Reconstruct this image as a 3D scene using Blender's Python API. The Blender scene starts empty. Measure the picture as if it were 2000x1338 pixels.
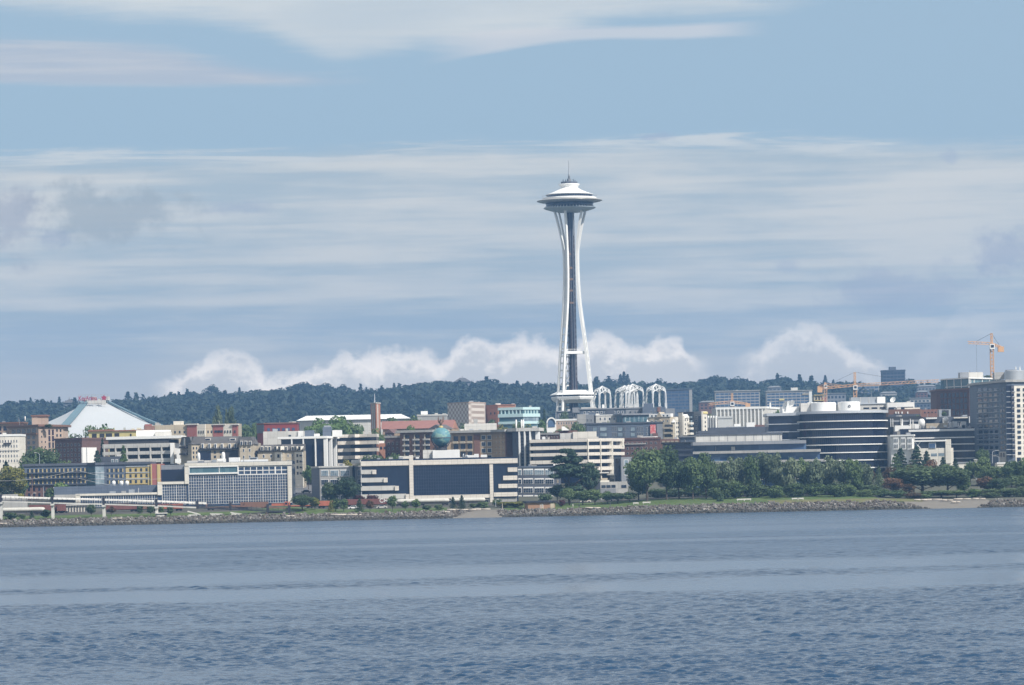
# Waterfront skyline with an observation tower, seen from a boat on the bay. Units: metres.
import bpy, math, random
import numpy as np
from mathutils import Vector, Matrix
random.seed(7); rng = np.random.default_rng(7)
S = bpy.context.scene
COL = S.collection
R = math.radians

# ------------------------------------------------------------------ camera
F = 7000.0; HY = 930.0; CAMH = 16.0; ROLL = R(1.15)
cd = bpy.data.cameras.new('camera'); cam = bpy.data.objects.new('camera', cd); COL.objects.link(cam)
cam.matrix_world = Matrix.Translation((0, 0, CAMH)) @ Matrix.Rotation(R(90), 4, 'X') @ Matrix.Rotation(-ROLL, 4, 'Z')
cd.sensor_fit = 'HORIZONTAL'; cd.sensor_width = 36.0; cd.lens = 36.0 * F / 2000.0
cd.shift_x = -5.2 / 2000.0; cd.shift_y = 261.0 / 2000.0
cd.clip_start = 1.0; cd.clip_end = 60000.0
S.camera = cam

def un(px, py):
    """photo pixel -> the same pixel with the camera's slight roll taken out"""
    c, s = math.cos(ROLL), math.sin(ROLL)
    dx, dy = px - 1000.0, py - 669.0
    return 1000.0 + c * dx - s * dy, 669.0 + s * dx + c * dy
def P(px, py, Y):
    x, y = un(px, py)
    return Vector(((x - 1000.0) * Y / F, Y, CAMH + (HY - y) * Y / F))
def GX(px, Y, py=880): return P(px, py, Y).x

# ------------------------------------------------------------------ sun, sky, exposure
SUN_EL, SUN_AZ = R(44), R(134)                 # azimuth clockwise from +Y: to the right of and behind the viewer
sd = Vector((math.sin(SUN_AZ) * math.cos(SUN_EL), math.cos(SUN_AZ) * math.cos(SUN_EL), math.sin(SUN_EL)))
sl = bpy.data.lights.new('sun', 'SUN'); sun = bpy.data.objects.new('sun', sl); COL.objects.link(sun)
sl.energy = 5.0; sl.angle = R(0.5); sl.color = (1.0, 0.955, 0.89)
sun.rotation_euler = sd.to_track_quat('Z', 'Y').to_euler()
S.view_settings.view_transform = 'Standard'; S.view_settings.look = 'None'
S.view_settings.exposure = 0.28; S.view_settings.gamma = 1.0
S.cycles.max_bounces = 6; S.cycles.volume_bounces = 0; S.cycles.diffuse_bounces = 3
S.cycles.glossy_bounces = 3; S.cycles.transparent_max_bounces = 8
S.cycles.use_denoising = True; S.cycles.caustics_reflective = False; S.cycles.caustics_refractive = False
S.cycles.use_fast_gi = False

class NT:
    """small helper for building node trees as expressions"""
    def __init__(s, tree): s.t = tree; s.n = tree.nodes; s.l = tree.links
    def node(s, kind, **kw):
        n = s.n.new(kind)
        for k, v in kw.items(): setattr(n, k, v)
        return n
    def put(s, sock, v):
        if v is None: return
        if isinstance(v, bpy.types.NodeSocket): s.l.new(v, sock)
        elif isinstance(v, (tuple, list)) and len(v) == 3 and sock.type == 'RGBA': sock.default_value = (*v, 1)
        else: sock.default_value = v
    def m(s, op, a, b=None, c=None):
        n = s.node('ShaderNodeMath', operation=op)
        for i, v in enumerate((a, b, c)): s.put(n.inputs[i], v)
        return n.outputs[0]
    def add(s, a, b): return s.m('ADD', a, b)
    def sub(s, a, b): return s.m('SUBTRACT', a, b)
    def mul(s, a, b): return s.m('MULTIPLY', a, b)
    def ss(s, v, lo, hi, a=0.0, b=1.0, smooth=True):
        n = s.node('ShaderNodeMapRange', interpolation_type='SMOOTHSTEP' if smooth else 'LINEAR', clamp=True)
        s.put(n.inputs[0], v)
        for i, x in enumerate((lo, hi, a, b)): s.put(n.inputs[1 + i], x)
        return n.outputs[0]
    def xyz(s, x, y, z):
        n = s.node('ShaderNodeCombineXYZ')
        for i, v in enumerate((x, y, z)): s.put(n.inputs[i], v)
        return n.outputs[0]
    def noise(s, vec, scale=1.0, detail=4.0, rough=0.55, dist=0.0, color=False):
        n = s.node('ShaderNodeTexNoise'); s.put(n.inputs['Vector'], vec)
        n.inputs['Scale'].default_value = scale; n.inputs['Detail'].default_value = detail
        n.inputs['Roughness'].default_value = rough; n.inputs['Distortion'].default_value = dist
        return n.outputs['Color' if color else 'Fac']
    def mix(s, f, a, b, mode='MIX'):
        n = s.node('ShaderNodeMix', data_type='RGBA', blend_type=mode)
        s.put(n.inputs[0], f); s.put(n.inputs[6], a); s.put(n.inputs[7], b)
        return n.outputs[2]
    def curve(s, v, pts, x0, x1, y0, y1):
        """piecewise curve y(v) through pts given in real units"""
        n = s.node('ShaderNodeFloatCurve'); c = n.mapping.curves[0]
        pts = sorted(pts); q = [((x - x0) / (x1 - x0), (y - y0) / (y1 - y0)) for x, y in pts]
        while len(c.points) < len(q): c.points.new(0.5, 0.5)
        for p, (a, b) in zip(c.points, q): p.location = (a, b)
        n.mapping.use_clip = True; n.mapping.update()
        s.put(n.inputs['Value'], s.ss(v, x0, x1, smooth=False))
        return s.add(s.mul(n.outputs[0], y1 - y0), y0)

W = bpy.data.worlds.new('World'); S.world = W; W.use_nodes = True
def build_sky():
    t = W.node_tree; t.nodes.clear(); g = NT(t)
    sky = g.node('ShaderNodeTexSky', sky_type='NISHITA')
    sky.sun_disc = False; sky.sun_elevation = SUN_EL; sky.sun_rotation = SUN_AZ
    sky.altitude = 0; sky.air_density = 1.0; sky.dust_density = 0.6; sky.ozone_density = 3.0
    SK = 0.1                                     # strength of the Background; cloud radiances are divided by it
    tc = g.node('ShaderNodeTexCoord'); sp = g.node('ShaderNodeSeparateXYZ'); t.links.new(tc.outputs['Generated'], sp.inputs[0])
    x, y, z = sp.outputs
    az = g.m('ARCTAN2', x, y); el = g.m('ARCSINE', z)
    u = g.add(g.mul(az, F), 1000.0); v = g.sub(HY, g.mul(el, F))      # direction in 1/7000 rad, downwards
    def C(r, gg, b): return tuple((((c / 255 + .055) / 1.055) ** 2.4) / SK * w for c, w in ((r, .93), (gg, .875), (b, .83)))
    def B(pts): return [un(a, b) for a, b in pts]
    def nz(sx, sy, seed, detail=5, rough=.55, dist=0.):
        return g.sub(g.noise(g.xyz(g.mul(u, 1 / sx), g.mul(v, 1 / sy), seed), 1.0, detail, rough, dist), 0.5)
    big = nz(520, 120, 1.3); wisp = nz(420, 26, 4.1, 6, .6, .6); fine = nz(110, 9, 8.2, 5, .6); puff = nz(70, 55, 2.7, 7, .6); puff2 = nz(26, 22, 5.5, 5, .6)
    col = sky.outputs[0]
    # clear air seen low over the horizon
    col = g.mix(g.ss(el, R(40), R(7), 0.0, 0.85), col, C(159, 187, 209))
    # thin patchy cloud over the rest of the sky
    hi = g.noise(g.xyz(g.mul(az, 2.2), g.mul(el, 5.0), 3.0), 1.6, 6, .6, .4)
    col = g.mix(g.mul(g.ss(hi, .52, .72), g.ss(el, R(7.7), R(11), 0, .55)), col, C(200, 208, 218))
    # L1 bright cirrus sheet on top
    wob = g.add(g.mul(wisp, 46), g.add(g.mul(fine, 22), g.mul(puff, 18)))
    b1 = g.curve(u, B([(-300, 20), (0, 33), (250, 47), (430, 58), (520, 80), (600, 112), (660, 128), (730, 118), (820, 102), (1000, 88), (1120, 66), (1250, 40), (1420, 32), (1560, 12), (1700, -30), (2300, -120)]), -400, 2400, -200, 300)
    d1 = g.sub(g.add(b1, wob), v)
    m1 = g.mul(g.ss(d1, -16, 46), g.add(g.ss(d1, 0, 90, .86, .74), g.mul(wisp, .5)))
    col = g.mix(g.m('MINIMUM', m1, 1.0), col, g.mix(g.ss(big, -.15, .15), C(206, 216, 222), C(219, 226, 228)))
    # slanting gap and the long tail of the sheet
    yc = g.curve(u, B([(900, 93), (1050, 76), (1150, 70), (1300, 68), (1420, 64), (1500, 61)]), 800, 1600, 0, 200)
    th = g.curve(u, B([(880, 34), (1000, 24), (1150, 14), (1300, 12), (1430, 10), (1520, 12)]), 800, 1600, -20, 60)
    tail = g.ss(g.sub(g.add(th, g.mul(fine, 8)), g.m('ABSOLUTE', g.sub(v, yc))), 0, 12)
    tail = g.mul(tail, g.mul(g.ss(u, 820, 1000), g.ss(u, 1530, 1380)))
    col = g.mix(g.mul(tail, .62), col, C(216, 220, 226))
    # L2 mauve tongue at the upper left
    top2 = g.curve(u, B([(-300, 70), (0, 78), (120, 82), (300, 92), (450, 122), (600, 145), (720, 160), (800, 190)]), -400, 900, 0, 300)
    bot2 = g.curve(u, B([(-300, 176), (0, 176), (200, 178), (400, 176), (600, 172), (730, 164), (800, 150)]), -400, 900, 0, 300)
    m2 = g.mul(g.ss(g.sub(g.add(v, g.mul(wisp, 34)), top2), -8, 30), g.ss(g.sub(g.add(bot2, g.mul(fine, 10)), v), -4, 14))
    m2 = g.mul(m2, g.ss(u, 830, 640))
    col = g.mix(g.mul(m2, .72), col, g.mix(g.ss(wisp, -.12, .14), C(184, 194, 209), C(204, 208, 215)))
    # L3 milky stratus from the middle down to the hills
    b3 = g.curve(u, B([(-300, 302), (0, 304), (300, 300), (520, 292), (700, 278), (900, 272), (1100, 276), (1300, 268), (1600, 272), (2000, 278), (2300, 285)]), -400, 2400, 100, 500)
    d3 = g.sub(g.add(v, wob), b3)
    strata = g.add(g.mul(wisp, .55), g.add(g.mul(big, 1.0), g.add(g.mul(fine, .20), g.mul(nz(800, 42, 9.9, 4, .5), 1.1))))
    m3 = g.mul(g.ss(d3, -10, 44), g.ss(v, 1000, 560, .72, .93))
    c3 = g.mix(g.ss(strata, -.28, .24), C(176, 194, 206), C(216, 221, 221))
    c3 = g.mix(g.mul(g.ss(v, 565, 640, 0, .5), g.ss(g.add(strata, g.mul(g.ss(u, 300, 1000), .0)), .25, -.2)), c3, C(165, 184, 203))
    c3 = g.mix(g.ss(v, 640, 760, 0, .85), c3, C(204, 207, 210))
    col = g.mix(m3, col, c3)
    edge = g.mul(g.ss(d3, -4, 12), g.ss(d3, 55, 16))
    col = g.mix(g.mul(edge, g.ss(wisp, -.05, .12, 0, .7)), col, C(214, 222, 225))
    # L5 grey smudges in front of the stratus
    def blob(cx, cy, rx, ry, k, c, amp=.75):
        nonlocal col
        cx, cy = un(cx, cy)
        a = g.mul(g.sub(u, cx), 1 / rx); b = g.mul(g.sub(v, cy), 1 / ry)
        r = g.m('SQRT', g.add(g.mul(a, a), g.mul(b, b)))
        r = g.add(r, g.add(g.mul(puff, amp * 3.2), g.mul(puff2, amp * 1.2)))
        col = g.mix(g.ss(r, 1.15, .30, 0, k), col, c)
    blob(215, 420, 165, 66, .75, C(164, 178, 188)); blob(10, 432, 100, 84, .65, C(164, 173, 190)); blob(110, 470, 40, 25, .5, C(160, 174, 197))
    blob(470, 408, 60, 18, .5, C(166, 180, 202)); blob(1975, 492, 95, 55, .6, C(160, 174, 199)); blob(1745, 570, 150, 48, .5, C(168, 180, 202))
    blob(1268, 270, 55, 10, .5, C(165, 180, 205)); blob(1852, 310, 25, 16, .5, C(166, 183, 206)); blob(1535, 520, 30, 18, .4, C(168, 183, 205))
    # L4 cumulus heads along the hills
    def heads(pts, u0, u1, fade, k=.93, amp=20):
        nonlocal col
        pts = B(pts); bb = g.curve(u, pts, u0, u1, 500, 900)
        d = g.sub(g.add(v, g.add(g.mul(puff, amp * 4.5), g.mul(puff2, amp * 2.2))), bb)
        a = g.mul(g.ss(d, -10, 20), g.mul(g.ss(d, fade * 1.9, fade * .5, 0, 1), g.mul(g.ss(u, u0, u0 + 70), g.ss(u, u1, u1 - 70))))
        c = g.mix(g.ss(g.add(d, g.add(g.mul(puff, 110), g.mul(puff2, 40))), 2, 60), C(288, 282, 272), C(230, 231, 229))
        col = g.mix(g.mul(a, k), col, c)
    heads([(220, 760), (300, 745), (350, 738), (385, 712), (420, 697), (460, 695), (500, 712), (540, 738), (590, 722), (650, 706), (700, 690), (760, 684), (830, 688), (865, 700), (890, 675), (930, 660), (970, 672), (1000, 662), (1040, 661), (1085, 674), (1140, 660), (1185, 655), (1220, 668), (1245, 678), (1285, 662), (1320, 662), (1345, 690), (1420, 720)], 285, 1400, 150, .9, 17)
    heads([(1440, 700), (1490, 672), (1510, 655), (1550, 640), (1590, 641), (1630, 655), (1670, 676), (1700, 700), (1760, 740)], 1420, 1760, 75, .62, 17)
    heads([(1760, 700), (1830, 650), (1880, 612), (1910, 616), (1960, 640), (2100, 650)], 1740, 2150, 120, .12, 20)
    bg = g.node('ShaderNodeBackground'); t.links.new(col, bg.inputs[0]); bg.inputs[1].default_value = SK
    out = g.node('ShaderNodeOutputWorld'); t.links.new(bg.outputs[0], out.inputs[0])
build_sky()

# ------------------------------------------------------------------ object helpers
def tag(o, label=None, cat=None, group=None, kind=None):
    if label: o['label'] = label
    if cat: o['category'] = cat
    if group: o['group'] = group
    if kind: o['kind'] = kind
    return o
def empty(name, loc, label, cat, group=None):
    o = bpy.data.objects.new(name, None); COL.objects.link(o); o.location = loc; o.empty_display_size = 1
    return tag(o, label, cat, group)
class MB:
    """collects faces in world coordinates and links them as ONE mesh object"""
    def __init__(s): s.v = []; s.f = []; s.mi = []; s.cur = 0; s.smooth = []; s.sm = False
    def face(s, pts):
        i = len(s.v); s.v += [tuple(p) for p in pts]; s.f.append(tuple(range(i, i + len(pts)))); s.mi.append(s.cur); s.smooth.append(s.sm)
    def solid(s, vs, fs):
        i = len(s.v); s.v += [tuple(p) for p in vs]
        for f in fs: s.f.append(tuple(i + k for k in f)); s.mi.append(s.cur); s.smooth.append(s.sm)
    def prism(s, poly, z0, z1, poly2=None):
        """poly: 2-D points counter-clockwise from above; poly2 an optional top outline"""
        poly = [(p[0], p[1]) for p in poly]; q = poly2 or poly; n = len(poly)
        a = sum(poly[i][0] * poly[(i + 1) % n][1] - poly[(i + 1) % n][0] * poly[i][1] for i in range(n))
        if a < 0: poly = poly[::-1]; q = list(q)[::-1]
        vs = [(x, y, z0) for x, y in poly] + [(p[0], p[1], z1) for p in q]
        s.solid(vs, [tuple(range(n))[::-1], tuple(range(n, 2 * n))] + [(i, (i + 1) % n, n + (i + 1) % n, n + i) for i in range(n)])
    def box(s, x0, x1, y0, y1, z0, z1): s.prism([(x0, y0), (x1, y0), (x1, y1), (x0, y1)], z0, z1)
    def obox(s, A, Bp, d0, d1, z0, z1):
        """box along the wall line A->B (left to right seen from the water), from d0 to d1 out of the wall"""
        dx, dy = Bp[0] - A[0], Bp[1] - A[1]; L = math.hypot(dx, dy) or 1; nx, ny = dy / L, -dx / L
        s.prism([(A[0] + nx * d1, A[1] + ny * d1), (Bp[0] + nx * d1, Bp[1] + ny * d1), (Bp[0] + nx * d0, Bp[1] + ny * d0), (A[0] + nx * d0, A[1] + ny * d0)], z0, z1)
    def tube(s, p, q, r0, r1=None, n=6):
        p, q = Vector(p), Vector(q); r1 = r0 if r1 is None else r1; d = (q - p)
        if d.length < 1e-6: return
        d.normalize(); a = d.orthogonal().normalized(); b = d.cross(a)
        cs = [(math.cos(2 * math.pi * i / n), math.sin(2 * math.pi * i / n)) for i in range(n)]
        vs = [p + (a * c + b * w) * r0 for c, w in cs] + [q + (a * c + b * w) * r1 for c, w in cs]
        s.solid(vs, [tuple(range(n))[::-1], tuple(range(n, 2 * n))] + [(i, (i + 1) % n, n + (i + 1) % n, n + i) for i in range(n)])
    def path(s, pts, r0, r1=None, n=6):
        r1 = r0 if r1 is None else r1; k = len(pts) - 1
        for i in range(k): s.tube(pts[i], pts[i + 1], r0 + (r1 - r0) * i / k, r0 + (r1 - r0) * (i + 1) / k, n)
    def beam(s, p, q, w, d, up=(0, 0, 1)):
        """rectangular bar p->q, w wide (along up x dir), d deep"""
        p, q, up = Vector(p), Vector(q), Vector(up); e = (q - p).normalized(); a = e.cross(up)
        if a.length < 1e-4: a = e.orthogonal()
        a.normalize(); b = a.cross(e); vs = []
        for c in (p, q): vs += [c - a * w / 2 - b * d / 2, c + a * w / 2 - b * d / 2, c + a * w / 2 + b * d / 2, c - a * w / 2 + b * d / 2]
        s.solid(vs, [(3, 2, 1, 0), (4, 5, 6, 7), (0, 1, 5, 4), (1, 2, 6, 5), (2, 3, 7, 6), (3, 0, 4, 7)])
    def lathe(s, cx, cy, prof, n=48, a0=0.0):
        i0 = len(s.v); k = len(prof)
        for r, z in prof:
            for j in range(n):
                t = a0 + 2 * math.pi * j / n; s.v.append((cx + r * math.cos(t), cy + r * math.sin(t), z))
        for i in range(k - 1):
            for j in range(n):
                a, b = i0 + i * n + j, i0 + i * n + (j + 1) % n
                s.f.append((a, b, b + n, a + n)); s.mi.append(s.cur); s.smooth.append(s.sm)
        for q, ordr in ((i0, -1), (i0 + (k - 1) * n, 1)):
            s.f.append(tuple(range(q, q + n))[::ordr]); s.mi.append(s.cur); s.smooth.append(False)
    def ball(s, c, rx, ry=None, rz=None, n=14, m=8):
        ry = ry or rx; rz = rz or rx; i0 = len(s.v)
        for i in range(m + 1):
            t = math.pi * i / m
            for j in range(n):
                a = 2 * math.pi * j / n; s.v.append((c[0] + rx * math.sin(t) * math.cos(a), c[1] + ry * math.sin(t) * math.sin(a), c[2] + rz * math.cos(t)))
        for i in range(m):
            for j in range(n):
                a, b = i0 + i * n + j, i0 + i * n + (j + 1) % n
                s.f.append((a, a + n, b + n, b)); s.mi.append(s.cur); s.smooth.append(True)
    def build(s, name, mats, parent=None, loc=None, kind=None, label=None):
        if not isinstance(mats, (list, tuple)): mats = [mats]
        if parent is not None:
            o0 = Vector(parent.location); pp = parent.parent
            while pp is not None: o0 = o0 + Vector(pp.location); pp = pp.parent
        else: o0 = Vector(loc) if loc is not None else Vector((0, 0, 0))
        me = bpy.data.meshes.new(name)
        me.from_pydata([(a - o0.x, b - o0.y, c - o0.z) for a, b, c in s.v], [], s.f)
        for m in mats: me.materials.append(m)
        me.polygons.foreach_set('material_index', s.mi); me.polygons.foreach_set('use_smooth', s.smooth); me.update()
        o = bpy.data.objects.new(name, me); COL.objects.link(o)
        if parent is not None: o.parent = parent
        else: o.location = o0
        if kind: o['kind'] = kind
        if label: o['label'] = label
        return o
def np_mesh(name, V, Fq, mats, mi=None, smooth=False):
    """mesh from numpy arrays; Fq is (n,3) or (n,4)"""
    me = bpy.data.meshes.new(name); k = Fq.shape[1]
    me.vertices.add(len(V)); me.vertices.foreach_set('co', np.ascontiguousarray(V, dtype=np.float32).ravel())
    me.loops.add(Fq.size); me.loops.foreach_set('vertex_index', np.ascontiguousarray(Fq, dtype=np.int32).ravel())
    me.polygons.add(len(Fq)); me.polygons.foreach_set('loop_start', np.arange(0, Fq.size, k, dtype=np.int32))
    if mi is not None: me.polygons.foreach_set('material_index', np.asarray(mi, dtype=np.int32))
    me.polygons.foreach_set('use_smooth', np.full(len(Fq), smooth))
    for m in (mats if isinstance(mats, (list, tuple)) else [mats]): me.materials.append(m)
    me.update(calc_edges=True); me.validate(); return me
def link(name, me, loc=(0, 0, 0), parent=None):
    o = bpy.data.objects.new(name, me); COL.objects.link(o); o.location = loc
    if parent is not None: o.parent = parent
    return o

# ------------------------------------------------------------------ materials
def pmat(name, rgb, rough=.75, var=.14, scale=.35, streak=.16, spec=.3, metal=0., kind=None, rgb2=None, objvar=0., bump=0.):
    m = bpy.data.materials.new(name); m.use_nodes = True; g = NT(m.node_tree); b = m.node_tree.nodes['Principled BSDF']
    tc = g.node('ShaderNodeTexCoord').outputs['Object']
    geo = g.node('ShaderNodeNewGeometry').outputs['Position']
    n1 = g.noise(geo, scale, 5, .6)
    sp = g.node('ShaderNodeSeparateXYZ'); g.l.new(geo, sp.inputs[0])
    n2 = g.noise(g.xyz(g.mul(sp.outputs[0], 1.3), g.mul(sp.outputs[1], 1.3), g.mul(sp.outputs[2], .07)), 1.0, 3, .6)
    k = g.add(1.0, g.add(g.mul(g.sub(n1, .5), var * 2.4), g.mul(g.sub(n2, .5), streak * 2.4)))
    col = rgb
    if kind == 'brick':
        br = g.node('ShaderNodeTexBrick'); g.l.new(g.xyz(g.add(sp.outputs[0], sp.outputs[1]), sp.outputs[2], 0.), br.inputs['Vector'])
        br.inputs['Scale'].default_value = 1.0; br.inputs['Brick Width'].default_value = .9; br.inputs['Row Height'].default_value = .35; br.inputs['Mortar Size'].default_value = .03
        g.put(br.inputs['Color1'], rgb); g.put(br.inputs['Color2'], tuple(c * .72 for c in rgb)); g.put(br.inputs['Mortar'], tuple(min(1, c * 1.25 + .02) for c in rgb)); col = br.outputs[0]
    if kind == 'panel':
        br = g.node('ShaderNodeTexBrick'); g.l.new(g.xyz(g.add(sp.outputs[0], sp.outputs[1]), sp.outputs[2], 0.), br.inputs['Vector'])
        br.offset = 0.; br.inputs['Scale'].default_value = 1.0; br.inputs['Brick Width'].default_value = 2.4; br.inputs['Row Height'].default_value = 1.2; br.inputs['Mortar Size'].default_value = .05
        g.put(br.inputs['Color1'], rgb); g.put(br.inputs['Color2'], tuple(c * .9 for c in rgb)); g.put(br.inputs['Mortar'], tuple(c * .6 for c in rgb)); col = br.outputs[0]
    if kind == 'cast':                                # pour joints and patched bays of a rendered or concrete wall
        br = g.node('ShaderNodeTexBrick'); g.l.new(g.xyz(g.add(sp.outputs[0], g.mul(sp.outputs[1], .8)), sp.outputs[2], 0.), br.inputs['Vector'])
        br.offset = 0.; br.inputs['Scale'].default_value = 1.0; br.inputs['Brick Width'].default_value = 4.6; br.inputs['Row Height'].default_value = 3.3; br.inputs['Mortar Size'].default_value = .10
        g.put(br.inputs['Color1'], rgb); g.put(br.inputs['Color2'], tuple(c * .88 for c in rgb)); g.put(br.inputs['Mortar'], tuple(c * .74 for c in rgb)); col = br.outputs[0]
    if kind == 'ribs':
        w = g.m('SINE', g.mul(g.add(sp.outputs[0], sp.outputs[1]), 6.28 / 1.1)); col = g.mix(g.ss(w, -.4, .4), rgb, tuple(c * .78 for c in rgb))
    if rgb2 is not None: col = g.mix(g.ss(n1, .40, .62), col, rgb2)
    col = g.mix(1.0, col, g.xyz(k, k, k), 'MULTIPLY')
    if objvar:
        oi = g.node('ShaderNodeObjectInfo').outputs['Random']; w = g.add(1 - objvar, g.mul(oi, 2 * objvar)); col = g.mix(1.0, col, g.xyz(w, w, w), 'MULTIPLY')
    g.put(b.inputs['Base Color'], col); b.inputs['Roughness'].default_value = rough
    b.inputs['Specular IOR Level'].default_value = spec; b.inputs['Metallic'].default_value = metal
    if bump:
        bp = g.node('ShaderNodeBump'); bp.inputs['Strength'].default_value = bump; bp.inputs['Distance'].default_value = .3; g.l.new(n1, bp.inputs['Height']); g.l.new(bp.outputs[0], b.inputs['Normal'])
    return m
def gmat(name, rgb, rgb2=None, rough=.06, ior=1.55, cell=(1.5, 3.4), var=.5):
    """window glass: dark body, sharp reflection, panes that differ a little in tint and tilt"""
    m = bpy.data.materials.new(name); m.use_nodes = True; g = NT(m.node_tree); b = m.node_tree.nodes['Principled BSDF']
    geo = g.node('ShaderNodeNewGeometry').outputs['Position']; sp = g.node('ShaderNodeSeparateXYZ'); g.l.new(geo, sp.inputs[0])
    hx = g.m('FLOOR', g.mul(g.add(sp.outputs[0], g.mul(sp.outputs[1], .7)), 1 / cell[0])); hz = g.m('FLOOR', g.mul(sp.outputs[2], 1 / cell[1]))
    wn = g.node('ShaderNodeTexWhiteNoise', noise_dimensions='3D'); oi = g.node('ShaderNodeObjectInfo').outputs['Random']
    g.l.new(g.xyz(hx, hz, g.mul(oi, 9.)), wn.inputs['Vector'])
    rgb2 = rgb2 or tuple(min(1, c * 2.6 + .01) for c in rgb)
    col = g.mix(g.mul(g.m('POWER', wn.outputs['Value'], 2.5), var), rgb, rgb2)
    g.put(b.inputs['Base Color'], col); b.inputs['Roughness'].default_value = rough; b.inputs['IOR'].default_value = ior
    nn = g.noise(geo, .12, 2, .5); bp = g.node('ShaderNodeBump'); bp.inputs['Strength'].default_value = .05; bp.inputs['Distance'].default_value = .6
    g.l.new(g.add(nn, g.mul(wn.outputs['Value'], .03)), bp.inputs['Height']); g.l.new(bp.outputs[0], b.inputs['Normal'])
    return m
M = {}
M['white'] = pmat('white_paint', (.78, .77, .74), .6, .06, .2, .07)
M['cream'] = pmat('cream_stucco', (.72, .675, .59), .8, .08, .25, .10, kind='cast')
M['cream_panel'] = pmat('cream_panel', (.73, .67, .59), .7, .05, .3, .06, kind='panel')
M['pale'] = pmat('pale_concrete', (.58, .56, .52), .8, .10, .25, .14, kind='cast')
M['concrete'] = pmat('concrete', (.40, .39, .37), .85, .12, .25, .16, kind='cast')
M['grey'] = pmat('grey_wall', (.25, .26, .28), .8, .10, .25, .12, kind='cast')
M['dgrey'] = pmat('dark_grey_wall', (.095, .105, .13), .7, .10, .25, .12, kind='cast')
M['slate'] = pmat('slate_blue_panel', (.12, .145, .19), .6, .10, .25, .10, kind='panel')
M['roof'] = pmat('roof_membrane', (.20, .20, .20), .9, .2, .15, 0)
M['mansard'] = pmat('mansard_shingle', (.11, .105, .105), .8, .2, .6, .15)
M['tan'] = pmat('tan_stucco', (.44, .38, .29), .85, .10, .25, .12, kind='cast')
M['tanbrick'] = pmat('tan_brick', (.40, .29, .19), .85, .1, .3, .12, kind='brick')
M['pink'] = pmat('pinkish_stucco', (.46, .35, .28), .85, .10, .25, .12, kind='cast')
M['brown'] = pmat('brown_trim', (.19, .105, .075), .7, .1, .3, .1)
M['brick'] = pmat('red_brick', (.215, .115, .09), .85, .12, .3, .12, kind='brick')
M['dbrick'] = pmat('dark_red_brick', (.145, .083, .073), .85, .14, .3, .14, kind='brick')
M['orange'] = pmat('orange_brick', (.38, .185, .12), .85, .1, .3, .1, kind='brick')
M['redroof'] = pmat('red_tile_roof', (.30, .145, .12), .8, .16, .5, .05, kind='ribs')
M['redpanel'] = pmat('red_panel', (.33, .12, .105), .6, .08, .3, .05)
M['maroon'] = pmat('maroon_panel', (.22, .045, .045), .6, .1, .3, .08)
M['yellow'] = pmat('yellow_panel', (.50, .39, .17), .7, .08, .3, .08)
M['sheath'] = pmat('yellow_sheathing', (.70, .60, .27), .7, .08, .3, .1)
M['teal'] = pmat('teal_metal', (.13, .205, .24), .5, .08, .3, .06)
M['tealp'] = pmat('pale_teal_panel', (.50, .66, .66), .4, .05, .3, .05)
M['steel'] = pmat('galvanised_steel', (.42, .44, .46), .45, .1, .4, .1, metal=.4)
M['dsteel'] = pmat('dark_steel', (.035, .035, .045), .5, .2, .4, .1)
M['silver'] = pmat('silver_trim', (.56, .58, .61), .4, .06, .3, .05, metal=.3)
M['crane'] = pmat('orange_crane_paint', (.62, .37, .20), .5, .1, .4, .1)
M['wood'] = pmat('weathered_wood', (.36, .30, .24), .9, .2, .6, .1)
M['drift'] = pmat('bleached_driftwood', (.50, .44, .37), .9, .15, .5, .05)
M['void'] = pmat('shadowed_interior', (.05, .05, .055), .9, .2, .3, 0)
M['bark'] = pmat('bark', (.085, .065, .05), .95, .25, .8, .2)
M['glass'] = gmat('window_glass', (.018, .026, .042))
M['glass_hq'] = gmat('navy_glass', (.008, .016, .040), (.02, .035, .07), var=.35, cell=(1.6, 1.9))
M['glass_grid'] = gmat('blue_grey_glass', (.028, .048, .092), (.08, .12, .20), cell=(1.2, 1.25), var=.6)
M['glass_blue'] = gmat('blue_glass', (.045, .085, .17), (.13, .20, .31), cell=(3, 3.2), var=.6)
M['glass_dark'] = gmat('black_glass', (.009, .013, .032), (.022, .034, .066), cell=(1.4, 3), var=.4)
M['glass_pale'] = gmat('pale_glass', (.16, .21, .25), (.36, .42, .45), cell=(1.2, 2), var=.8)
M['glass_teal'] = gmat('teal_glass', (.06, .13, .16), (.18, .28, .30), cell=(1.5, 2), var=.6)
# ------------------------------------------------------------------ land, water, shore
HS = [(-600, 800), (-300, 795), (0, 790), (20, 801), (40, 779), (60, 773), (80, 779), (100, 777), (116, 771), (135, 785), (160, 789), (215, 790), (235, 782), (250, 764), (266, 782), (300, 780), (340, 770), (370, 765), (400, 763), (420, 758), (430, 777), (450, 772), (468, 758), (490, 766), (530, 762), (565, 754), (600, 754), (640, 750), (660, 752), (690, 763), (705, 771), (716, 758), (735, 776), (750, 778), (758, 760), (768, 746), (800, 749), (850, 746), (890, 743), (910, 741), (950, 746), (1000, 750), (1030, 747), (1060, 750), (1090, 747), (1150, 748), (1180, 745), (1215, 735), (1240, 750), (1290, 750), (1330, 750), (1380, 740), (1400, 738), (1440, 744), (1480, 741), (1540, 744), (1580, 738), (1610, 735), (1625, 746), (1640, 752), (1700, 756), (1780, 745), (1850, 752), (2000, 745), (2300, 745), (2700, 750)]
YC = 4600.0
_hx = np.array([P(a, b, YC).x for a, b in HS]); _hz = np.array([P(a, b, YC).z for a, b in HS])
_o = np.argsort(_hx); _hx, _hz = _hx[_o], _hz[_o]
def crest(x): return np.interp(x, _hx, _hz)
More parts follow.
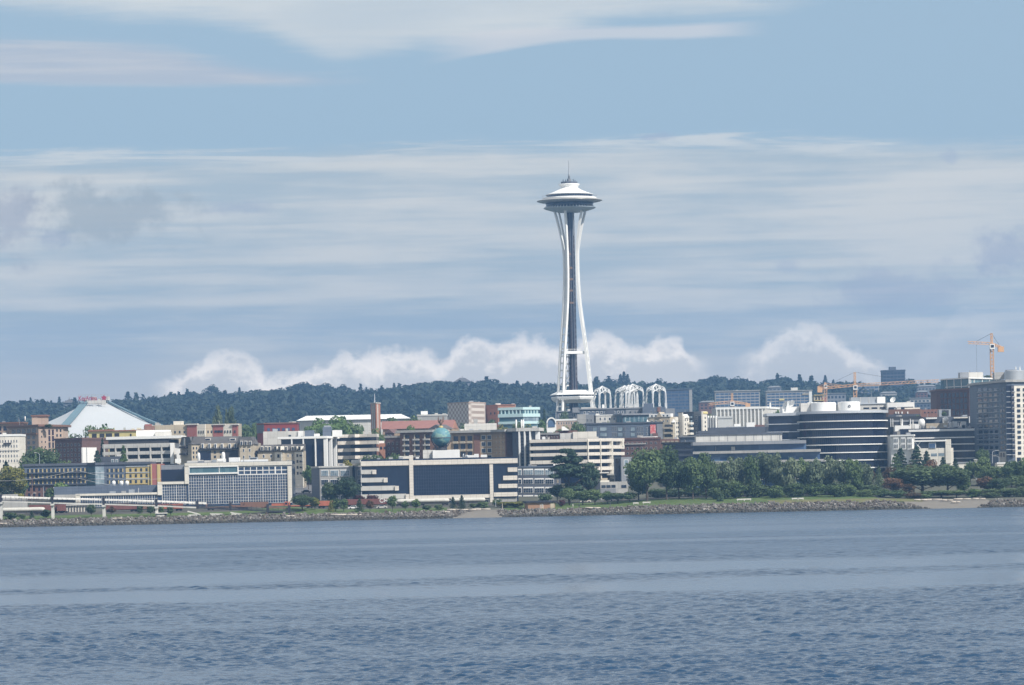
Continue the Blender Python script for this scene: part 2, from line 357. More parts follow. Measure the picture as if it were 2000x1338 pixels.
def _smooth_crest(x):
    return sum(np.interp(x + k * 12.0, _hx, _hz) for k in range(-4, 5)) / 9.0 - 21.0
def ground(x, y):
    x = np.asarray(x, float); y = np.asarray(y, float)
    z = np.interp(y, [-400, 1380, 1400, 1414, 1470, 1492, 1505, 1600, 2340, 3000], [-6, -6, -.5, 2.4, 4.4, 4.9, 5.8, 12, 36, 40])
    px = 1000 + x * F / np.maximum(y, 1)
    near = np.interp(y, [1404, 1420, 1490, 1560], [0, 1, 1, 0])
    z = z + near * np.interp(px, [1150, 1300, 1700, 1800], [0, 1.2, 1.2, .3])
    z = z + 2.2 * np.exp(-((px - 545) / 75.) ** 2 - ((y - 1440) / 14.) ** 2)
    t = np.clip((y - 3000) / (YC - 3000), 0, 1); t = t * t * (3 - 2 * t)
    z = np.where(y > 3000, 40 + (_smooth_crest(x) - 40) * t, z)
    return z - np.clip(y - YC - 40, 0, 4000) * .05
def gz(x, y): return float(ground(x, y))
def sheet(name, x0, x1, y0, y1, nx, ny, mat, lift=0., ys=None, wob=0.):
    xs = np.linspace(x0, x1, nx); yv = np.array(ys) if ys is not None else np.linspace(y0, y1, ny); ny = len(yv)
    X, Y = np.meshgrid(xs, yv)
    if wob: Y = Y + wob * (np.sin(X * .13) + np.sin(X * .047 + 1)) * .5
    Z = ground(X, Y) + lift
    V = np.stack([X, Y, Z], -1).reshape(-1, 3); i = np.arange((ny - 1) * (nx - 1)); r, c = i // (nx - 1), i % (nx - 1); a = r * nx + c
    return link(name, np_mesh(name, V, np.stack([a, a + 1, a + nx + 1, a + nx], 1), mat, smooth=True))
mg = bpy.data.materials.new('land'); mg.use_nodes = True
g = NT(mg.node_tree); b = mg.node_tree.nodes['Principled BSDF']
pos = g.node('ShaderNodeNewGeometry').outputs['Position']; sp = g.node('ShaderNodeSeparateXYZ'); g.l.new(pos, sp.inputs[0])
n = g.noise(pos, .05, 6, .6); n2 = g.noise(pos, .6, 4, .6)
town = g.mix(g.ss(n, .42, .58), (.07, .075, .06), (.11, .11, .085))
wood = g.mix(n2, (.018, .035, .016), (.035, .055, .022))
c = g.mix(g.ss(sp.outputs[1], 2950, 3100), town, wood)
g.put(b.inputs['Base Color'], c); b.inputs['Roughness'].default_value = .95; b.inputs['Specular IOR Level'].default_value = .1
ys = [-700, 0, 1200, 1380, 1390, 1398, 1402, 1406, 1410, 1414, 1420, 1430, 1440, 1450, 1460, 1470, 1480, 1492, 1505, 1530, 1560, 1600, 1700, 1850, 2000, 2150, 2340, 2600, 2800, 3000] + list(range(3080, 4640, 60)) + [4640, 4800, 5200, 6000, 6600]
tag(sheet('ground', -1150, 1150, 0, 0, 380, 0, mg, ys=ys), kind='structure')
mgr = pmat('park_grass', (.07, .11, .035), .95, .25, .25, 0, spec=.1, rgb2=(.10, .13, .05))
mdry = pmat('dry_grass', (.17, .155, .075), .95, .25, .3, 0, spec=.1, rgb2=(.10, .12, .05))
msand = pmat('beach_sand', (.18, .165, .145), .95, .14, .5, 0, spec=.1)
mpath = pmat('pale_path', (.46, .44, .41), .9, .08, .3, 0)
lx = lambda a, Y=1425: GX(a, Y, 1000)
tag(sheet('shore_grass', lx(-400), lx(872), 1412.5, 1452, 150, 14, mgr, .05, wob=1.), kind='stuff')
o = tag(sheet('park_lawn', lx(985), lx(1720), 1413, 1470, 130, 14, mgr, .05, wob=1.), kind='stuff')
tag(sheet('dry_turf', lx(1500), lx(1800), 1412.6, 1432, 60, 8, mdry, .10, wob=1.6), kind='stuff')
tag(sheet('beach', lx(850), lx(985), 1398, 1424, 40, 14, msand, .09), kind='structure')
tag(sheet('sand_beach', lx(1760), lx(1925), 1398, 1424, 40, 14, msand, .09), kind='structure')
tag(sheet('promenade_path', lx(270), lx(505), 1413.0, 1416.4, 60, 3, mpath, .12), kind='structure')
tag(sheet('gravel_track', lx(-400), lx(2400), 1462, 1490, 200, 6, pmat('track_ballast', (.075, .07, .06), .95, .25, .8, 0), .03), kind='structure')
# side street climbing between the buildings left of the navy glass block
msl = pmat('asphalt', (.14, .14, .145), .9, .12, .3, 0)
tag(sheet('road', GX(556, 1600, 940), GX(625, 1600, 940), 1510, 1760, 6, 20, msl, .06), kind='structure')

def slick_y(x, y):
    return y - .14 * x
def build_water():
    m = bpy.data.materials.new('sea_water'); m.use_nodes = True; g = NT(m.node_tree); b = m.node_tree.nodes['Principled BSDF']
    pos = g.node('ShaderNodeNewGeometry').outputs['Position']; sp = g.node('ShaderNodeSeparateXYZ'); g.l.new(pos, sp.inputs[0]); x, y, z = sp.outputs
    def nz(sx, sy, seed, d=3, r=.55, ds=0.): return g.noise(g.xyz(g.mul(x, 1 / sx), g.mul(y, 1 / sy), seed), 1., d, r, ds)
    h = g.add(g.mul(nz(.8, 1.1, 3.0, 3, .6), .15), g.add(g.mul(nz(2.6, 3.4, 1.0, 3, .6), .20), g.mul(nz(9, 22, 5.0, 3, .6), g.ss(y, 480, 800, 0, 2.6)))); gust = nz(120, 70, 4., 4, .6)
    bp = g.node('ShaderNodeBump'); bp.inputs['Distance'].default_value = 1.0; bp.inputs['Strength'].default_value = 1.; g.l.new(h, bp.inputs['Height'])
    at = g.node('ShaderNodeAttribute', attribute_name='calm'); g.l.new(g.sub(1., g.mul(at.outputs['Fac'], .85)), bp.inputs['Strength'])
    g.l.new(bp.outputs[0], b.inputs['Normal'])
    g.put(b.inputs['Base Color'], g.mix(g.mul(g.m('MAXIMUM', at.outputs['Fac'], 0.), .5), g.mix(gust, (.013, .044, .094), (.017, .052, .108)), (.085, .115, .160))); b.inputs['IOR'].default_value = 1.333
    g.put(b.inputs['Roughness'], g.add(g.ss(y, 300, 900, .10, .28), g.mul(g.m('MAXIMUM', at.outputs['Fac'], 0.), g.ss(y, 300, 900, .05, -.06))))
    r = np.random.default_rng(21); nu, U = 900, .180
    Yr = [214.]
    while Yr[-1] < 1404: Yr.append(Yr[-1] + max(.2, Yr[-1] * .00085))
    Yr[-1] = 1407.; Yr = np.array(Yr); us = np.linspace(-U, U, nu)
    Ygrid, Ug = np.meshgrid(Yr, us, indexing='ij'); Xg = Ug * Ygrid; step = np.gradient(Yr)[:, None]
    def vn(X, Y, sx, sy, seed):                      # smooth value noise
        rr = np.random.default_rng(seed); T = rr.random((256, 256)); a, c = X / sx, Y / sy; i, j = np.floor(a).astype(int), np.floor(c).astype(int); fa, fc = a - i, c - j; fa = fa * fa * (3 - 2 * fa); fc = fc * fc * (3 - 2 * fc)
        q = lambda p, w: T[p % 256, w % 256]; return (q(i, j) * (1 - fa) + q(i + 1, j) * fa) * (1 - fc) + (q(i, j + 1) * (1 - fa) + q(i + 1, j + 1) * fa) * fc
    st = lambda v, a, c: (lambda t: t * t * (3 - 2 * t))(np.clip((v - a) / (c - a), 0, 1))
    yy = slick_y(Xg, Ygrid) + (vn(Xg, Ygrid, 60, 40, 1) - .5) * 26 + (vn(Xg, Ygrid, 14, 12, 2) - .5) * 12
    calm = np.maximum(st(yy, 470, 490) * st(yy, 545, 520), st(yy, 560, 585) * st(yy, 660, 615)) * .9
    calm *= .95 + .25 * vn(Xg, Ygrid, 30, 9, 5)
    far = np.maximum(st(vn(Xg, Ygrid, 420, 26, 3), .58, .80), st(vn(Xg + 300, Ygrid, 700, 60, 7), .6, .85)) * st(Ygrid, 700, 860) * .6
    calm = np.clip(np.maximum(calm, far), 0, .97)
    Z = np.zeros_like(Xg)
    for lam in np.concatenate([np.geomspace(.46, 2.3, 44), [3.1, 4.6]]):
        th = r.normal(0, .62) - .25; kx, ky = math.sin(th), -math.cos(th); k = 2 * math.pi / lam; amp = .070 * lam / (2 * math.pi) * (lam / 1.1) ** -.4
        fade = np.clip((lam / step - 2.) / 1.5, 0, 1); Z += amp * fade * np.sin(k * (kx * Xg + ky * Ygrid) + r.uniform(0, 6.28))
    Z *= (1 - .88 * calm) * (.5 + .9 * vn(Xg, Ygrid, 30, 18, 4)) * (.5 + 1.0 * vn(Xg, Ygrid, 2.6, 2.2, 6)) * np.clip((1407 - Ygrid) / 8, 0, 1) * np.clip((Ygrid - 214) / 3, 0, 1)
    edge = np.clip((U - np.abs(Ug)) / .004, 0, 1); Z *= edge
    V = np.stack([Xg, Ygrid, Z], -1).reshape(-1, 3); i = np.arange((len(Yr) - 1) * (nu - 1)); rw, c = i // (nu - 1), i % (nu - 1); a = rw * nu + c
    me = np_mesh('water', np.concatenate([V, [(-1150, -700, 0), (1150, -700, 0), (1150, 214, 0), (-1150, 214, 0), (-1150, 1407, 0), (1150, 1407, 0)]]), np.concatenate([np.stack([a, a + 1, a + nu + 1, a + nu], 1),
        [(len(V), len(V) + 1, len(V) + 2, len(V) + 3), (len(V) + 3, 0, (len(Yr) - 1) * nu, len(V) + 4), (nu - 1, len(V) + 2, len(V) + 5, len(Yr) * nu - 1)]]), m, smooth=True)
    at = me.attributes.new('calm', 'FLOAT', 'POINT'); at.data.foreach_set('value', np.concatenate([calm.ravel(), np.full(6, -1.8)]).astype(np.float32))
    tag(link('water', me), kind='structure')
build_water()

# ------------------------------------------------------------------ haze: thin even sea air around everything
def build_haze():
    m = bpy.data.materials.new('sea_air'); m.use_nodes = True; t = m.node_tree; t.nodes.clear(); g = NT(t)
    v = g.node('ShaderNodeVolumePrincipled'); v.inputs['Color'].default_value = (.30, .575, 1, 1); v.inputs['Density'].default_value = HAZE
    v.inputs['Anisotropy'].default_value = 0.25
    out = g.node('ShaderNodeOutputMaterial'); t.links.new(v.outputs[0], out.inputs['Volume'])
    mb = MB(); mb.box(-1160, 1160, -720, 6650, -90, 300); o = mb.build('haze', m); tag(o, kind='stuff')
HAZE = 1.08e-4
build_haze()

# ------------------------------------------------------------------ riprap
def rocks(n, seed, xr, yr, s0, s1, keep=None):
    r = np.random.default_rng(seed)
    base = np.array([(1, 0, 0), (-1, 0, 0), (0, 1, 0), (0, -1, 0), (0, 0, 1), (0, 0, -1), (.62, .62, .62), (-.62, .62, .62), (.62, -.62, .62), (-.62, -.62, .62), (.62, .62, -.62), (-.62, .62, -.62), (.62, -.62, -.62), (-.62, -.62, -.62)]) 
    fa = []
    for ix, a in ((1, 0), (-1, 1)):
        for iy, bb in ((1, 2), (-1, 3)):
            for iz, cc in ((1, 4), (-1, 5)):
                k = 6 + (0 if ix > 0 else 1) + (0 if iy > 0 else 2) + (0 if iz > 0 else 4)
                tri = [(a, bb, k), (bb, cc, k), (cc, a, k)]
                if ix * iy * iz < 0: tri = [t[::-1] for t in tri]
                fa += tri
    fa = np.array(fa); X = r.uniform(*xr, n * 2); Y = r.uniform(*yr, n * 2)
    if keep is not None: k = keep(X, Y); X, Y = X[k], Y[k]
    X, Y = X[:n], Y[:n]; n = len(X); Z = ground(X, Y) + r.uniform(-.15, .35, n)
    sc = r.uniform(s0, s1, n)[:, None, None] * r.uniform(.6, 1.25, (n, 1, 3)) * r.uniform(.72, 1.2, (n, 14, 1))
    V = base[None] * sc; a = r.uniform(0, 6.28, n); t = r.uniform(-.6, .6, n)
    ca, sa, ct, st = np.cos(a), np.sin(a), np.cos(t), np.sin(t)
    x, y, z = V[..., 0], V[..., 1], V[..., 2]; y, z = y * ct[:, None] - z * st[:, None], y * st[:, None] + z * ct[:, None]
    x, y = x * ca[:, None] - y * sa[:, None], x * sa[:, None] + y * ca[:, None]
    V = np.stack([x + X[:, None], y + Y[:, None], z + Z[:, None]], -1).reshape(-1, 3)
    Fq = (fa[None] + (np.arange(n) * 14)[:, None, None]).reshape(-1, 3); return V, Fq
def rockmat():
    m = bpy.data.materials.new('riprap_stone'); m.use_nodes = True; g = NT(m.node_tree); b = m.node_tree.nodes['Principled BSDF']
    geo = g.node('ShaderNodeNewGeometry'); pos = geo.outputs['Position']; isl = geo.outputs['Random Per Island']; sp = g.node('ShaderNodeSeparateXYZ'); g.l.new(pos, sp.inputs[0])
    c = g.mix(isl, (.040, .036, .032), (.18, .165, .15)); c = g.mix(g.mul(g.ss(isl, .90, .95), .6), c, (.32, .30, .275)); c = g.mix(g.ss(isl, .3, .42, .35, 0), c, (.12, .085, .055))
    wet = g.ss(g.add(sp.outputs[2], g.mul(g.noise(pos, .25, 3), .9)), 1.9, 1.1); c = g.mix(g.mul(wet, .85), c, (.035, .033, .026))   # weed and wet below the tide line
    c = g.mix(1., c, g.noise(pos, 1.6, 4, .6, color=False), 'OVERLAY'); g.put(b.inputs['Base Color'], c); b.inputs['Roughness'].default_value = .85; return m
MROCK = rockmat()
def _pxk(X, Y): return 1000 + X * F / Y
V, Fq = rocks(11000, 3, (lx(-250), lx(2250)), (1398.5, 1414.5), .30, .82, lambda X, Y: ~(((_pxk(X, Y) > 868 + (Y - 1399) * 3) & (_pxk(X, Y) < 978 - (Y - 1399))) | ((_pxk(X, Y) > 1822 - (Y - 1399) * 5) & (_pxk(X, Y) < 1893 + (Y - 1399) * 3))))
o = link('riprap', np_mesh('riprap', V, Fq, MROCK)); tag(o, kind='stuff')
# ------------------------------------------------------------------ observation tower
def build_tower():
    Y = 2340.0; k = Y / F; c = P(1112.5, 400, Y); cx, cy = c.x, Y
    def z(py): return CAMH + (HY - (py + 2.2)) * k          # photo row near the tower -> height
    zg = gz(cx, cy) - 1
    T = empty('observation_tower', (cx, cy, zg), 'tall white three-legged observation tower with a saucer top and needle spire', 'tower')
    wh = pmat('tower_white_paint', (.82, .81, .78), .5, .04, .1, .05); gr = pmat('tower_grey_soffit', (.40, .45, .48), .5, .06, .2, .05)
    navy = M['glass_dark']
    # legs: three pairs of beams, splitting into prongs near the top
    prof = [(zg, 44, 14.5), (z(815), 40, 14), (z(750), 34, 13), (z(688), 28, 12), (z(620), 19.5, 11), (z(590), 16.2, 10.4), (z(560), 14.4, 10), (z(530), 13.5, 9.6), (z(505), 13.4, 9.4), (z(490), 13.8, 9.8)]
    top = [(z(490), 13.8, 9.8), (z(470), 16.4, 13.5), (z(450), 19.6, 18.5), (z(430), 23.5, 23.4), (z(413), 27.5, 28.5)]
    for th in (105, 225, 345):
        t = R(th); rx, ry = math.sin(t), math.cos(t); tx, ty = math.cos(t), -math.sin(t)
        def pt(zz, r, s, side): return (cx + (rx * r + tx * s * .5 * side) * k, cy + (ry * r + ty * s * .5 * side) * k, zz)
        leg = MB()
        for side in (-1, 1):
            for pr, w in ((prof, 3.3), (top, 2.9)):
                for i in range(len(pr) - 1):
                    a, b = pr[i], pr[i + 1]
                    leg.beam(pt(*a, side), pt(*b, side), w * k * 1.0, 4.6 * k, up=(rx, ry, 0))
        L = leg.build('leg', wh, T)
        ip = lambda zz, j: float(np.interp(zz, [p[0] for p in prof], [p[j] for p in prof]))
        zz = z(808)
        while zz < z(640):
            a = pt(zz, ip(zz, 1), ip(zz, 2), -1); b = pt(zz, ip(zz, 1), ip(zz, 2), 1); web = MB(); web.beam(a, b, 3.2 * k, 2.2 * k, up=(rx, ry, 0)); web.build('rung', wh, L); zz += 14 * k
        web = MB()
        pz = [z(640), z(620), z(590), z(560), z(530), z(505), z(488)]
        for a, b in zip(pz, pz[1:]):
            q = [pt(a, ip(a, 1) - .8, ip(a, 2) - 2, -1), pt(a, ip(a, 1) - .8, ip(a, 2) - 2, 1), pt(b, ip(b, 1) - .8, ip(b, 2) - 2, 1), pt(b, ip(b, 1) - .8, ip(b, 2) - 2, -1)]
            q2 = [(p[0] - rx * k, p[1] - ry * k, p[2]) for p in q]; web.solid(q + q2, [(0, 1, 2, 3), (7, 6, 5, 4), (0, 4, 5, 1), (1, 5, 6, 2), (2, 6, 7, 3), (3, 7, 4, 0)])
        web.build('leg_web', wh, L)
    # elevator core: dark shafts inside a bronze lattice
    core = MB()
    for i in range(3):
        t = R(45 + 120 * i); core.box(cx + 3.6 * k * math.sin(t) - 2.6 * k, cx + 3.6 * k * math.sin(t) + 2.6 * k, cy + 3.6 * k * math.cos(t) - 2.6 * k, cy + 3.6 * k * math.cos(t) + 2.6 * k, zg, z(412) - i * .02)
    core.build('elevator_core', pmat('core_navy', (.020, .028, .062), .5, .15, .3, .1), T)
    la = MB(); hx = [(cx + 8.2 * k * math.sin(R(a)), cy + 8.2 * k * math.cos(R(a))) for a in (15, 75, 135, 195, 255, 315)]
    for x, y in hx: la.beam((x, y, zg), (x, y, z(412)), 1.2 * k, 1.2 * k, up=(0, 1, 0))
    zz = zg; h = 5.2 * k; j = 0
    while zz + h < z(455):
        for i in range(6):
            a, b = hx[i], hx[(i + 1) % 6]
            if j % 2: a, b = b, a
            la.beam((*a, zz), (*b, zz + h), .55 * k, .55 * k, up=(.3, 1, .1)); la.beam((*hx[i], zz), (*hx[(i + 1) % 6], zz), .5 * k, .5 * k)
        zz += h; j += 1
    la.build('core_lattice', pmat('bronze_lattice', (.085, .065, .07), .5, .2, .4, .1), T)
    cl = MB()
    for i in (1, 2):
        for a, b in ((z(800) - (0 if i == 1 else .2), z(414)),): cl.box(hx[3][0] - 2.6 * k + 4.2 * k * i, hx[3][0] - 1.6 * k + 4.2 * k * i, hx[3][1] - .6 * k, hx[3][1] + .2 * k, a, b)
    cl.build('guide_rail', pmat('rail_grey', (.22, .24, .28), .4, .1, .4, .1, metal=.5), T)
    och = pmat('ochre_landing', (.22, .15, .11), .7, .15, .5, .1)
    for py, w in ((497, 4), (524, 6), (546, 6.5), (568, 6), (592, 7)):
        st = MB(); st.box(hx[3][0] - 1. * k, hx[3][0] + (w - 1.) * k, hx[3][1] - 1.1 * k, hx[3][1] - .7 * k, z(py + 2), z(py - 2)); st.build('stair_landing', och, T)
    # beam ring tying the legs at mid height
    rg = MB(); zz = z(689); P3 = []
    for th in (105, 225, 345):
        t = R(th); P3.append((cx + 27.2 * k * math.sin(t), cy + 27.2 * k * math.cos(t)))
    for i in range(3): rg.beam((*P3[i], zz - .01 * i), (*P3[(i + 1) % 3], zz - .01 * i), 4.5 * k, 5.5 * k)
    rb = rg.build('tie_beam', wh, T)
    rr = MB(); A, Bq = P3[1], P3[0]
    for f in (.18, .34, .5, .66, .82): rr.beam((A[0] + (Bq[0] - A[0]) * f, A[1] + (Bq[1] - A[1]) * f, zz + 2.7 * k), (A[0] + (Bq[0] - A[0]) * f, A[1] + (Bq[1] - A[1]) * f, zz + 6.5 * k), .5 * k, .5 * k, up=(0, 1, 0))
    rr.beam((A[0] + (Bq[0] - A[0]) * .15, A[1] + (Bq[1] - A[1]) * .15, zz + 6.4 * k), (A[0] + (Bq[0] - A[0]) * .85, A[1] + (Bq[1] - A[1]) * .85, zz + 6.4 * k), .6 * k, .6 * k); rr.build('railing', wh, rb)
    # lower restaurant level: hexagonal saucer
    lo = MB(); a0 = R(-15 + 90)
    hexr = lambda pr: pr
    lo.lathe(cx, cy, [(29 * k, z(762.5)), (31 * k, z(764)), (47 * k, z(770.5)), (47.4 * k, z(771.6)), (30 * k, z(772.2))], 6, a0 + R(30)); lo.build('lower_roof', wh, T)
    lo = MB(); lo.lathe(cx, cy, [(42.5 * k, z(772)), (42 * k, z(775.8)), (30 * k, z(776))], 6, a0 + R(30)); lo.build('window_band', navy, T)
    lo = MB(); lo.lathe(cx, cy, [(44.6 * k, z(774.6)), (45.4 * k, z(776)), (44 * k, z(780)), (36 * k, z(783.5)), (33 * k, z(787)), (20 * k, z(787.5))], 6, a0 + R(30)); sk = lo.build('lower_skirt', wh, T)
    fn = MB()
    for i in range(6):
        t0, t1 = a0 + R(30 + 60 * i), a0 + R(90 + 60 * i)
        for j in range(1, 12):
            f = j / 12; pa = lambda r, zz: (cx + r * k * (math.cos(t0) * (1 - f) + math.cos(t1) * f), cy + r * k * (math.sin(t0) * (1 - f) + math.sin(t1) * f), zz)
            fn.beam(pa(44.3, z(780.5)), pa(35, z(786)), .5 * k, 1.6 * k)
    fn.build('fin', wh, sk)
    # top house
    n = 72; def_ = lambda name, pr, mat, par=T, sm=True: (lambda m: m.build(name, mat, par))((lambda m: (setattr(m, 'sm', sm), m.lathe(cx, cy, pr, n), m)[2])(MB()))
    def_('underside', [(8 * k, z(415.5)), (20 * k, z(415)), (34 * k, z(412.6)), (47 * k, z(408.8)), (51 * k, z(406.9)), (51.2 * k, z(406.2)), (46 * k, z(405.8))], gr)
    fi = MB()
    for j in range(48):
        t = 2 * math.pi * j / 48; ca, sa = math.cos(t), math.sin(t)
        fi.beam((cx + 33 * k * ca, cy + 33 * k * sa, z(411.4)), (cx + 50 * k * ca, cy + 50 * k * sa, z(406)), .9 * k, 2.6 * k)
        fi.beam((cx + 47.6 * k * ca, cy + 47.6 * k * sa, z(407)), (cx + 46.4 * k * ca, cy + 46.4 * k * sa, z(403)), .8 * k, 1.2 * k)
    fi.build('soffit_fin', wh, T)
    def_('restaurant_glass', [(45.3 * k, z(406.5)), (47 * k, z(396)), (30 * k, z(395.5))], navy)
    def_('halo_ring', [(46 * k, z(396.6)), (57 * k, z(395)), (63.6 * k, z(393)), (64.2 * k, z(392.4)), (63 * k, z(391.6)), (55 * k, z(389.6)), (47 * k, z(389))], pmat('halo_gilt', (.46, .44, .40), .35, .1, .5, .05, metal=.4))
    ha = MB()
    for j in range(60):
        t = 2 * math.pi * (j + .5) / 60; ca, sa = math.cos(t), math.sin(t); ha.beam((cx + 47 * k * ca, cy + 47 * k * sa, z(396.2)), (cx + 62 * k * ca, cy + 62 * k * sa, z(393.5)), .7 * k, .8 * k)
    ha.build('halo_rib', wh, T)
    def_('deck_parapet', [(51 * k, z(390.4)), (52.3 * k, z(389.6)), (52.6 * k, z(386.6)), (51.8 * k, z(386.5)), (51.6 * k, z(389.4)), (44 * k, z(389.6))], wh)
    cage = MB()
    for j in range(72):
        t = 2 * math.pi * j / 72; ca, sa = math.cos(t), math.sin(t)
        cage.tube((cx + 52.2 * k * ca, cy + 52.2 * k * sa, z(387)), (cx + 53.6 * k * ca, cy + 53.6 * k * sa, z(382.4)), .16 * k, n=4)
        t2 = 2 * math.pi * (j + 1) / 72; cage.tube((cx + 53.6 * k * ca, cy + 53.6 * k * sa, z(382.4)), (cx + 53.6 * k * math.cos(t2), cy + 53.6 * k * math.sin(t2), z(382.4)), .18 * k, n=4)
    cage.build('safety_cage', M['steel'], T)
    def_('deck_glass', [(44.6 * k, z(389.5)), (44.9 * k, z(379.8)), (30 * k, z(379.5))], navy)
    def_('roof', [(44 * k, z(381.2)), (46.6 * k, z(381)), (46.8 * k, z(380)), (41 * k, z(378.4)), (33 * k, z(375.6)), (26 * k, z(372.6)), (21 * k, z(370)), (17 * k, z(367)), (16 * k, z(365.8)), (8 * k, z(365.6))], wh)
    def_('roof_collar', [(16.2 * k, z(369.4)), (16.3 * k, z(367)), (17.6 * k, z(364.4)), (20.4 * k, z(361)), (20.8 * k, z(360)), (19 * k, z(359.4)), (15 * k, z(359)), (8 * k, z(358.8))], wh)
    def_('crown_ring', [(15.6 * k, z(359.2)), (16.4 * k, z(355.4)), (15.6 * k, z(355.2)), (8 * k, z(355.6))], M['dgrey'])
    for t, h in ((R(200), 4.5), (R(235), 3.8), (R(310), 4.5), (R(20), 3.5), (R(120), 4)):
        cr = MB(); cr.box(cx + 12.5 * k * math.cos(t) - .8 * k, cx + 12.5 * k * math.cos(t) + .8 * k, cy + 12.5 * k * math.sin(t) - .8 * k, cy + 12.5 * k * math.sin(t) + .8 * k, z(356), z(355.4 - h)); cr.build('beacon', M['dgrey'], T)
    def_('spire_base', [(4.2 * k, z(356)), (4.1 * k, z(349.4)), (1.5 * k, z(349.2))], M['grey'], sm=False)
    sp_ = MB(); sp_.sm = True; sp_.lathe(cx, cy, [(2.4 * k, z(349.6)), (1.7 * k, z(340)), (1.0 * k, z(330)), (.65 * k, z(318)), (.95 * k, z(315)), (.6 * k, z(312.5)), (.1 * k, z(311.2))], 12); sp_.build('spire', M['steel'], T)
    return T
build_tower()
# ------------------------------------------------------------------ plants
def leafmat(name, a, b2, trans=.25, ns=.22):
    m = bpy.data.materials.new(name); m.use_nodes = True; g = NT(m.node_tree); b = m.node_tree.nodes['Principled BSDF']
    geo = g.node('ShaderNodeNewGeometry'); isl = geo.outputs['Random Per Island']; n = g.noise(geo.outputs['Position'], ns, 4, .6)
    oi = g.node('ShaderNodeObjectInfo').outputs['Random']
    c = g.mix(g.add(g.mul(isl, .45), g.mul(g.ss(n, .35, .65), .55)), a, b2)
    w = g.add(.78, g.mul(oi, .44)); c = g.mix(1., c, g.xyz(g.mul(w, g.add(.94, g.mul(oi, .12))), w, w), 'MULTIPLY')
    g.put(b.inputs['Base Color'], c); b.inputs['Roughness'].default_value = .62; b.inputs['Specular IOR Level'].default_value = .22
    tr = g.node('ShaderNodeBsdfTranslucent'); g.put(tr.inputs[0], c); mx = g.node('ShaderNodeMixShader'); mx.inputs[0].default_value = trans
    g.l.new(b.outputs[0], mx.inputs[1]); g.l.new(tr.outputs[0], mx.inputs[2]); out = [x for x in g.n if x.type == 'OUTPUT_MATERIAL'][0]; g.l.new(mx.outputs[0], out.inputs[0])
    return m
LM = {'dark': leafmat('leaf_dark', (.052, .084, .040), (.120, .168, .072)), 'mid': leafmat('leaf_mid', (.066, .108, .046), (.150, .205, .078)),
      'light': leafmat('leaf_light', (.070, .125, .038), (.145, .215, .066)), 'yellow': leafmat('leaf_yellow', (.13, .14, .03), (.26, .24, .06)),
      'rust': leafmat('leaf_rust', (.085, .058, .032), (.155, .09, .05)), 'conifer': leafmat('leaf_conifer', (.022, .046, .028), (.048, .080, .042), .1),
      'maroon': leafmat('leaf_maroon', (.05, .02, .022), (.10, .035, .035)), 'grey': leafmat('leaf_grey_green', (.090, .122, .072), (.190, .230, .136)),
      'far': leafmat('leaf_far', (.010, .020, .014), (.032, .048, .028), .1, .028)}
def cards(Pt, Nm, size, r):
    n = len(Pt); Nm = Nm / (np.linalg.norm(Nm, axis=1, keepdims=True) + 1e-6)
    a = np.cross(Nm, r.normal(size=(n, 3))); a /= np.linalg.norm(a, axis=1, keepdims=True) + 1e-6; b = np.cross(Nm, a)
    s = (size * r.uniform(.55, 1.3, n))[:, None]; s2 = s * r.uniform(.55, 1., (n, 1)); bend = Nm * s * .3
    V = np.stack([Pt - a * s, Pt - b * s2 - bend * 0, Pt + a * s, Pt + b * s2 + bend], 1).reshape(-1, 3)
    return V, np.arange(n * 4).reshape(-1, 4)
def lobes_pts(C, Rr, n, r, fill=.35):
    k = r.choice(len(C), n, p=(Rr.prod(1) ** .67) / (Rr.prod(1) ** .67).sum()); d = r.normal(size=(n, 3)); d /= np.linalg.norm(d, axis=1, keepdims=True)
    rad = np.where(r.random(n) < fill, r.random(n) ** .5, r.uniform(.82, 1.08, n))[:, None]
    return C[k] + d * Rr[k] * rad, d + r.normal(size=(n, 3)) * .45
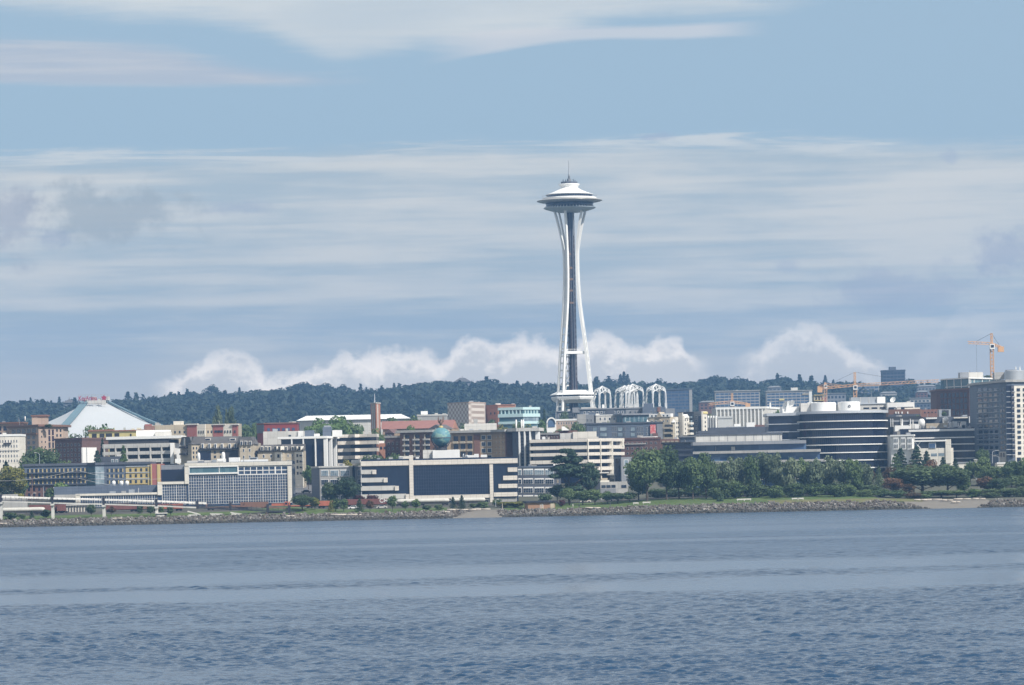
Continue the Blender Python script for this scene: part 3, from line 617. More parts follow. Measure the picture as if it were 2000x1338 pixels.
def crown(kind, n, card, seed):
    """leaf clumps of a crown in a unit box (height 1, width 1)"""
    r = np.random.default_rng(seed)
    if kind in ('round', 'oval', 'bush', 'wide'):
        cz, rz, rx, k, l0, l1 = {'round': (.60, .36, .36, 30, .10, .17), 'oval': (.56, .42, .33, 34, .09, .16), 'bush': (.44, .42, .36, 16, .13, .22), 'wide': (.62, .26, .40, 30, .09, .16)}[kind]
        d = r.normal(size=(k, 3)); d /= np.linalg.norm(d, axis=1, keepdims=True); q = r.uniform(.35, 1., (k, 1)) ** .6
        C = d * q * np.array([rx, rx, rz]) * np.array([.80, .80, .84]) + np.array([0, 0, cz]); low = C[:, 2] < cz - rz * .55; C[low, :2] *= 1.15
        Rr = r.uniform(l0, l1, (k, 1)) * np.array([1.15, 1.15, .85]) * r.uniform(.8, 1.2, (k, 3)); p, nm = lobes_pts(C, Rr, n, r)
    elif kind == 'poplar':
        k = 26; z = r.uniform(.1, .95, k); rr = .34 * np.sin(np.clip(z * 1.02, 0, 1) ** .75 * math.pi) ** .6; a = r.uniform(0, 6.28, k)
        C = np.stack([rr * np.cos(a) * .7, rr * np.sin(a) * .7, z], 1); Rr = np.stack([.10 + .10 * rr / .34, .10 + .10 * rr / .34, np.full(k, .11)], 1); p, nm = lobes_pts(C, Rr, n, r)
    elif kind == 'conifer':
        tiers = r.integers(11, 14); t = r.integers(0, tiers, n); z0 = .06 + .92 * (t + r.uniform(0, .35, n)) / tiers; prof = (1 - z0) ** .85
        br = r.integers(0, 9, n); a = br * 6.283 / 9 + t * 1.7 + r.normal(0, .22, n); q = r.random(n) ** .6
        ln = .5 * prof * (.72 + .5 * np.abs(np.sin(br * 7.1 + t * 3.3))); rad = q * ln + .01
        p = np.stack([rad * np.cos(a), rad * np.sin(a), z0 - .10 * q * prof + r.normal(0, .012, n)], 1); nm = np.stack([np.cos(a) * .4, np.sin(a) * .4, np.ones(n)], 1) + r.normal(size=(n, 3)) * .4
    elif kind == 'cedar':
        k = 26; z = np.sort(r.uniform(.16, .97, k)); rr = .40 * (1 - (z - .1) / .95) ** .55 * r.uniform(.5, 1.1, k); a = np.arange(k) * 2.4
        C = np.stack([rr * np.cos(a), rr * np.sin(a), z], 1); Rr = np.stack([.10 + .12 * (1 - z), .10 + .12 * (1 - z), np.full(k, .04)], 1); p, nm = lobes_pts(C, Rr, n, r, .5); nm[:, 2] += .8
    V, Fq = cards(p, nm, card, r); V[:, 2] = np.maximum(V[:, 2], .005); return V, Fq
def trunk_mb(kind, seed):
    r = random.Random(seed); m = MB(); top = {'conifer': .95, 'poplar': .8, 'cedar': .9, 'bush': .4}.get(kind, .62); w = {'conifer': .018, 'poplar': .02, 'bush': .03}.get(kind, .026)
    pts = [(0, 0, -.03), (r.uniform(-.01, .01), r.uniform(-.01, .01), top * .4), (r.uniform(-.02, .02), r.uniform(-.02, .02), top)]; m.path(pts, w, w * .35, 7)
    if kind not in ('conifer', 'poplar'):
        for i in range(7):
            a = i * 2.4 + r.uniform(-.3, .3); z = r.uniform(.16 if kind != 'bush' else .05, .45); q = r.uniform(.18, .32); e = (q * math.cos(a), q * math.sin(a), z + r.uniform(.12, .3)); m.path([(0, 0, z), (e[0] * .5, e[1] * .5, z + (e[2] - z) * .6), e], w * .45, w * .12, 5)
    return m
PROTO = {}
def proto(kind, size, leaf, var):
    key = (kind, size, leaf, var)
    if key not in PROTO:
        n, card = {'big': (5200, .026), 'mid': (2400, .036), 'small': (900, .055), 'tiny': (420, .075)}[size]
        if kind == 'conifer': n = int(n * 1.15); card *= .9
        mk = (kind, size, var)
        if mk not in PROTO:
            PROTO[mk] = (crown(kind, n, card, hash(str(mk)) % 9999 if False else sum(map(ord, kind + size)) * 7 + var), trunk_mb(kind, var).build('trunk', M['bark']))
            o = PROTO[mk][1]; me = o.data; bpy.data.objects.remove(o); PROTO[mk] = (PROTO[mk][0], me)
        (V, Fq), tm = PROTO[mk]
        PROTO[key] = (np_mesh('crown', V, Fq, LM[leaf]), tm)
    return PROTO[key]
NVAR = {'round': 4, 'oval': 4, 'wide': 2, 'bush': 4, 'poplar': 2, 'conifer': 4, 'cedar': 2}
_tc = [0]
def tree(kind, px, Y, pyt, wpx, label, leaf='mid', size='mid', group=None, pyb=None, name=None, cat=None, sink=0., parts=True):
    """a tree thing standing at photo column px, distance Y, reaching up to row pyt, wpx columns wide"""
    _tc[0] += 1; t = _tc[0]; p = P(px, pyt, Y); q = P(px, pyb, Y) if pyb else None
    zb = q.z if q else gz(p.x, Y) - sink; h = p.z - zb; w = wpx * Y / F * 1.28; cm, tm = proto(kind, size, leaf, t % NVAR[kind])
    name = name or {'conifer': 'conifer_tree', 'poplar': 'poplar_tree', 'cedar': 'cedar_tree', 'bush': 'shrub'}.get(kind, 'leafy_tree'); cat = cat or ('shrub' if kind == 'bush' else 'tree')
    x = GX(px, Y, (pyt + (pyb or pyt + 30)) / 2)
    if not parts:
        o = link(name, cm, (x, Y, zb)); o.scale = (w, w, h); o.rotation_euler.z = t * 2.4; return tag(o, label, cat, group)
    r = empty(name, (x, Y, zb), label, cat, group); r.rotation_euler.z = t * 2.4
    for nm, me in (('trunk', tm), ('crown', cm)):
        o = link(nm, me, (0, 0, 0), r); o.scale = (w, w, h)
    return r
# ------------------------------------------------------------------ buildings
def offset(pts, e):
    """move the visible outline (left to right) outwards by e"""
    n = len(pts); L = []
    for i in range(n - 1):
        (x0, y0), (x1, y1) = pts[i], pts[i + 1]; dx, dy = x1 - x0, y1 - y0; l = math.hypot(dx, dy); nx, ny = dy / l * e, -dx / l * e
        L.append(((x0 + nx, y0 + ny), (x1 + nx, y1 + ny)))
    out = [(L[0][0][0] - (L[0][1][0] - L[0][0][0]) / max(1e-6, math.hypot(L[0][1][0] - L[0][0][0], L[0][1][1] - L[0][0][1])) * e, L[0][0][1] - (L[0][1][1] - L[0][0][1]) / max(1e-6, math.hypot(L[0][1][0] - L[0][0][0], L[0][1][1] - L[0][0][1])) * e)]
    for a, b in zip(L, L[1:]):
        x1, y1 = a[0]; x2, y2 = a[1]; x3, y3 = b[0]; x4, y4 = b[1]; d = (x1 - x2) * (y3 - y4) - (y1 - y2) * (x3 - x4)
        if abs(d) < 1e-9: out.append(a[1]); continue
        t = ((x1 - x3) * (y3 - y4) - (y1 - y3) * (x3 - x4)) / d; out.append((x1 + t * (x2 - x1), y1 + t * (y2 - y1)))
    a = L[-1]; l = math.hypot(a[1][0] - a[0][0], a[1][1] - a[0][1]); out.append((a[1][0] + (a[1][0] - a[0][0]) / l * e, a[1][1] + (a[1][1] - a[0][1]) / l * e))
    return out
class Bld:
    def __init__(s, name, label, pts, ptop, mat, D=18, cat='building', group=None, cap=None, z0=None, wallname='wall', pref=0, pbot=None):
        s.D = D; s.pts = [(GX(a, Y, ptop), Y) for a, Y in pts]; s.w = []
        s.z1 = P(pts[pref][0], ptop, pts[pref][1]).z; cx = (s.pts[0][0] + s.pts[-1][0]) / 2; cy = sum(p[1] for p in s.pts) / len(s.pts) + D / 2
        s.z0 = z0 if z0 is not None else (P(pts[pref][0], pbot, pts[pref][1]).z if pbot else gz(cx, cy) - 2.5)
        s.T = empty(name, (cx, cy, s.z0), label, cat, group); s.k = 0
        s.wall = s.block(s.pts, s.z0, s.z1, mat, wallname) if mat else None
        if cap: s.cap(cap)
    def back(s, pts, D=None): D = D or s.D; return list(pts) + [(pts[-1][0] + .3, pts[-1][1] + D), (pts[0][0] - .3, pts[0][1] + D)]
    def block(s, pts, z0, z1, mat, name, D=None, parent=None):
        m = MB(); m.prism(s.back(pts, D), z0, z1); return m.build(name, M[mat] if isinstance(mat, str) else mat, parent or s.T)
    def cap(s, mat='pale', h=.6, e=.25, over=.35, z=None, name='parapet', D=None):
        s.k += 1; z = s.z1 if z is None else z; return s.block(offset(s.pts, e + .003 * s.k), z - h, z + over, mat, name, D)
    def ring(s, pyt, pyb, mat, e=.3, name='spandrel', px=None, i=0, pts=None, D=None):
        """a slab following the whole outline between two photo rows"""
        s.k += 1; pts = pts or s.pts; A = pts[0]; px = px or s._px(A); return s.block(offset(pts, e + .002 * (s.k % 5)), P(px, pyb, A[1]).z, P(px, pyt, A[1]).z, mat, name, D)
    def _px(s, A): return 1000 + A[0] * F / A[1]
    def hit(s, i, px, py):
        A, Bq = s.pts[i], s.pts[i + 1]; x, y = un(px, py); k = (x - 1000) / F; dx, dy = Bq[0] - A[0], Bq[1] - A[1]; t = (k * A[1] - A[0]) / (dx - k * dy)
        X, Y = A[0] + t * dx, A[1] + t * dy; return X, Y, P(px, py, Y).z
    def rect(s, i, p0, p1, pyt, pyb):
        pm, ym = (p0 + p1) / 2, (pyt + pyb) / 2; a = s.hit(i, p0, ym); b = s.hit(i, p1, ym); return (a[0], a[1]), (b[0], b[1]), s.hit(i, pm, pyb)[2], s.hit(i, pm, pyt)[2]
    def slab(s, i, p0, p1, pyt, pyb, mat, d1=.25, d0=-.3, name='trim', parent=None, label=None):
        A, Bq, z0, z1 = s.rect(i, p0, p1, pyt, pyb); m = MB(); m.obox(A, Bq, d0, d1, z0, z1); return m.build(name, M[mat] if isinstance(mat, str) else mat, parent or s.T, label=label)
    def wins(s, i, p0, p1, pyt, pyb, nx, nz, fu=.6, fz=.6, mat='glass', frame=None, name='window', d=.10, pick=None):
        A, Bq, z0, z1 = s.rect(i, p0, p1, pyt, pyb); dx, dy = (Bq[0] - A[0]) / nx, (Bq[1] - A[1]) / nx; dz = (z1 - z0) / nz
        for r in range(nz):
            for c in range(nx):
                if pick and not pick(c, r): continue
                a = (A[0] + dx * (c + .5 - fu / 2), A[1] + dy * (c + .5 - fu / 2)); b = (A[0] + dx * (c + .5 + fu / 2), A[1] + dy * (c + .5 + fu / 2)); zc = z1 - dz * (r + .5)
                s.w.append((name, a, b, zc - dz * fz / 2, zc + dz * fz / 2, mat, frame, d))
    def box(s, p0, p1, pyt, pyb, mat, name='roof_unit', dy=6., D=6., label=None, Y=None):
        """a block on the roof, dy metres behind the front"""
        Y = Y or s.pts[0][1] + dy; a, b = GX(p0, Y, pyt), GX(p1, Y, pyt); pm = (p0 + p1) / 2; m = MB(); m.box(a, b, Y, Y + D, P(pm, pyb, Y).z, P(pm, pyt, Y).z); return m.build(name, M[mat] if isinstance(mat, str) else mat, s.T, label=label)
    def vent(s, px, pyt, pyb, wpx, mat='white', name='roof_vent', dy=5., Y=None, n=14):
        Y = Y or s.pts[0][1] + dy; x = GX(px, Y, pyt); z1, z0 = P(px, pyt, Y).z, P(px, pyb, Y).z; r = wpx / 2 * Y / F; h = z1 - z0; m = MB(); m.sm = True
        m.lathe(x, Y, [(r * .8, z0), (r * .8, z0 + h * .3), (r, z0 + h * .34), (r, z0 + h * .74), (r * .8, z0 + h * .9), (r * .4, z1)], n); return m.build(name, M[mat], s.T)
    def mast(s, px, pyt, pyb, r=.12, dy=5., mat='grey', name='antenna'):
        Y = s.pts[0][1] + dy; x = GX(px, Y, pyt); m = MB(); m.tube((x, Y, P(px, pyb, Y).z), (x, Y, P(px, pyt, Y).z), r, r * .6); return m.build(name, M[mat], s.T)
    def done(s):
        s.clutter()
        one = {}
        for k, (name, a, b, z0, z1, mat, frame, d) in enumerate(s.w):
            nm = one.setdefault(name, []); nm.append((a, b, z0, z1, mat, frame, d))
        for name, L in one.items():
            L.sort(key=lambda q: -(q[3] - q[2]) * math.hypot(q[1][0] - q[0][0], q[1][1] - q[0][1]))
            rest = {}
            for k, (a, b, z0, z1, mat, frame, d) in enumerate(L):
                if k < 100: m = MB()
                else: m = rest.setdefault((mat, frame), MB())
                f = .12 if frame else 0; w = math.hypot(b[0] - a[0], b[1] - a[1]); ux, uy = (b[0] - a[0]) / w, (b[1] - a[1]) / w; t = min(.16, w * .14)
                if frame: m.cur = 1; m.obox(a, b, -.2, d * .6, z0, z1); m.cur = 0; m.obox((a[0] + ux * t, a[1] + uy * t), (b[0] - ux * t, b[1] - uy * t), -.2, d, z0 + t, z1 - t)
                else: m.obox(a, b, -.2, d, z0, z1)
                if k < 100: m.build(name, [M[mat]] + ([M[frame]] if frame else []), s.T)
            for (mat, frame), m in rest.items(): m.build(name, [M[mat]] + ([M[frame]] if frame else []), s.T, kind='stuff')
        s.w = []; return s
    def clutter(s):
        """a few small plant boxes and pipes on a wide flat roof"""
        if s.wall is None or s.T['category'] != 'building' or s.pts[0][1] > 2400: return
        A, Bq = s.pts[0], s.pts[-1]; w = Bq[0] - A[0]; r = random.Random(int(abs(A[0]) * 10 + A[1]))
        if w < 9: return
        y0 = max(p[1] for p in s.pts)
        for i in range(min(5, int(w / 7))):
            x = A[0] + w * r.uniform(.08, .9); y = y0 + r.uniform(1.5, max(2, s.D * .35)); h = r.uniform(.5, 1.5); m = MB(); m.sm = False
            if i % 3 == 2: m.tube((x, y, s.z1 - .2), (x, y, s.z1 + h + .6), .14, n=6)
            else: m.box(x, x + r.uniform(.8, 2.6), y, y + 1.6, s.z1 - .2, s.z1 + h)
            m.build('flue' if i % 3 == 2 else 'roof_unit', M[r.choice(['pale', 'steel', 'grey', 'concrete'])], s.T)
    def gable(s, i, p0, p1, pyt, pyb, mat, d1=.3, name='gable', depth=6):
        A, Bq, z0, z1 = s.rect(i, p0, p1, pyt, pyb); dx, dy = Bq[0] - A[0], Bq[1] - A[1]; L = math.hypot(dx, dy); nx, ny = dy / L, -dx / L; mid = ((A[0] + Bq[0]) / 2, (A[1] + Bq[1]) / 2); m = MB()
        f = [(A[0] + nx * d1, A[1] + ny * d1, z0), (Bq[0] + nx * d1, Bq[1] + ny * d1, z0), (mid[0] + nx * d1, mid[1] + ny * d1, z1)]; k = [(p[0] - nx * depth, p[1] - ny * depth, p[2]) for p in f]
        m.solid(f + k, [(0, 1, 2), (5, 4, 3), (0, 3, 4, 1), (1, 4, 5, 2), (2, 5, 3, 0)]); return m.build(name, M[mat], s.T)
    def hip(s, ptop, mat, e=.6, rise_in=4., name='roof', py0=None, D=None):
        """sloped roof over the outline, its top set back by rise_in"""
        D = D or s.D; lo = s.back(offset(s.pts, e), D + e); hi = s.back(offset(s.pts, -rise_in), D - 2 * rise_in); px = s._px(s.pts[0]); m = MB()
        z = P(px, ptop, s.pts[0][1]).z; m.prism(lo, s.z1, z, hi) if True else None; return m.build(name, M[mat], s.T)
# ------------------------------------------------------------------ buildings, left part of the shore
def b_arena():
    Y = 2300; T = empty('arena', (GX(200, Y, 800), Y + 60, gz(0, Y) - 2), 'arena with a broad white pyramid roof and teal ridges', 'arena')
    def q(px, py, y): p = P(px, py, y); return (p.x, p.y, p.z)
    ap = [q(168, 784, Y + 74), q(205, 783, Y + 74)]; ap2 = [q(176, 783, Y + 92), q(213, 782, Y + 92)]
    L = q(14, 852, Y + 84); C = q(100, 858, Y); Rr = q(352, 846, Y + 40); m = MB(); m.face([L, C, ap[0], ap2[0]]); m.face([C, Rr, ap[1], ap[0]]); m.face([Rr, (Rr[0] - 10, Rr[1] + 110, Rr[2]), ap2[1], ap[1]]); m.face([ap[0], ap[1], ap2[1], ap2[0]]); m.face([(Rr[0] - 10, Rr[1] + 110, Rr[2]), L, ap2[0], ap2[1]])
    # each roof panel sags a little: split and lower the middle
    m2 = MB()
    def sag(a, b, c, d, n=10):
        pt = lambda u, v: tuple((a[k] * (1 - u) + b[k] * u) * (1 - v) + (d[k] * (1 - u) + c[k] * u) * v - (2.6 * math.sin(math.pi * v) * .8 if k == 2 else 0) for k in range(3))
        for i in range(n):
            for j in range(n): m2.face([pt(i / n, j / n), pt((i + 1) / n, j / n), pt((i + 1) / n, (j + 1) / n), pt(i / n, (j + 1) / n)])
    sag(L, C, ap[0], ap2[0]); sag(C, Rr, ap[1], ap[0]); sag(Rr, (Rr[0] - 10, Rr[1] + 110, Rr[2]), ap2[1], ap[1]); m2.face([ap[0], ap[1], ap2[1], ap2[0]])
    m2.build('roof', pmat('arena_roof', (.50, .52, .53), .6, .05, .06, .03, kind='ribs'), T)
    w = MB(); w.prism([(L[0] + 4, L[1]), (C[0] + 3, C[1] + 6), (Rr[0] - 4, Rr[1] + 3), (Rr[0] - 8, Rr[1] + 90), (L[0] + 6, L[1] + 30)], gz(0, Y) - 2, C[2] - 1); w.build('wall', M['concrete'], T)
    def ridge(a, b, wd, name):
        r = MB(); pts = [Vector(a).lerp(Vector(b), i / 8) - Vector((0, 0, 2.0 * math.sin(math.pi * i / 8) * .5 - .5)) for i in range(9)]
        for p_, q_ in zip(pts, pts[1:]): r.beam(p_, q_, wd, 1.2)
        r.build('ridge', M['teal'], T)
    ridge(C, ap[0], 4.6, 'ridge'); ridge(Rr, ap[1], 2.0, 'ridge'); 
    pl = MB(); z0 = ap[0][2]; x0, x1 = ap[0][0] - 4, ap[1][0] + 3; y0 = Y + 66; pl.box(x0 + 5, x1 - 2, y0 + 4, y0 + 20, z0 - 3, z0 + .5); P0 = pl.build('roof_platform', M['pale'], T)
    for i, f in enumerate((.15, .45, .62, .9)):
        e = MB(); xx = x0 + (x1 - x0) * f; e.box(xx, xx + 2.2, y0 + 5, y0 + 8, z0 + .5, z0 + 1.6 + (i % 2) * 1.3); e.build('roof_unit', M['pale'], P0)
    r = MB()
    for i in range(9): xx = x0 + 2 + (x1 - x0 - 2) * i / 8; r.tube((xx, y0 + 4, z0 + 1.6), (xx, y0 + 4, z0 + 4.4), .12, n=4)
    for h in (3., 4.4): r.tube((x0 + 2, y0 + 4, z0 + h), (x1, y0 + 4, z0 + h), .1, n=4)
    r.build('railing', M['steel'], P0)
    red = pmat('sign_red', (.30, .04, .075), .5, .05, .4, 0)
    cu = bpy.data.curves.new('lettering', 'FONT'); cu.body = 'KeyArena'; cu.size = 4.2; cu.extrude = .25; cu.offset = .05; cu.align_x = 'LEFT'
    to = bpy.data.objects.new('tmp', cu); COL.objects.link(to); dg = bpy.context.evaluated_depsgraph_get(); me = bpy.data.meshes.new_from_object(to.evaluated_get(dg)); bpy.data.objects.remove(to)
    me.materials.clear(); me.materials.append(red); sgn = empty('rooftop_sign', (x0 - 3, y0 - 1, z0), 'red rooftop lettering with a red emblem on the white arena roof', 'sign')
    p = P(153.5, 780.5, y0 - 1); sgn.location = (p.x, y0 - 1, p.z - .6); o = link('lettering', me, (0, 0, 0), sgn); o.rotation_euler = (R(90), 0, 0); wid = max(v.co.x for v in me.vertices); o.scale = ((GX(192, y0) - p.x) / wid, 1, 1)
    fr = MB(); yy = y0 - .4
    for i in range(10): xx = p.x + (GX(212, y0) - p.x) * i / 9; fr.tube((xx, yy, p.z - 4), (xx, yy, p.z + 3.4), .1, n=4)
    for h in (-.5, 3.2): fr.tube((p.x, yy, p.z + h), (GX(212, y0), yy, p.z + h), .1, n=4)
    fr.build('sign_frame', M['steel'], sgn)
    e = MB(); cx, cz = GX(203.5, y0, 776), P(203.5, 777, y0).z
    pts = [(cx + rr * math.sin(R(a)), cz + rr * math.cos(R(a))) for a, rr in ((0, 1.9), (36, 1.15), (72, 2.0), (108, 1.25), (144, 2.0), (180, 1.2), (216, 2.0), (252, 1.25), (288, 2.0), (324, 1.15))]
    e.solid([(a, y0 - 1.4, b) for a, b in pts] + [(a, y0 - .8, b) for a, b in pts], [tuple(range(10)), tuple(range(10, 20))[::-1]] + [(i, i + 10, (i + 1) % 10 + 10, (i + 1) % 10) for i in range(10)]); e.build('emblem', red, sgn)
b_arena()

# pinkish-brown apartment block, far left
b = Bld('apartment_block', 'pinkish brown apartment block with brown eaves and a stair tower before the white arena roof', [(18, 1772), (75, 1745), (123, 1770)], 834, 'pink')
b.ring(832, 836, 'brown', 1.2, 'eave'); b.slab(0, 20, 74, 847, 850, 'brown', .9, name='eave')
b.wins(0, 22, 71, 837, 847, 5, 1, .75, .8, 'glass'); b.wins(0, 22, 71, 850, 890, 5, 4, .5, .6, 'glass'); b.wins(1, 78, 92, 838, 888, 2, 5, .25, .35, 'glass'); b.wins(1, 93, 107, 838, 888, 2, 4, .5, .85, 'glass_dark'); b.wins(1, 108, 122, 836, 884, 2, 5, .4, .5, 'glass')
b.box(62, 90, 812, 834, 'pink', 'stair_tower', 4, 9); b.box(60, 76, 810.5, 813.5, 'brown', 'tower_roof', 3.6, 10); b.box(75, 92, 810, 813, 'brick', 'tower_roof', 3.4, 10); b.mast(38, 818, 836, .15); b.vent(49, 813, 823, 2.4, 'white', 'flue')
b.done()
b = Bld('apartment_block', 'brown-eaved wing of flats with deep balconies at the left edge behind the cream building', [(-40, 1790), (43, 1782)], 827, 'pink')
b.ring(826, 829, 'brown', 1.0, 'eave'); b.wins(0, -38, 16, 831, 880, 5, 4, .6, .7, 'glass_dark', name='balcony_opening'); b.mast(36, 815, 827, .12, name='flue'); b.done()
b = Bld('apartment_building', 'cream ornate apartment building with arched windows at the left edge', [(-60, 1650), (38, 1650)], 851, 'cream', cap='white')
b.wins(0, -2, 36, 857, 905, 7, 5, .42, .6, 'glass', 'white'); b.slab(0, -4, 38, 879, 880.2, 'pale', .3, name='cornice'); b.slab(0, 7, 22, 865, 867, 'dsteel', .9, name='balcony'); b.done()
b = Bld('brick_building', 'dark red brick flats with a white rendered panel beside the parking garage', [(107, 1706), (160, 1690), (202, 1712)], 858, 'dbrick', cap='dbrick')
b.wins(0, 109, 158, 864, 904, 7, 4, .42, .6, 'glass', 'concrete'); b.slab(1, 160.5, 188, 874, 908, 'white', .3, name='rendered_panel'); b.slab(1, 167.6, 168.8, 874, 908, 'grey', .36, name='pipe'); b.vent(150, 853, 859, 5, 'steel'); b.done()
b = Bld('building_under_construction', 'building under construction wrapped in bright yellow sheathing with an orange roof edge', [(173, 1745), (283, 1735)], 842, 'sheath')
b.slab(0, 173, 222, 839, 842.5, 'orange', .5, name='roof_edge'); b.slab(0, 222, 283, 839.5, 842, 'orange', .4, name='roof_edge')
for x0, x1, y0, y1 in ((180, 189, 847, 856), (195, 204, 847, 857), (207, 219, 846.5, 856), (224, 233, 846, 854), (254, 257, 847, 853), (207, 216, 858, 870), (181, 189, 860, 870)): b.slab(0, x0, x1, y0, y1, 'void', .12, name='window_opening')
b.slab(0, 176, 283, 857, 859, 'sheath', .35, name='band'); b.done()

# concrete parking garage
b = Bld('parking_garage', 'pale concrete parking garage with open dark decks and a white rooftop box', [(202, 1648), (338, 1640), (350, 1668)], 868, None, 22, pbot=912)
b.pts = [(GX(202, 1648), 1648), (GX(338, 1640), 1640), (GX(350, 1668), 1668)]
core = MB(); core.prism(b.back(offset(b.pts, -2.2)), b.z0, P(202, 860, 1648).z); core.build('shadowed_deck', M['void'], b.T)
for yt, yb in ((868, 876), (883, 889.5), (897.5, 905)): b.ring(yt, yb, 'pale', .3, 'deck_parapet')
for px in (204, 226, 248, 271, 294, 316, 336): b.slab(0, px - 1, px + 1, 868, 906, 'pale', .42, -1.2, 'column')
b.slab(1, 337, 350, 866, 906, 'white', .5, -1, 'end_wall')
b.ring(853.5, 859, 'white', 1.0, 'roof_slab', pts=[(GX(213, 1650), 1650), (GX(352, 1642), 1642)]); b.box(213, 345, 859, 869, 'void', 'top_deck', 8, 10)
b.box(266, 330, 840, 855, 'white', 'roof_box', 6, 10); b.box(303, 332, 843, 856, 'pale', 'stair_house', 3, 8); b.box(283, 299, 832, 842, 'brick', 'lift_house', 12, 8); b.done()
b = Bld('garage_annex', 'dark grey low annex under the parking garage beside a pointed tree', [(192, 1632), (235, 1630)], 892, 'dgrey', 8); b.wins(0, 216, 232, 896, 905, 2, 1, .7, .8, 'glass_pale', 'white'); b.done()

# long dark apartment building with yellow panels
Y = 1568
b = Bld('apartment_building', 'long dark slate apartment building with yellow panels and a red brick end', [(46, Y), (171, Y), (186, Y - 4), (203, Y), (244, Y), (294, Y - 1)], 911, 'slate', 18)
b.ring(906.5, 911.2, 'dgrey', .5, 'parapet')
for x0, x1, n in ((51, 167, 14), (206, 241, 4)):
    b.wins(0 if x0 < 200 else 3, x0, x1, 913, 947, n, 3, .42, .62, 'glass', name='window'); b.wins(0 if x0 < 200 else 3, x0 + 3.5, x1 + 3.5, 913, 947, n, 3, .22, .55, 'yellow', name='yellow_panel', d=.07)
for yy in (922.5, 934, 945.5): b.slab(0, 47, 170, yy, yy + 1.6, 'dgrey', 1.1, name='balcony_rail')
for i, (x0, x1) in ((1, (171, 186)), (2, (186, 203))): b.slab(i, x0, x1, 912, 946, 'glass_pale' if i == 2 else 'glass_teal', .15, name='glass_bay')
for yy in (923, 935): b.slab(1, 171, 186, yy, yy + 1.2, 'silver', .3, name='floor_band'); b.slab(2, 186, 203, yy, yy + 1.2, 'silver', .3, name='floor_band')
b.slab(0, 49, 104, 947, 975, 'dbrick', .3, name='brick_base'); b.wins(0, 52, 102, 950, 972, 5, 2, .4, .6, 'glass_dark', name='window', d=.36)
b.slab(4, 246, 294, 910, 946, 'yellow', .2, name='yellow_front'); b.wins(4, 250, 292, 912, 946, 4, 3, .52, .66, 'glass', 'white', d=.3)
for yy in (910, 922, 934): b.slab(4, 246, 294, yy, yy + 1.3, 'silver', .5, name='floor_band')
b.slab(4, 289, 294, 908, 950, 'yellow', .4, name='corner_panel'); b.done()
b = Bld('apartment_building', 'narrow maroon red panelled stair block between yellow corner strips', [(294.2, 1566), (308, 1566), (313, 1572)], 906, 'redpanel', 16); b.slab(1, 308.2, 312.6, 907, 950, 'yellow', .2, name='corner_strip'); b.slab(0, 294.5, 297, 907, 950, 'yellow', .2, name='corner_strip'); b.done()

# cream framed glass building that steps down to the left
Y = 1508
b = Bld('office_building', 'cream framed office with a gridded blue glass front stepping down to the left', [(363, Y), (569, Y - 3)], 904, 'glass_grid', 20, wallname='glass_wall', pbot=992)
fr = 'cream'
b.slab(0, 361, 570, 902.5, 910, fr, .6, -.6, 'frame_top'); b.slab(0, 361, 369, 910, 945, fr, .6, -.6, 'frame_side'); b.slab(0, 562.5, 570, 910, 982, fr, .6, -.6, 'frame_side')
def mull(bb, i, p0, p1, yt, yb, nx, nz, mat='white', w=.095, d=.2):
    m = MB(); A, Bq, z0, z1 = bb.rect(i, p0, p1, yt, yb)
    for c in range(nx + 1):
        x, y = A[0] + (Bq[0] - A[0]) * c / nx, A[1] + (Bq[1] - A[1]) * c / nx; ww = w * (1.9 if c % 6 == 0 else 1); m.box(x - ww / 2, x + ww / 2, y - d, y + .1, z0, z1)
    for r in range(nz + 1): z = z0 + (z1 - z0) * r / nz; m.obox(A, Bq, -.1, d - .03, z - w / 2, z + w / 2)
    return m.build('mullion_grid', M[mat], bb.T)
mull(b, 0, 369, 562, 928, 983, 40, 10); mull(b, 0, 465, 562, 911, 926, 8, 2, w=.3)
b.slab(0, 369, 465, 912, 923, 'glass_teal', .3, name='ribbon_window'); m_ = b.slab(0, 369, 465, 910, 912.2, 'white', .7, name='window_frame'); b.slab(0, 369, 465, 923, 926, 'white', .7, name='window_frame'); b.slab(0, 464, 466, 910, 926, 'white', .7, name='window_frame'); b.slab(0, 428, 429, 912, 923, 'white', .5, name='window_frame'); b.slab(0, 369, 370.5, 910, 926, 'white', .7, name='window_frame')
b.box(447, 467, 893.5, 904, 'white', 'roof_unit', 5, 6); b.vent(388, 884, 903, 6, 'white'); b.vent(436, 883, 903, 7.5, 'white'); b.box(424, 440, 896, 904, 'white', 'roof_unit', 4, 4)
b.box(470, 522, 897.5, 904, 'white', 'roof_unit', 5, 6); b.box(487, 503, 893, 898, 'steel', 'louvre_unit', 5.5, 4); b.box(489, 501, 894.4, 895.6, 'void', 'louvre', 5.3, 1); b.box(489, 501, 896.2, 897.2, 'void', 'louvre', 5.3, 1); b.box(365, 416, 899.5, 904, 'pale', 'roof_screen', 4, 5); b.box(342, 352, 896, 904, 'white', 'roof_unit', 6, 4); b.done()
b = Bld('office_building', 'middle step of the cream framed glass office with a dark louvred upper wall', [(307, Y + .5), (362, Y + .3)], 942, 'glass_grid', 20, wallname='glass_wall', pbot=992)
b.slab(0, 308, 369, 940.5, 945.5, fr, .6, -.6, 'frame_top'); b.slab(0, 308, 317, 945, 967, fr, .6, -.6, 'frame_side'); mull(b, 0, 317, 368, 946, 985, 11, 7)
u = MB(); A = (GX(314, Y + 7), Y + 7); Bq = (GX(362, Y + 6), Y + 6); u.obox(A, Bq, -10, 0, P(314, 944, Y + 7).z, P(330, 908, Y + 7).z); u.build('upper_storey', M['grey'], b.T)
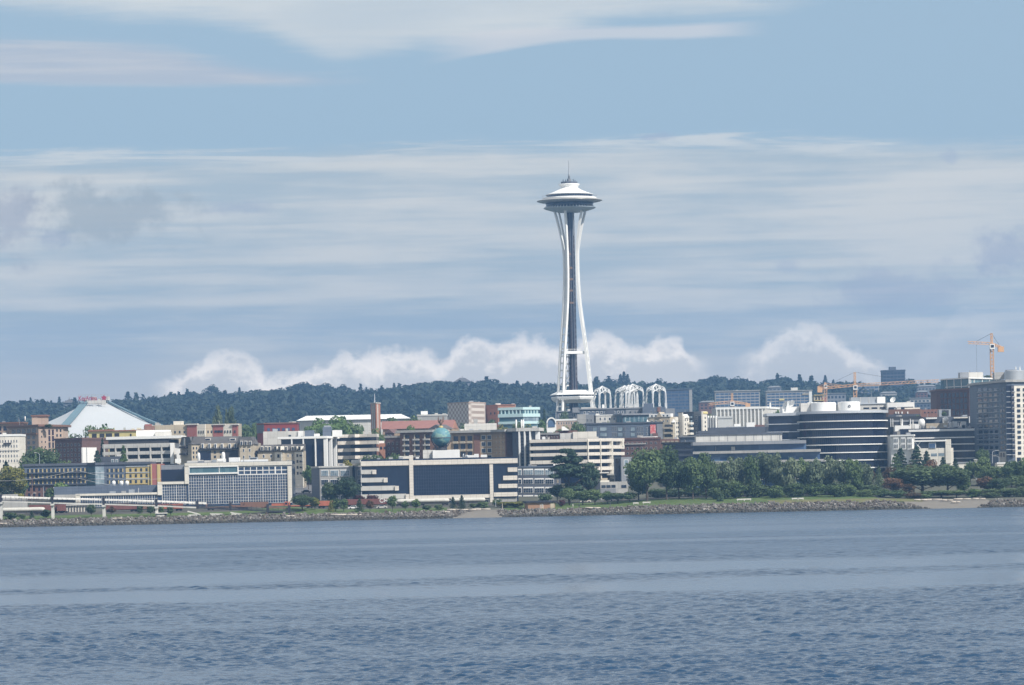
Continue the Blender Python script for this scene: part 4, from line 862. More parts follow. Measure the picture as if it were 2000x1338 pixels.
u = MB(); u.obox(A, (GX(359, Y + 6), Y + 6), -.2, .25, P(335, 939, Y + 7).z, P(335, 917, Y + 7).z); u.build('louvre_window', M['glass_dark'], b.T)
b.done()
b = Bld('office_building', 'lowest step of the cream framed glass office with three white vents on its roof', [(148, Y + 1.2), (307, Y + .8)], 965, 'glass_grid', 20, wallname='glass_wall', pbot=996)
b.slab(0, 148, 317, 963, 967, fr, .6, -.6, 'frame_top'); b.slab(0, 148, 157, 966, 986, fr, .6, -.6, 'frame_side'); mull(b, 0, 157, 316, 968, 989, 34, 3)
u = MB(); A = (GX(104, Y + 9), Y + 9); Bq = (GX(309, Y + 8), Y + 8); u.obox(A, Bq, -9, 0, P(200, 985, Y + 9).z, P(200, 949, Y + 9).z); u.build('roof_screen', M['slate'], b.T)
u = MB(); u.obox((A[0] + .5, A[1]), (GX(150, Y + 9), Y + 9), .4, 3, P(130, 975, Y + 9).z, P(130, 966, Y + 9).z); u.build('porch_roof', M['tealp'] if False else M['concrete'], b.T)
for px in (222, 237, 248): b.vent(px, 939, 950, 7.5, 'white', 'cylinder_vent', 12)
b.vent(107, 951, 956, 6, 'white', 'cylinder_vent', 14); b.done()

# pale building with red and cream blocks
Y = 1800
b = Bld('apartment_building', 'long low apartment building in tan, cream and coral red blocks before the wooded hill', [(281, Y), (366, Y), (402, Y - 4), (417, Y), (466, Y - 4)], 831, 'tan', 16)
for x0, x1, c, d in ((283, 297, 'redpanel', .7), (367, 386, 'redpanel', 1.), (386, 402, 'cream', .8), (417.3, 437, 'redpanel', .9), (437, 455, 'cream', .7), (455, 465, 'redpanel', .9)):
    i = 0 if x1 <= 366 else 1 if x1 <= 402 else 3; b.slab(i, x0, x1, 828.5, 856, c, d, name='bay')
b.slab(0, 338, 356, 822.5, 832, 'cream', -2, -9, name='penthouse'); b.slab(1, 365, 388, 827.5, 830, 'pale', 1.5, name='eave'); b.slab(3, 415, 441, 828, 830, 'pale', 1.5, name='eave'); b.slab(3, 453, 467, 828, 830, 'pale', 1.5, name='eave')
b.wins(0, 328, 365, 840, 848, 4, 1, .35, .6, 'glass', d=.12); b.wins(1, 388, 401, 838, 850, 3, 1, .35, .5, 'glass', d=1.0); b.wins(3, 420, 437, 839, 846, 3, 1, .8, .6, 'glass', d=1.1); b.wins(3, 438, 454, 838, 848, 3, 1, .4, .5, 'glass', d=.95); b.wins(3, 456, 464, 839, 847, 1, 1, .4, .6, 'glass', d=1.1); b.wins(2, 403, 416, 839, 848, 2, 1, .4, .6, 'glass'); b.slab(0, 329, 335, 841, 852, 'void', .2, name='passage'); b.done()

# mansard roofed block
Y = 1625
b = Bld('apartment_building', 'grey apartment building with a dark mansard roof and dormers behind the cream framed office', [(352, Y + 8), (374, Y), (388, Y + 3), (466, Y + 3), (468, Y - 2), (496, Y - 2), (504, Y + 8)], 868, 'tan', 14)
mm = MB()
for i, (yt, yb) in ((0, (853, 868)), (1, (853, 868)), (2, (861, 878)), (4, (853, 868)), (5, (853, 868))):
    p0, p1 = [(352, 374), (374, 388), (388, 466), None, (468, 496), (496, 504)][i]; A, Bq, z0, z1 = b.rect(i, p0, p1, yt, yb); dx, dy = Bq[0] - A[0], Bq[1] - A[1]; L = math.hypot(dx, dy); nx, ny = dy / L, -dx / L
    lo = [(A[0] + nx * .5, A[1] + ny * .5), (Bq[0] + nx * .5, Bq[1] + ny * .5), (Bq[0] - nx * 8, Bq[1] - ny * 8), (A[0] - nx * 8, A[1] - ny * 8)]; hi = [(A[0] - nx * 1.4, A[1] - ny * 1.4), (Bq[0] - nx * 1.4, Bq[1] - ny * 1.4), (Bq[0] - nx * 7, Bq[1] - ny * 7), (A[0] - nx * 7, A[1] - ny * 7)]
    mm.prism(lo, z0, z1, hi)
b_roof = mm.build('mansard_roof', M['mansard'], b.T)
up = MB(); A = (GX(387, Y + 6), Y + 6); Bq = (GX(470, Y + 6), Y + 6); up.obox(A, Bq, -8, 0, P(425, 863, Y + 6).z, P(425, 852.5, Y + 6).z); up.build('upper_roof', pmat('grey_shingle', (.17, .165, .165), .85, .15, .5, .1), b.T)
b.slab(2, 388, 466, 876, 877.6, 'dsteel', 1.2, name='eave')
for px in (396, 409, 421, 434, 449, 460): b.slab(2, px - 2.4, px + 2.4, 866.5, 875.5, 'white', 1.0, -1, 'dormer'); b.slab(2, px - 1.5, px + 1.5, 867.5, 875, 'glass', 1.1, -1, 'dormer_window')
for px in (405, 454): b.slab(2, px - 6, px + 6, 855.5, 860.5, 'pale', -1.5, -4, 'dormer'); b.slab(2, px - 4.5, px + 4.5, 856.8, 859.6, 'glass_dark', -1.4, -4, 'dormer_window')
for px in (472, 480.5, 489): b.slab(4, px - 2.6, px + 2.6, 861, 869.5, 'pale', .9, -1, 'dormer'); b.slab(4, px - 1.6, px + 1.6, 862.3, 869, 'glass', 1., -1, 'dormer_window')
b.slab(0, 357, 364, 856, 871, 'pale', .8, -1, 'arched_dormer'); b.slab(0, 358.5, 362.5, 858, 870.5, 'glass_pale', .9, -1, 'dormer_window')
for yy in (872, 885): b.slab(0, 356, 367, yy, yy + 3.5, 'dsteel', 1.6, name='balcony'); b.slab(0, 356, 367, yy - 6, yy, 'glass', .3, name='balcony_door')
b.wins(1, 375, 387, 871, 897, 2, 3, .4, .55, 'glass'); b.slab(2, 389, 412, 880, 900, 'glass_dark', .15, name='recess'); b.slab(2, 440, 465, 879, 905, 'void', .15, name='recess'); b.wins(2, 414, 438, 879, 905, 2, 3, .36, .55, 'glass'); b.wins(4, 470, 494, 873, 899, 2, 2, .3, .5, 'glass', 'white'); b.slab(5, 497, 503, 884, 887, 'dsteel', 1.2, name='balcony'); b.done()
b = Bld('apartment_building', 'cream and tan apartment building with arched mansard dormers beside the white finned glass block', [(503, Y + 1), (538, Y + 1), (552, Y - 3), (556, Y - 1), (576, Y - 1), (593, Y - 5)], 880.5, 'tan', 12)
mm = MB(); lo = b.back(offset(b.pts, .5), 12); hi = b.back(offset(b.pts, -1.6), 9); mm.prism(lo, P(548, 881, Y).z, P(548, 868, Y).z, hi); mm.build('mansard_roof', M['mansard'], b.T); b.ring(880, 882, 'dsteel', .8, 'eave')
for i, px in ((0, 512), (0, 520), (0, 527), (1, 541), (1, 549), (3, 559), (3, 572), (4, 580), (4, 588)): b.slab(i, px - 2.6, px + 2.6, 871.5, 880, 'cream', 1.0, -1, 'dormer'); b.slab(i, px - 1.6, px + 1.6, 873, 879.6, 'glass', 1.1, -1, 'dormer_window')
b.slab(1, 538.5, 552, 883, 960, 'cream', .4, name='cream_bay'); b.slab(4, 577, 593, 883, 960, 'cream', .4, name='cream_bay')
b.wins(0, 508, 537, 884, 912, 2, 2, .3, .5, 'glass', 'white'); b.wins(1, 540, 551, 884, 910, 1, 2, .4, .5, 'glass', d=.5); b.wins(3, 559, 575, 884, 930, 2, 4, .36, .5, 'glass', 'white'); b.wins(4, 579, 586, 884, 930, 1, 4, .5, .5, 'glass', d=.5); b.wins(4, 588, 593, 884, 930, 1, 4, .7, .3, 'dsteel', name='balcony', d=1.2)
b.slab(3, 559, 592, 931, 933, 'white', .6, name='cornice'); b.wins(3, 559, 590, 934, 941, 4, 1, .6, .8, 'glass_dark', name='arched_opening', d=.5); b.wins(3, 559, 590, 945, 962, 4, 1, .55, .9, 'glass_dark', name='shop_window', d=.5); b.done()
# dark red roof block with white base, glass block with white fins, banded block
Y = 1662
b = Bld('office_building', 'dark maroon box with blue windows above a pale grey rooftop storey', [(502, Y + 62), (516, Y + 52), (580, Y + 52)], 828, 'maroon', 12)
b.slab(0, 502, 516, 830, 846, 'slate', .2, name='side_wall'); b.wins(1, 520, 578, 834, 843, 6, 1, .55, .6, 'glass_blue', d=.15); b.mast(546, 822, 829, .25, name='flue'); b.ring(827, 829, 'brick', .4, 'parapet'); b.done()
b = Bld('office_building', 'plain pale grey concrete rooftop storey with one small window below the maroon box', [(514, Y + 30), (592, Y + 30)], 843, 'pale', 12); b.slab(0, 582, 592, 842, 856, 'white', .6, name='stair_house'); b.wins(0, 563, 569, 849, 853, 1, 1, .8, .8, 'glass'); b.done()
Y = 1655
b = Bld('office_building', 'black glass office block with slender white concrete fins and a white roof slab', [(549, Y), (634, Y - 2), (663, Y + 26)], 854, 'glass_dark', 20, wallname='glass_wall', pbot=925)
b.ring(853.5, 858, 'white', 1.4, 'roof_slab')
for px in (571, 593.5, 617): b.slab(0, px - 1.1, px + 1.1, 856, 914, 'white', 1.3, -.3, 'fin')
for px in (634.5, 643.5, 652.5, 661.5): b.slab(1, px - .9, px + .9, 857, 913, 'white', 1.3, -.3, 'fin')
b.box(595, 613, 840.5, 854, 'slate', 'cooling_unit', 6, 6); b.box(630, 647, 834, 853, 'slate', 'cooling_tower', 8, 6); b.box(633, 645, 831, 836, 'steel', 'cooling_hood', 8.5, 5); b.box(649, 667, 840, 853, 'white', 'roof_unit', 8, 6); b.box(612, 624, 847, 854, 'white', 'roof_unit', 7, 5); b.mast(617, 839, 853, .12); b.done()
Y = 1672
b = Bld('office_building', 'white banded office block with black ribbon windows and a folded corner', [(663, Y + 4), (684, Y + 4), (693, Y - 1), (700, Y + 3), (735, Y - 2)], 849, 'glass_dark', 18, wallname='glass_core', pbot=925)
for yt, yb in ((849, 855), (862, 869), (876.5, 883), (890.5, 897), (905, 910)): b.ring(yt, yb, 'cream_panel', .9, 'spandrel')
b.done()
Y = 1530
b = Bld('office_building', 'grey concrete three storey office with wide paned windows and a dark blank side', [(609, Y + 26), (624, Y), (688, Y - 1)], 913, 'concrete', 16, pbot=986)
b.ring(911.5, 914.5, 'pale', .4, 'parapet'); b.slab(0, 609.4, 624, 915, 985, 'slate', .15, name='side_wall')
for r, (yt, yb) in enumerate(((918, 930), (936, 947), (952, 963), (967, 979))):
    for p0, p1 in ((627, 642), (645, 661.5), (665, 683)): b.slab(1, p0, p1, yt, yb, 'white', .12, name='window_frame'); b.wins(1, p0 + .6, p1 - .6, yt + .6, yb - .6, 4, 2, .86, .9, 'glass_pale' if r == 0 else 'glass', d=.22)
b.done()
# ------------------------------------------------------------------ buildings, middle
Y = 1503
b = Bld('office_building', 'large navy glass office block framed in pale stone with stepped corner balconies', [(688, Y + 30), (705, Y), (1011, Y - 4)], 899, 'glass_hq', 30, wallname='glass_wall', pbot=985)
b.slab(0, 688, 705, 898, 905, 'pale', .4, -.5, 'frame_top'); b.slab(1, 705, 1011, 898, 907.5, 'cream_panel', .7, -.5, 'frame_top'); b.slab(1, 800, 807.5, 889, 978, 'cream_panel', .9, -.5, 'frame_pillar'); b.slab(1, 957, 963.5, 907, 982, 'cream_panel', .9, -.5, 'frame_pillar'); b.slab(1, 807.5, 957, 966.5, 973.5, 'cream_panel', .7, -.5, 'frame_sill')
for p1, yt, yb in ((735, 917.5, 926), (757, 933, 942), (779, 949, 958), (800, 965, 974.5)): b.slab(1, 705.2, p1 - 7, yt, yb, 'pale', .8, -.5, 'stepped_balcony'); b.slab(1, p1 - 7, p1, yt, yb, 'cream_panel', 1.4, -.5, 'balcony_end')
for p0, yt, yb in ((992, 913, 921.5), (983, 929, 937.5), (974, 945, 953), (965, 961.5, 969.5)): b.slab(1, p0, 1010.5, yt, yb, 'cream_panel', 1.0, -.5, 'stepped_balcony')
b.slab(1, 705.3, 706.5, 906, 966, 'silver', .5, -.3, 'corner_mullion'); b.slab(1, 705, 1010, 975, 990, 'concrete', -.8 + 1., -2, 'ground_floor'); b.wins(1, 812, 955, 977, 986, 12, 1, .8, .8, 'glass_dark', name='ground_window', d=.35)
m = MB(); A, Bq, z0, z1 = b.rect(1, 808, 957, 907.5, 966)
for c in range(1, 31): m.box(A[0] + (Bq[0] - A[0]) * c / 31 - .03, A[0] + (Bq[0] - A[0]) * c / 31 + .03, A[1] - .07 + (Bq[1] - A[1]) * c / 31, A[1] + .1 + (Bq[1] - A[1]) * c / 31, z0, z1)
for r in range(1, 9): m.obox(A, Bq, -.1, .06, z0 + (z1 - z0) * r / 9 - .03, z0 + (z1 - z0) * r / 9 + .03)
m.build('mullion_grid', pmat('dark_mullion', (.05, .07, .12), .4, .1, .3, 0), b.T)
b.box(780, 801, 891, 902, 'cream', 'roof_box', 4, 8); b.box(826, 845, 879, 902, 'pale', 'penthouse', 8.5, 11.5); b.box(845, 897, 878.6, 902, 'white', 'penthouse', 7, 14)
for x0, x1, yt in ((812, 818, 893), (818, 826, 896), (899, 904, 893), (908, 926, 889), (926, 935, 886.5), (939, 951, 888), (890, 897, 896)): b.box(x0, x1, yt, 901, 'white', 'roof_unit', 5, 3)
b.vent(912, 888, 900, 4, 'steel'); b.vent(905, 886, 900, 3, 'steel'); b.mast(700, 893, 903); b.mast(702, 894, 903); b.done()

def b_globe():
    Yg = Y + 14; c = P(861.5, 853.5, Yg); r = 18.6 * Yg / F; zb = P(871, 879, Yg).z
    m = bpy.data.materials.new('weathered_globe'); m.use_nodes = True; g = NT(m.node_tree); bb = m.node_tree.nodes['Principled BSDF']
    tcg = g.node('ShaderNodeTexCoord').outputs['Object']; n = g.noise(tcg, .34, 5, .6); n2 = g.noise(tcg, 1.4, 4, .6)
    land = g.ss(n, .52, .57); col = g.mix(land, g.mix(n2, (.06, .17, .21), (.13, .28, .31)), g.mix(n2, (.14, .28, .25), (.28, .40, .34)))
    spz = g.node('ShaderNodeSeparateXYZ'); g.l.new(tcg, spz.inputs[0]); rust = g.ss(g.noise(g.xyz(g.mul(spz.outputs[0], 1.2), g.mul(spz.outputs[1], 1.2), g.mul(spz.outputs[2], .15)), 1., 4, .6), .60, .72); col = g.mix(g.mul(rust, .6), col, (.05, .07, .09))
    g.put(bb.inputs['Base Color'], col); bb.inputs['Roughness'].default_value = .6
    T = empty('rooftop_globe', (c.x, Yg, zb), 'weathered teal globe with a bird on top, standing on the white penthouse', 'globe sculpture')
    s = MB(); s.ball((c.x, Yg, c.z), r, n=40, m=24); s.build('globe', m, T)
    s = MB(); pr = []; rb = r * 1.02
    s.sm = True; s.lathe(c.x, Yg, [(rb * .985, c.z - .55), (rb * 1.005, c.z - .5), (rb * 1.005, c.z - .25), (rb * .985, c.z - .2)], 40); s.build('equator_band', M['dgrey'], T)
    for sx in (-1, 1):
        s = MB(); s.box(c.x + sx * r * 1.03 - .22, c.x + sx * r * 1.03 + .22, Yg - .5, Yg + .5, c.z - 1.6, c.z + 1.2); s.path([(c.x + sx * r * 1.03, Yg, c.z - 1.5), (c.x + sx * r * .8, Yg, c.z - r * .75), (c.x + sx * r * .45, Yg, zb + .6)], .22, .25); s.build('cradle', M['dgrey'], T)
    s = MB(); s.sm = True; s.lathe(c.x, Yg, [(r * .62, zb), (r * .60, zb + .5), (r * .36, zb + .8), (r * .3, c.z - r * .93)], 24); s.build('base', M['dsteel'], T)
    s = MB(); s.lathe(c.x, Yg, [(.95, c.z + r * .97), (.95, c.z + r + .35), (.7, c.z + r + .7)], 12); s.build('perch', M['yellow'], T)
    s = MB(); zt = c.z + r + .7; s.ball((c.x, Yg, zt + 1.2), .62, .6, 1.1); s.ball((c.x, Yg - .35, zt + 2.5), .36); s.tube((c.x, Yg - .6, zt + 2.5), (c.x, Yg - 1.05, zt + 2.35), .12, .02)
    for sx in (-1, 1):
        w0 = [(c.x + sx * .4, Yg, zt + .9), (c.x + sx * 1.25, Yg + .1, zt + 1.6), (c.x + sx * 1.3, Yg + .15, zt + 3.2), (c.x + sx * 1.0, Yg + .15, zt + 4.6), (c.x + sx * .75, Yg + .1, zt + 3.2), (c.x + sx * .5, Yg, zt + 1.9)]
        k = [(p[0], p[1] + .25, p[2]) for p in w0]; s.solid(w0 + k, [(0, 1, 2, 3, 4, 5), (11, 10, 9, 8, 7, 6)] + [(i, i + 6, (i + 1) % 6 + 6, (i + 1) % 6) for i in range(6)])
    for sx in (-.25, .25): s.tube((c.x + sx, Yg, zt), (c.x + sx, Yg, zt + .5), .14)
    s.build('eagle', pmat('weathered_bronze', (.16, .10, .07), .6, .2, .6, .1), T)
b_globe()

Y = 1527
b = Bld('office_building', 'slate grey four storey office with white gridded windows right of the navy glass block', [(1006, Y), (1084, Y - 1), (1095, Y + 22)], 913, 'dgrey', 16, pbot=985)
b.ring(911, 914, 'slate', .3, 'parapet'); b.box(1081, 1093, 906, 914, 'white', 'stair_house', 2, 4)
for r, (yt, yb) in enumerate(((915.5, 928), (934, 945.5), (951, 963), (967, 979))):
    for p0, p1 in ((1008, 1019), (1022, 1041.5), (1044, 1063), (1065, 1082)): b.slab(0, p0, p1, yt, yb, 'white', .12, name='window_frame'); b.wins(0, p0 + .5, p1 - .5, yt + 2.2, yb - .6, 4 if p1 - p0 > 12 else 2, 2, .86, .88, 'glass_pale' if r == 0 else 'glass', d=.22)
b.wins(1, 1086, 1092, 916, 980, 1, 4, .6, .4, 'glass'); b.done()

# garage style block with long bands and terraces
Y = 1612
b = Bld('office_building', 'long cream banded office with deep dark window ribbons and terraced right end', [(1041, Y), (1147, Y - 6), (1186, Y - 3), (1213, Y + 16)], 858.5, 'glass_dark', 26, wallname='glass_core', pbot=945)
for yt, yb in ((859, 865), (872.5, 879.5), (886, 892), (900, 907), (914, 921)): b.ring(yt, yb, 'cream_panel', 1.2, 'spandrel', D=24)
for px in (1147.5, 1172, 1191): b.slab(1 if px < 1186 and px < 1147.6 and False else (1 if px < 1186 else 2), px - .8, px + .8, 858, 935, 'cream', 1.5, -.5, 'column')
b.slab(2, 1210, 1212.6, 858, 872, 'cream', 1.5, -.5, 'column'); b.slab(1, 1166, 1186, 922, 924.5, 'pale', 2.5, name='terrace'); b.slab(2, 1186, 1203, 925, 928, 'pale', 3., name='terrace'); b.slab(1, 1148, 1186, 934, 945, 'tan', .6, name='base_wall')
b.box(1119, 1165, 843, 858, 'cream', 'penthouse', 8, 12); b.box(1094, 1120, 846, 858, 'pale', 'penthouse', 9, 10); b.box(1059, 1065, 853, 859, 'white', 'roof_unit', 6, 4); b.done()
Y = 1632
b = Bld('apartment_tower', 'dark block with tall white concrete columns and a flat white roof with white chimneys', [(1001, Y + 3), (1012, Y), (1047, Y - 2), (1054, Y + 8)], 837, 'dgrey', 20, pbot=925)
b.ring(836.5, 843, 'pale', 1.6, 'roof_slab')
for px in (1016, 1026.5, 1037): b.slab(1, px - 1.3, px + 1.3, 842, 914, 'white', 1.5, -.3, 'column')
b.slab(2, 1047, 1050, 842, 870, 'white', 1.2, -.3, 'column'); b.wins(1, 1017.5, 1036, 846, 910, 4, 10, .7, .35, 'glass_dark')
for px in (1008, 1018.5, 1022): b.vent(px, 819.5, 837, 3.4, 'white', 'flue', 8)
b.done()
Y = 1650
b = Bld('apartment_building', 'tan brick apartment building with balconies and a flat overhanging roof behind the globe', [(880, Y + 6), (963, Y), (987, Y - 6), (1001, Y - 4), (1010, Y + 6)], 844, 'tanbrick', 22, pbot=918)
b.ring(841.5, 846, 'concrete', 2.0, 'roof_slab', D=24); b.slab(2, 987.3, 1001, 845, 915, 'brick', .5, name='brick_stripe'); b.wins(1, 966, 986, 848, 900, 3, 5, .22, .28, 'glass', 'white'); b.wins(0, 884, 925, 849, 912, 3, 4, .66, .66, 'glass_dark', name='balcony_opening'); b.wins(0, 884, 925, 856, 918, 3, 4, .72, .28, 'tan', name='balcony', d=1.2); b.slab(0, 926, 938, 848, 915, 'brick', .3, name='brick_pier'); b.wins(0, 939, 962, 848, 912, 2, 5, .75, .7, 'glass', 'white', name='bay_window')
b.box(907, 970, 827, 843, 'pale', 'penthouse', 10, 10); b.box(897, 906, 838, 843, 'pale', 'roof_unit', 8, 5); b.done()
b = Bld('apartment_building', 'brown balconied apartment block with a grey slab roof left of the globe', [(781, Y + 18), (846, Y + 12), (870, Y + 12)], 843, 'brown', 18, pbot=910)
b.ring(841, 845.5, 'concrete', 1.6, 'roof_slab'); b.wins(0, 784, 844, 847, 892, 3, 4, .58, .55, 'glass_dark', name='balcony_opening'); b.wins(0, 784, 844, 853, 897, 3, 4, .6, .3, 'concrete', name='balcony', d=1.3); b.wins(0, 781, 841, 847, 892, 3, 4, .10, .8, 'tan', name='pier', d=.8, pick=lambda c, r: True); b.done()
b = Bld('brick_building', 'dark brown brick flats with a cornice between the banded block and the balconied block', [(752, Y + 40), (782, Y + 36)], 853, 'dbrick', 16, cap='concrete'); b.wins(0, 755, 780, 861, 892, 3, 3, .4, .55, 'glass', 'concrete'); b.done()
b = Bld('shop_building', 'low orange brick building with parked roof units behind the banded block', [(732, Y + 60), (756, Y + 60)], 866, 'orange', 12); b.box(735, 750, 861, 867, 'white', 'roof_unit', 3, 4); b.wins(0, 734, 755, 870, 880, 3, 1, .6, .5, 'glass'); b.done()
# red tile roof hall and bell tower
Y = 2010
b = Bld('church_hall', 'long brick hall under a red tiled roof with an orange brick gable end', [(748, Y), (884, Y - 4), (894, Y + 14)], 837, 'tanbrick', 22)
m = MB(); A = b.pts[0]; Bq = b.pts[1]; C3 = b.pts[2]; zt = P(815, 821.5, Y + 10).z; ze = b.z1; m.face([(A[0] - 1, A[1] - 1, ze - .4), (Bq[0], Bq[1] - 1, ze - .4), ((Bq[0] + C3[0]) / 2, (Bq[1] + C3[1]) / 2, zt), (A[0] - 1, A[1] + 11, zt)]); m.face([(A[0] - 1, A[1] + 11, zt), ((Bq[0] + C3[0]) / 2, (Bq[1] + C3[1]) / 2, zt), (C3[0], C3[1] + 8, ze - .4), (A[0] - 1, A[1] + 23, ze - .4)]); m.build('roof', M['redroof'], b.T)
b.gable(1, 884, 894, 822.5, 837, 'orange', .3, depth=1); b.wins(0, 755, 880, 839, 847, 10, 1, .4, .7, 'glass', 'white'); b.done()
b = Bld('chapel', 'small chapel with a peaked dark roof below the red tiled hall', [(838, Y - 40), (866, Y - 44)], 838, 'concrete', 12); b.gable(0, 836, 868, 829, 838, 'mansard', .6, 'roof', 12); b.done()
b = Bld('brick_house', 'small red brick house with a steep gabled roof at the foot of the bell tower', [(752, Y - 60), (768, Y - 62)], 846, 'dbrick', 9); b.gable(0, 751, 769, 838, 846, 'dbrick', .4, 'roof', 9); b.wins(0, 754, 766, 848, 854, 2, 1, .4, .7, 'glass', 'white'); b.done()
b = Bld('bell_tower', 'slim orange brick bell tower with pale vertical slots and a thin spire', [(724, Y + 2), (734, Y - 6), (741, Y + 2)], 787.5, 'orange', 5, cat='tower')
for px in (728, 731.5): b.slab(0, px - .8, px + .8, 789, 838, 'pale', .3, name='slot')
for yy in (791, 797, 803): b.slab(0, 726.5, 733.5, yy, yy + 1, 'concrete', .34, name='louvre')
b.slab(1, 736.8, 738.3, 790, 838, 'pale', .2, name='slot'); b.ring(786.8, 788.6, 'pale', .3, 'parapet', D=5.6); b.mast(731.5, 769, 788, .3, 3, 'silver', 'spire'); b.done()
b = Bld('hall', 'long low white roofed hall partly hidden by the round green trees', [(585, 2250), (612, 2242), (798, 2242)], 822, 'pale', 34)
m = MB(); pp = b.back(offset(b.pts, 1.5), 34); hi = [(GX(600, 2258), 2258), (GX(625, 2258), 2258), (GX(785, 2258), 2258), (GX(785, 2270), 2270), (GX(600, 2270), 2270)]; m.prism(pp, b.z1 + .05, P(690, 810.5, 2258).z, hi); m.build('roof', M['white'], b.T); b.mast(599, 806, 818); b.done()
b = Bld('office_building', 'plain flat grey box building above the red tiled roof', [(815, 2120), (872, 2118)], 811, 'concrete', 16, cap='pale'); b.box(822, 835, 803, 812, 'white', 'roof_unit', 6, 5); b.done()
# patterned block, coral block, teal block
Y = 2160
b = Bld('theatre_block', 'windowless block clad in a pale diamond checker pattern', [(874, Y + 18), (915, Y), (947, Y + 26)], 787.5, None, 20, pbot=850)
mc = bpy.data.materials.new('checker_cladding'); mc.use_nodes = True; g = NT(mc.node_tree); bb = mc.node_tree.nodes['Principled BSDF']; pos = g.node('ShaderNodeNewGeometry').outputs['Position']; sp = g.node('ShaderNodeSeparateXYZ'); g.l.new(pos, sp.inputs[0])
u = g.mul(g.add(sp.outputs[0], g.mul(sp.outputs[1], -.45)), 1 / 1.75); v = g.mul(sp.outputs[2], 1 / 1.75); s1 = g.m('SINE', g.mul(u, math.pi)); s2 = g.m('SINE', g.mul(v, math.pi)); dd = g.ss(g.mul(s1, s2), -.35, .35)
g.put(bb.inputs['Base Color'], g.mix(dd, (.33, .26, .22), (.60, .54, .48))); bb.inputs['Roughness'].default_value = .8; M['checker'] = mc
b.wall = b.block(b.pts, b.z0, b.z1, 'checker', 'wall'); b.ring(786.8, 788.8, 'pink', .2, 'parapet'); b.slab(1, 925, 932, 818, 830, 'concrete', .3, name='entrance'); b.done()
b = Bld('office_building', 'coral orange stucco block with a rooftop unit behind the pale teal building', [(947, Y + 40), (972, Y + 30), (1006, Y + 30)], 792, 'orange', 18); b.box(968, 978, 788, 793, 'white', 'roof_unit', 5, 4); b.wins(0, 955, 970, 803, 812, 2, 1, .3, .5, 'glass'); b.ring(791.4, 793, 'orange', .3, 'parapet'); b.done()
Y = 2080
b = Bld('office_building', 'pale teal and white two storey glass building with ribbon windows', [(975, Y + 6), (1021, Y), (1052, Y + 8)], 797, 'glass_teal', 18, wallname='glass_core')
for yt, yb in ((796.5, 801.5), (809, 815.5), (824, 829)): b.ring(yt, yb, 'tealp', .5, 'spandrel')
for i, x0, x1, n in ((0, 976, 1020, 6), (1, 1022, 1051, 5)):
    b.wins(i, x0, x1, 801.5, 809, n, 1, .30, .98, 'tealp', name='pier', d=.42)
b.slab(1, 1022, 1051.5, 815.5, 824, 'glass_pale', .2, name='lower_glass'); b.done()
Y = 1950
b = Bld('pavilion', 'small pale building with a large white arched gable left of the tower foot', [(1068, Y), (1086, Y)], 826, 'white', 8)
m = MB(); cx = GX(1077, Y - .5, 822); zc = P(1077, 826, Y).z; k = Y / F
for i in range(12):
    a0, a1 = math.pi * i / 12, math.pi * (i + 1) / 12
    ro, ri = 9.6 * k, 7.4 * k; m.solid([(cx + r_ * math.cos(a), Y - 1 + dy, zc + r_ * 1.15 * math.sin(a)) for dy in (0, 3) for r_, a in ((ro, a0), (ro, a1), (ri, a1), (ri, a0))], [(3, 2, 1, 0), (4, 5, 6, 7), (0, 1, 5, 4), (2, 3, 7, 6), (1, 2, 6, 5), (3, 0, 4, 7)])
m.build('arch', M['white'], b.T); b.slab(0, 1070.5, 1083.5, 818, 834, 'glass_blue', .3, -.5, name='arched_window'); b.done()
b = Bld('restaurant', 'pink rendered house with white balustrade under the observation tower', [(1086, Y + 4), (1126, Y + 2)], 820, 'pink', 10, cap='white'); b.wins(0, 1089, 1124, 823, 830, 7, 1, .5, .75, 'glass', 'white'); b.done()
b = Bld('office_building', 'dark glass roof pavilion between the tower legs', [(1088, 2290), (1130, 2290)], 803, 'slate', 14); b.ring(802.5, 804.6, 'grey', .8, 'roof_edge'); b.wins(0, 1090, 1128, 806, 815, 9, 1, .8, .8, 'glass', 'white'); b.box(1118, 1132, 796, 806, 'grey', 'roof_unit', -3, 5); b.done()
b = Bld('brick_house', 'small dark red brick flats with a pale cornice above the cream banded office', [(1052, 1668), (1092, 1664)], 847, 'dbrick', 12, cap='concrete'); b.wins(0, 1055, 1090, 851, 858, 7, 1, .4, .6, 'glass', 'white'); b.box(1085, 1100, 842, 848, 'brick', 'stair_house', 4, 5); b.done()
b = Bld('brick_house', 'red brick house with a white sloped skylight roof beside the dark red flats', [(1101, 1672), (1127, 1670)], 841, 'brick', 10); m = MB(); p0, p1 = GX(1098, 1668), GX(1113, 1668); m.prism([(p0, 1667), (p1, 1667), (p1, 1675), (p0, 1675)], P(1105, 841, 1670).z + .06, P(1105, 833, 1670).z, [(p0, 1667.2), (p0 + 1.2, 1667.2), (p0 + 1.2, 1674.8), (p0, 1674.8)]); m.build('skylight', M['white'], b.T); b.wins(0, 1112, 1126, 843, 848, 3, 1, .5, .6, 'glass', 'white'); b.done()
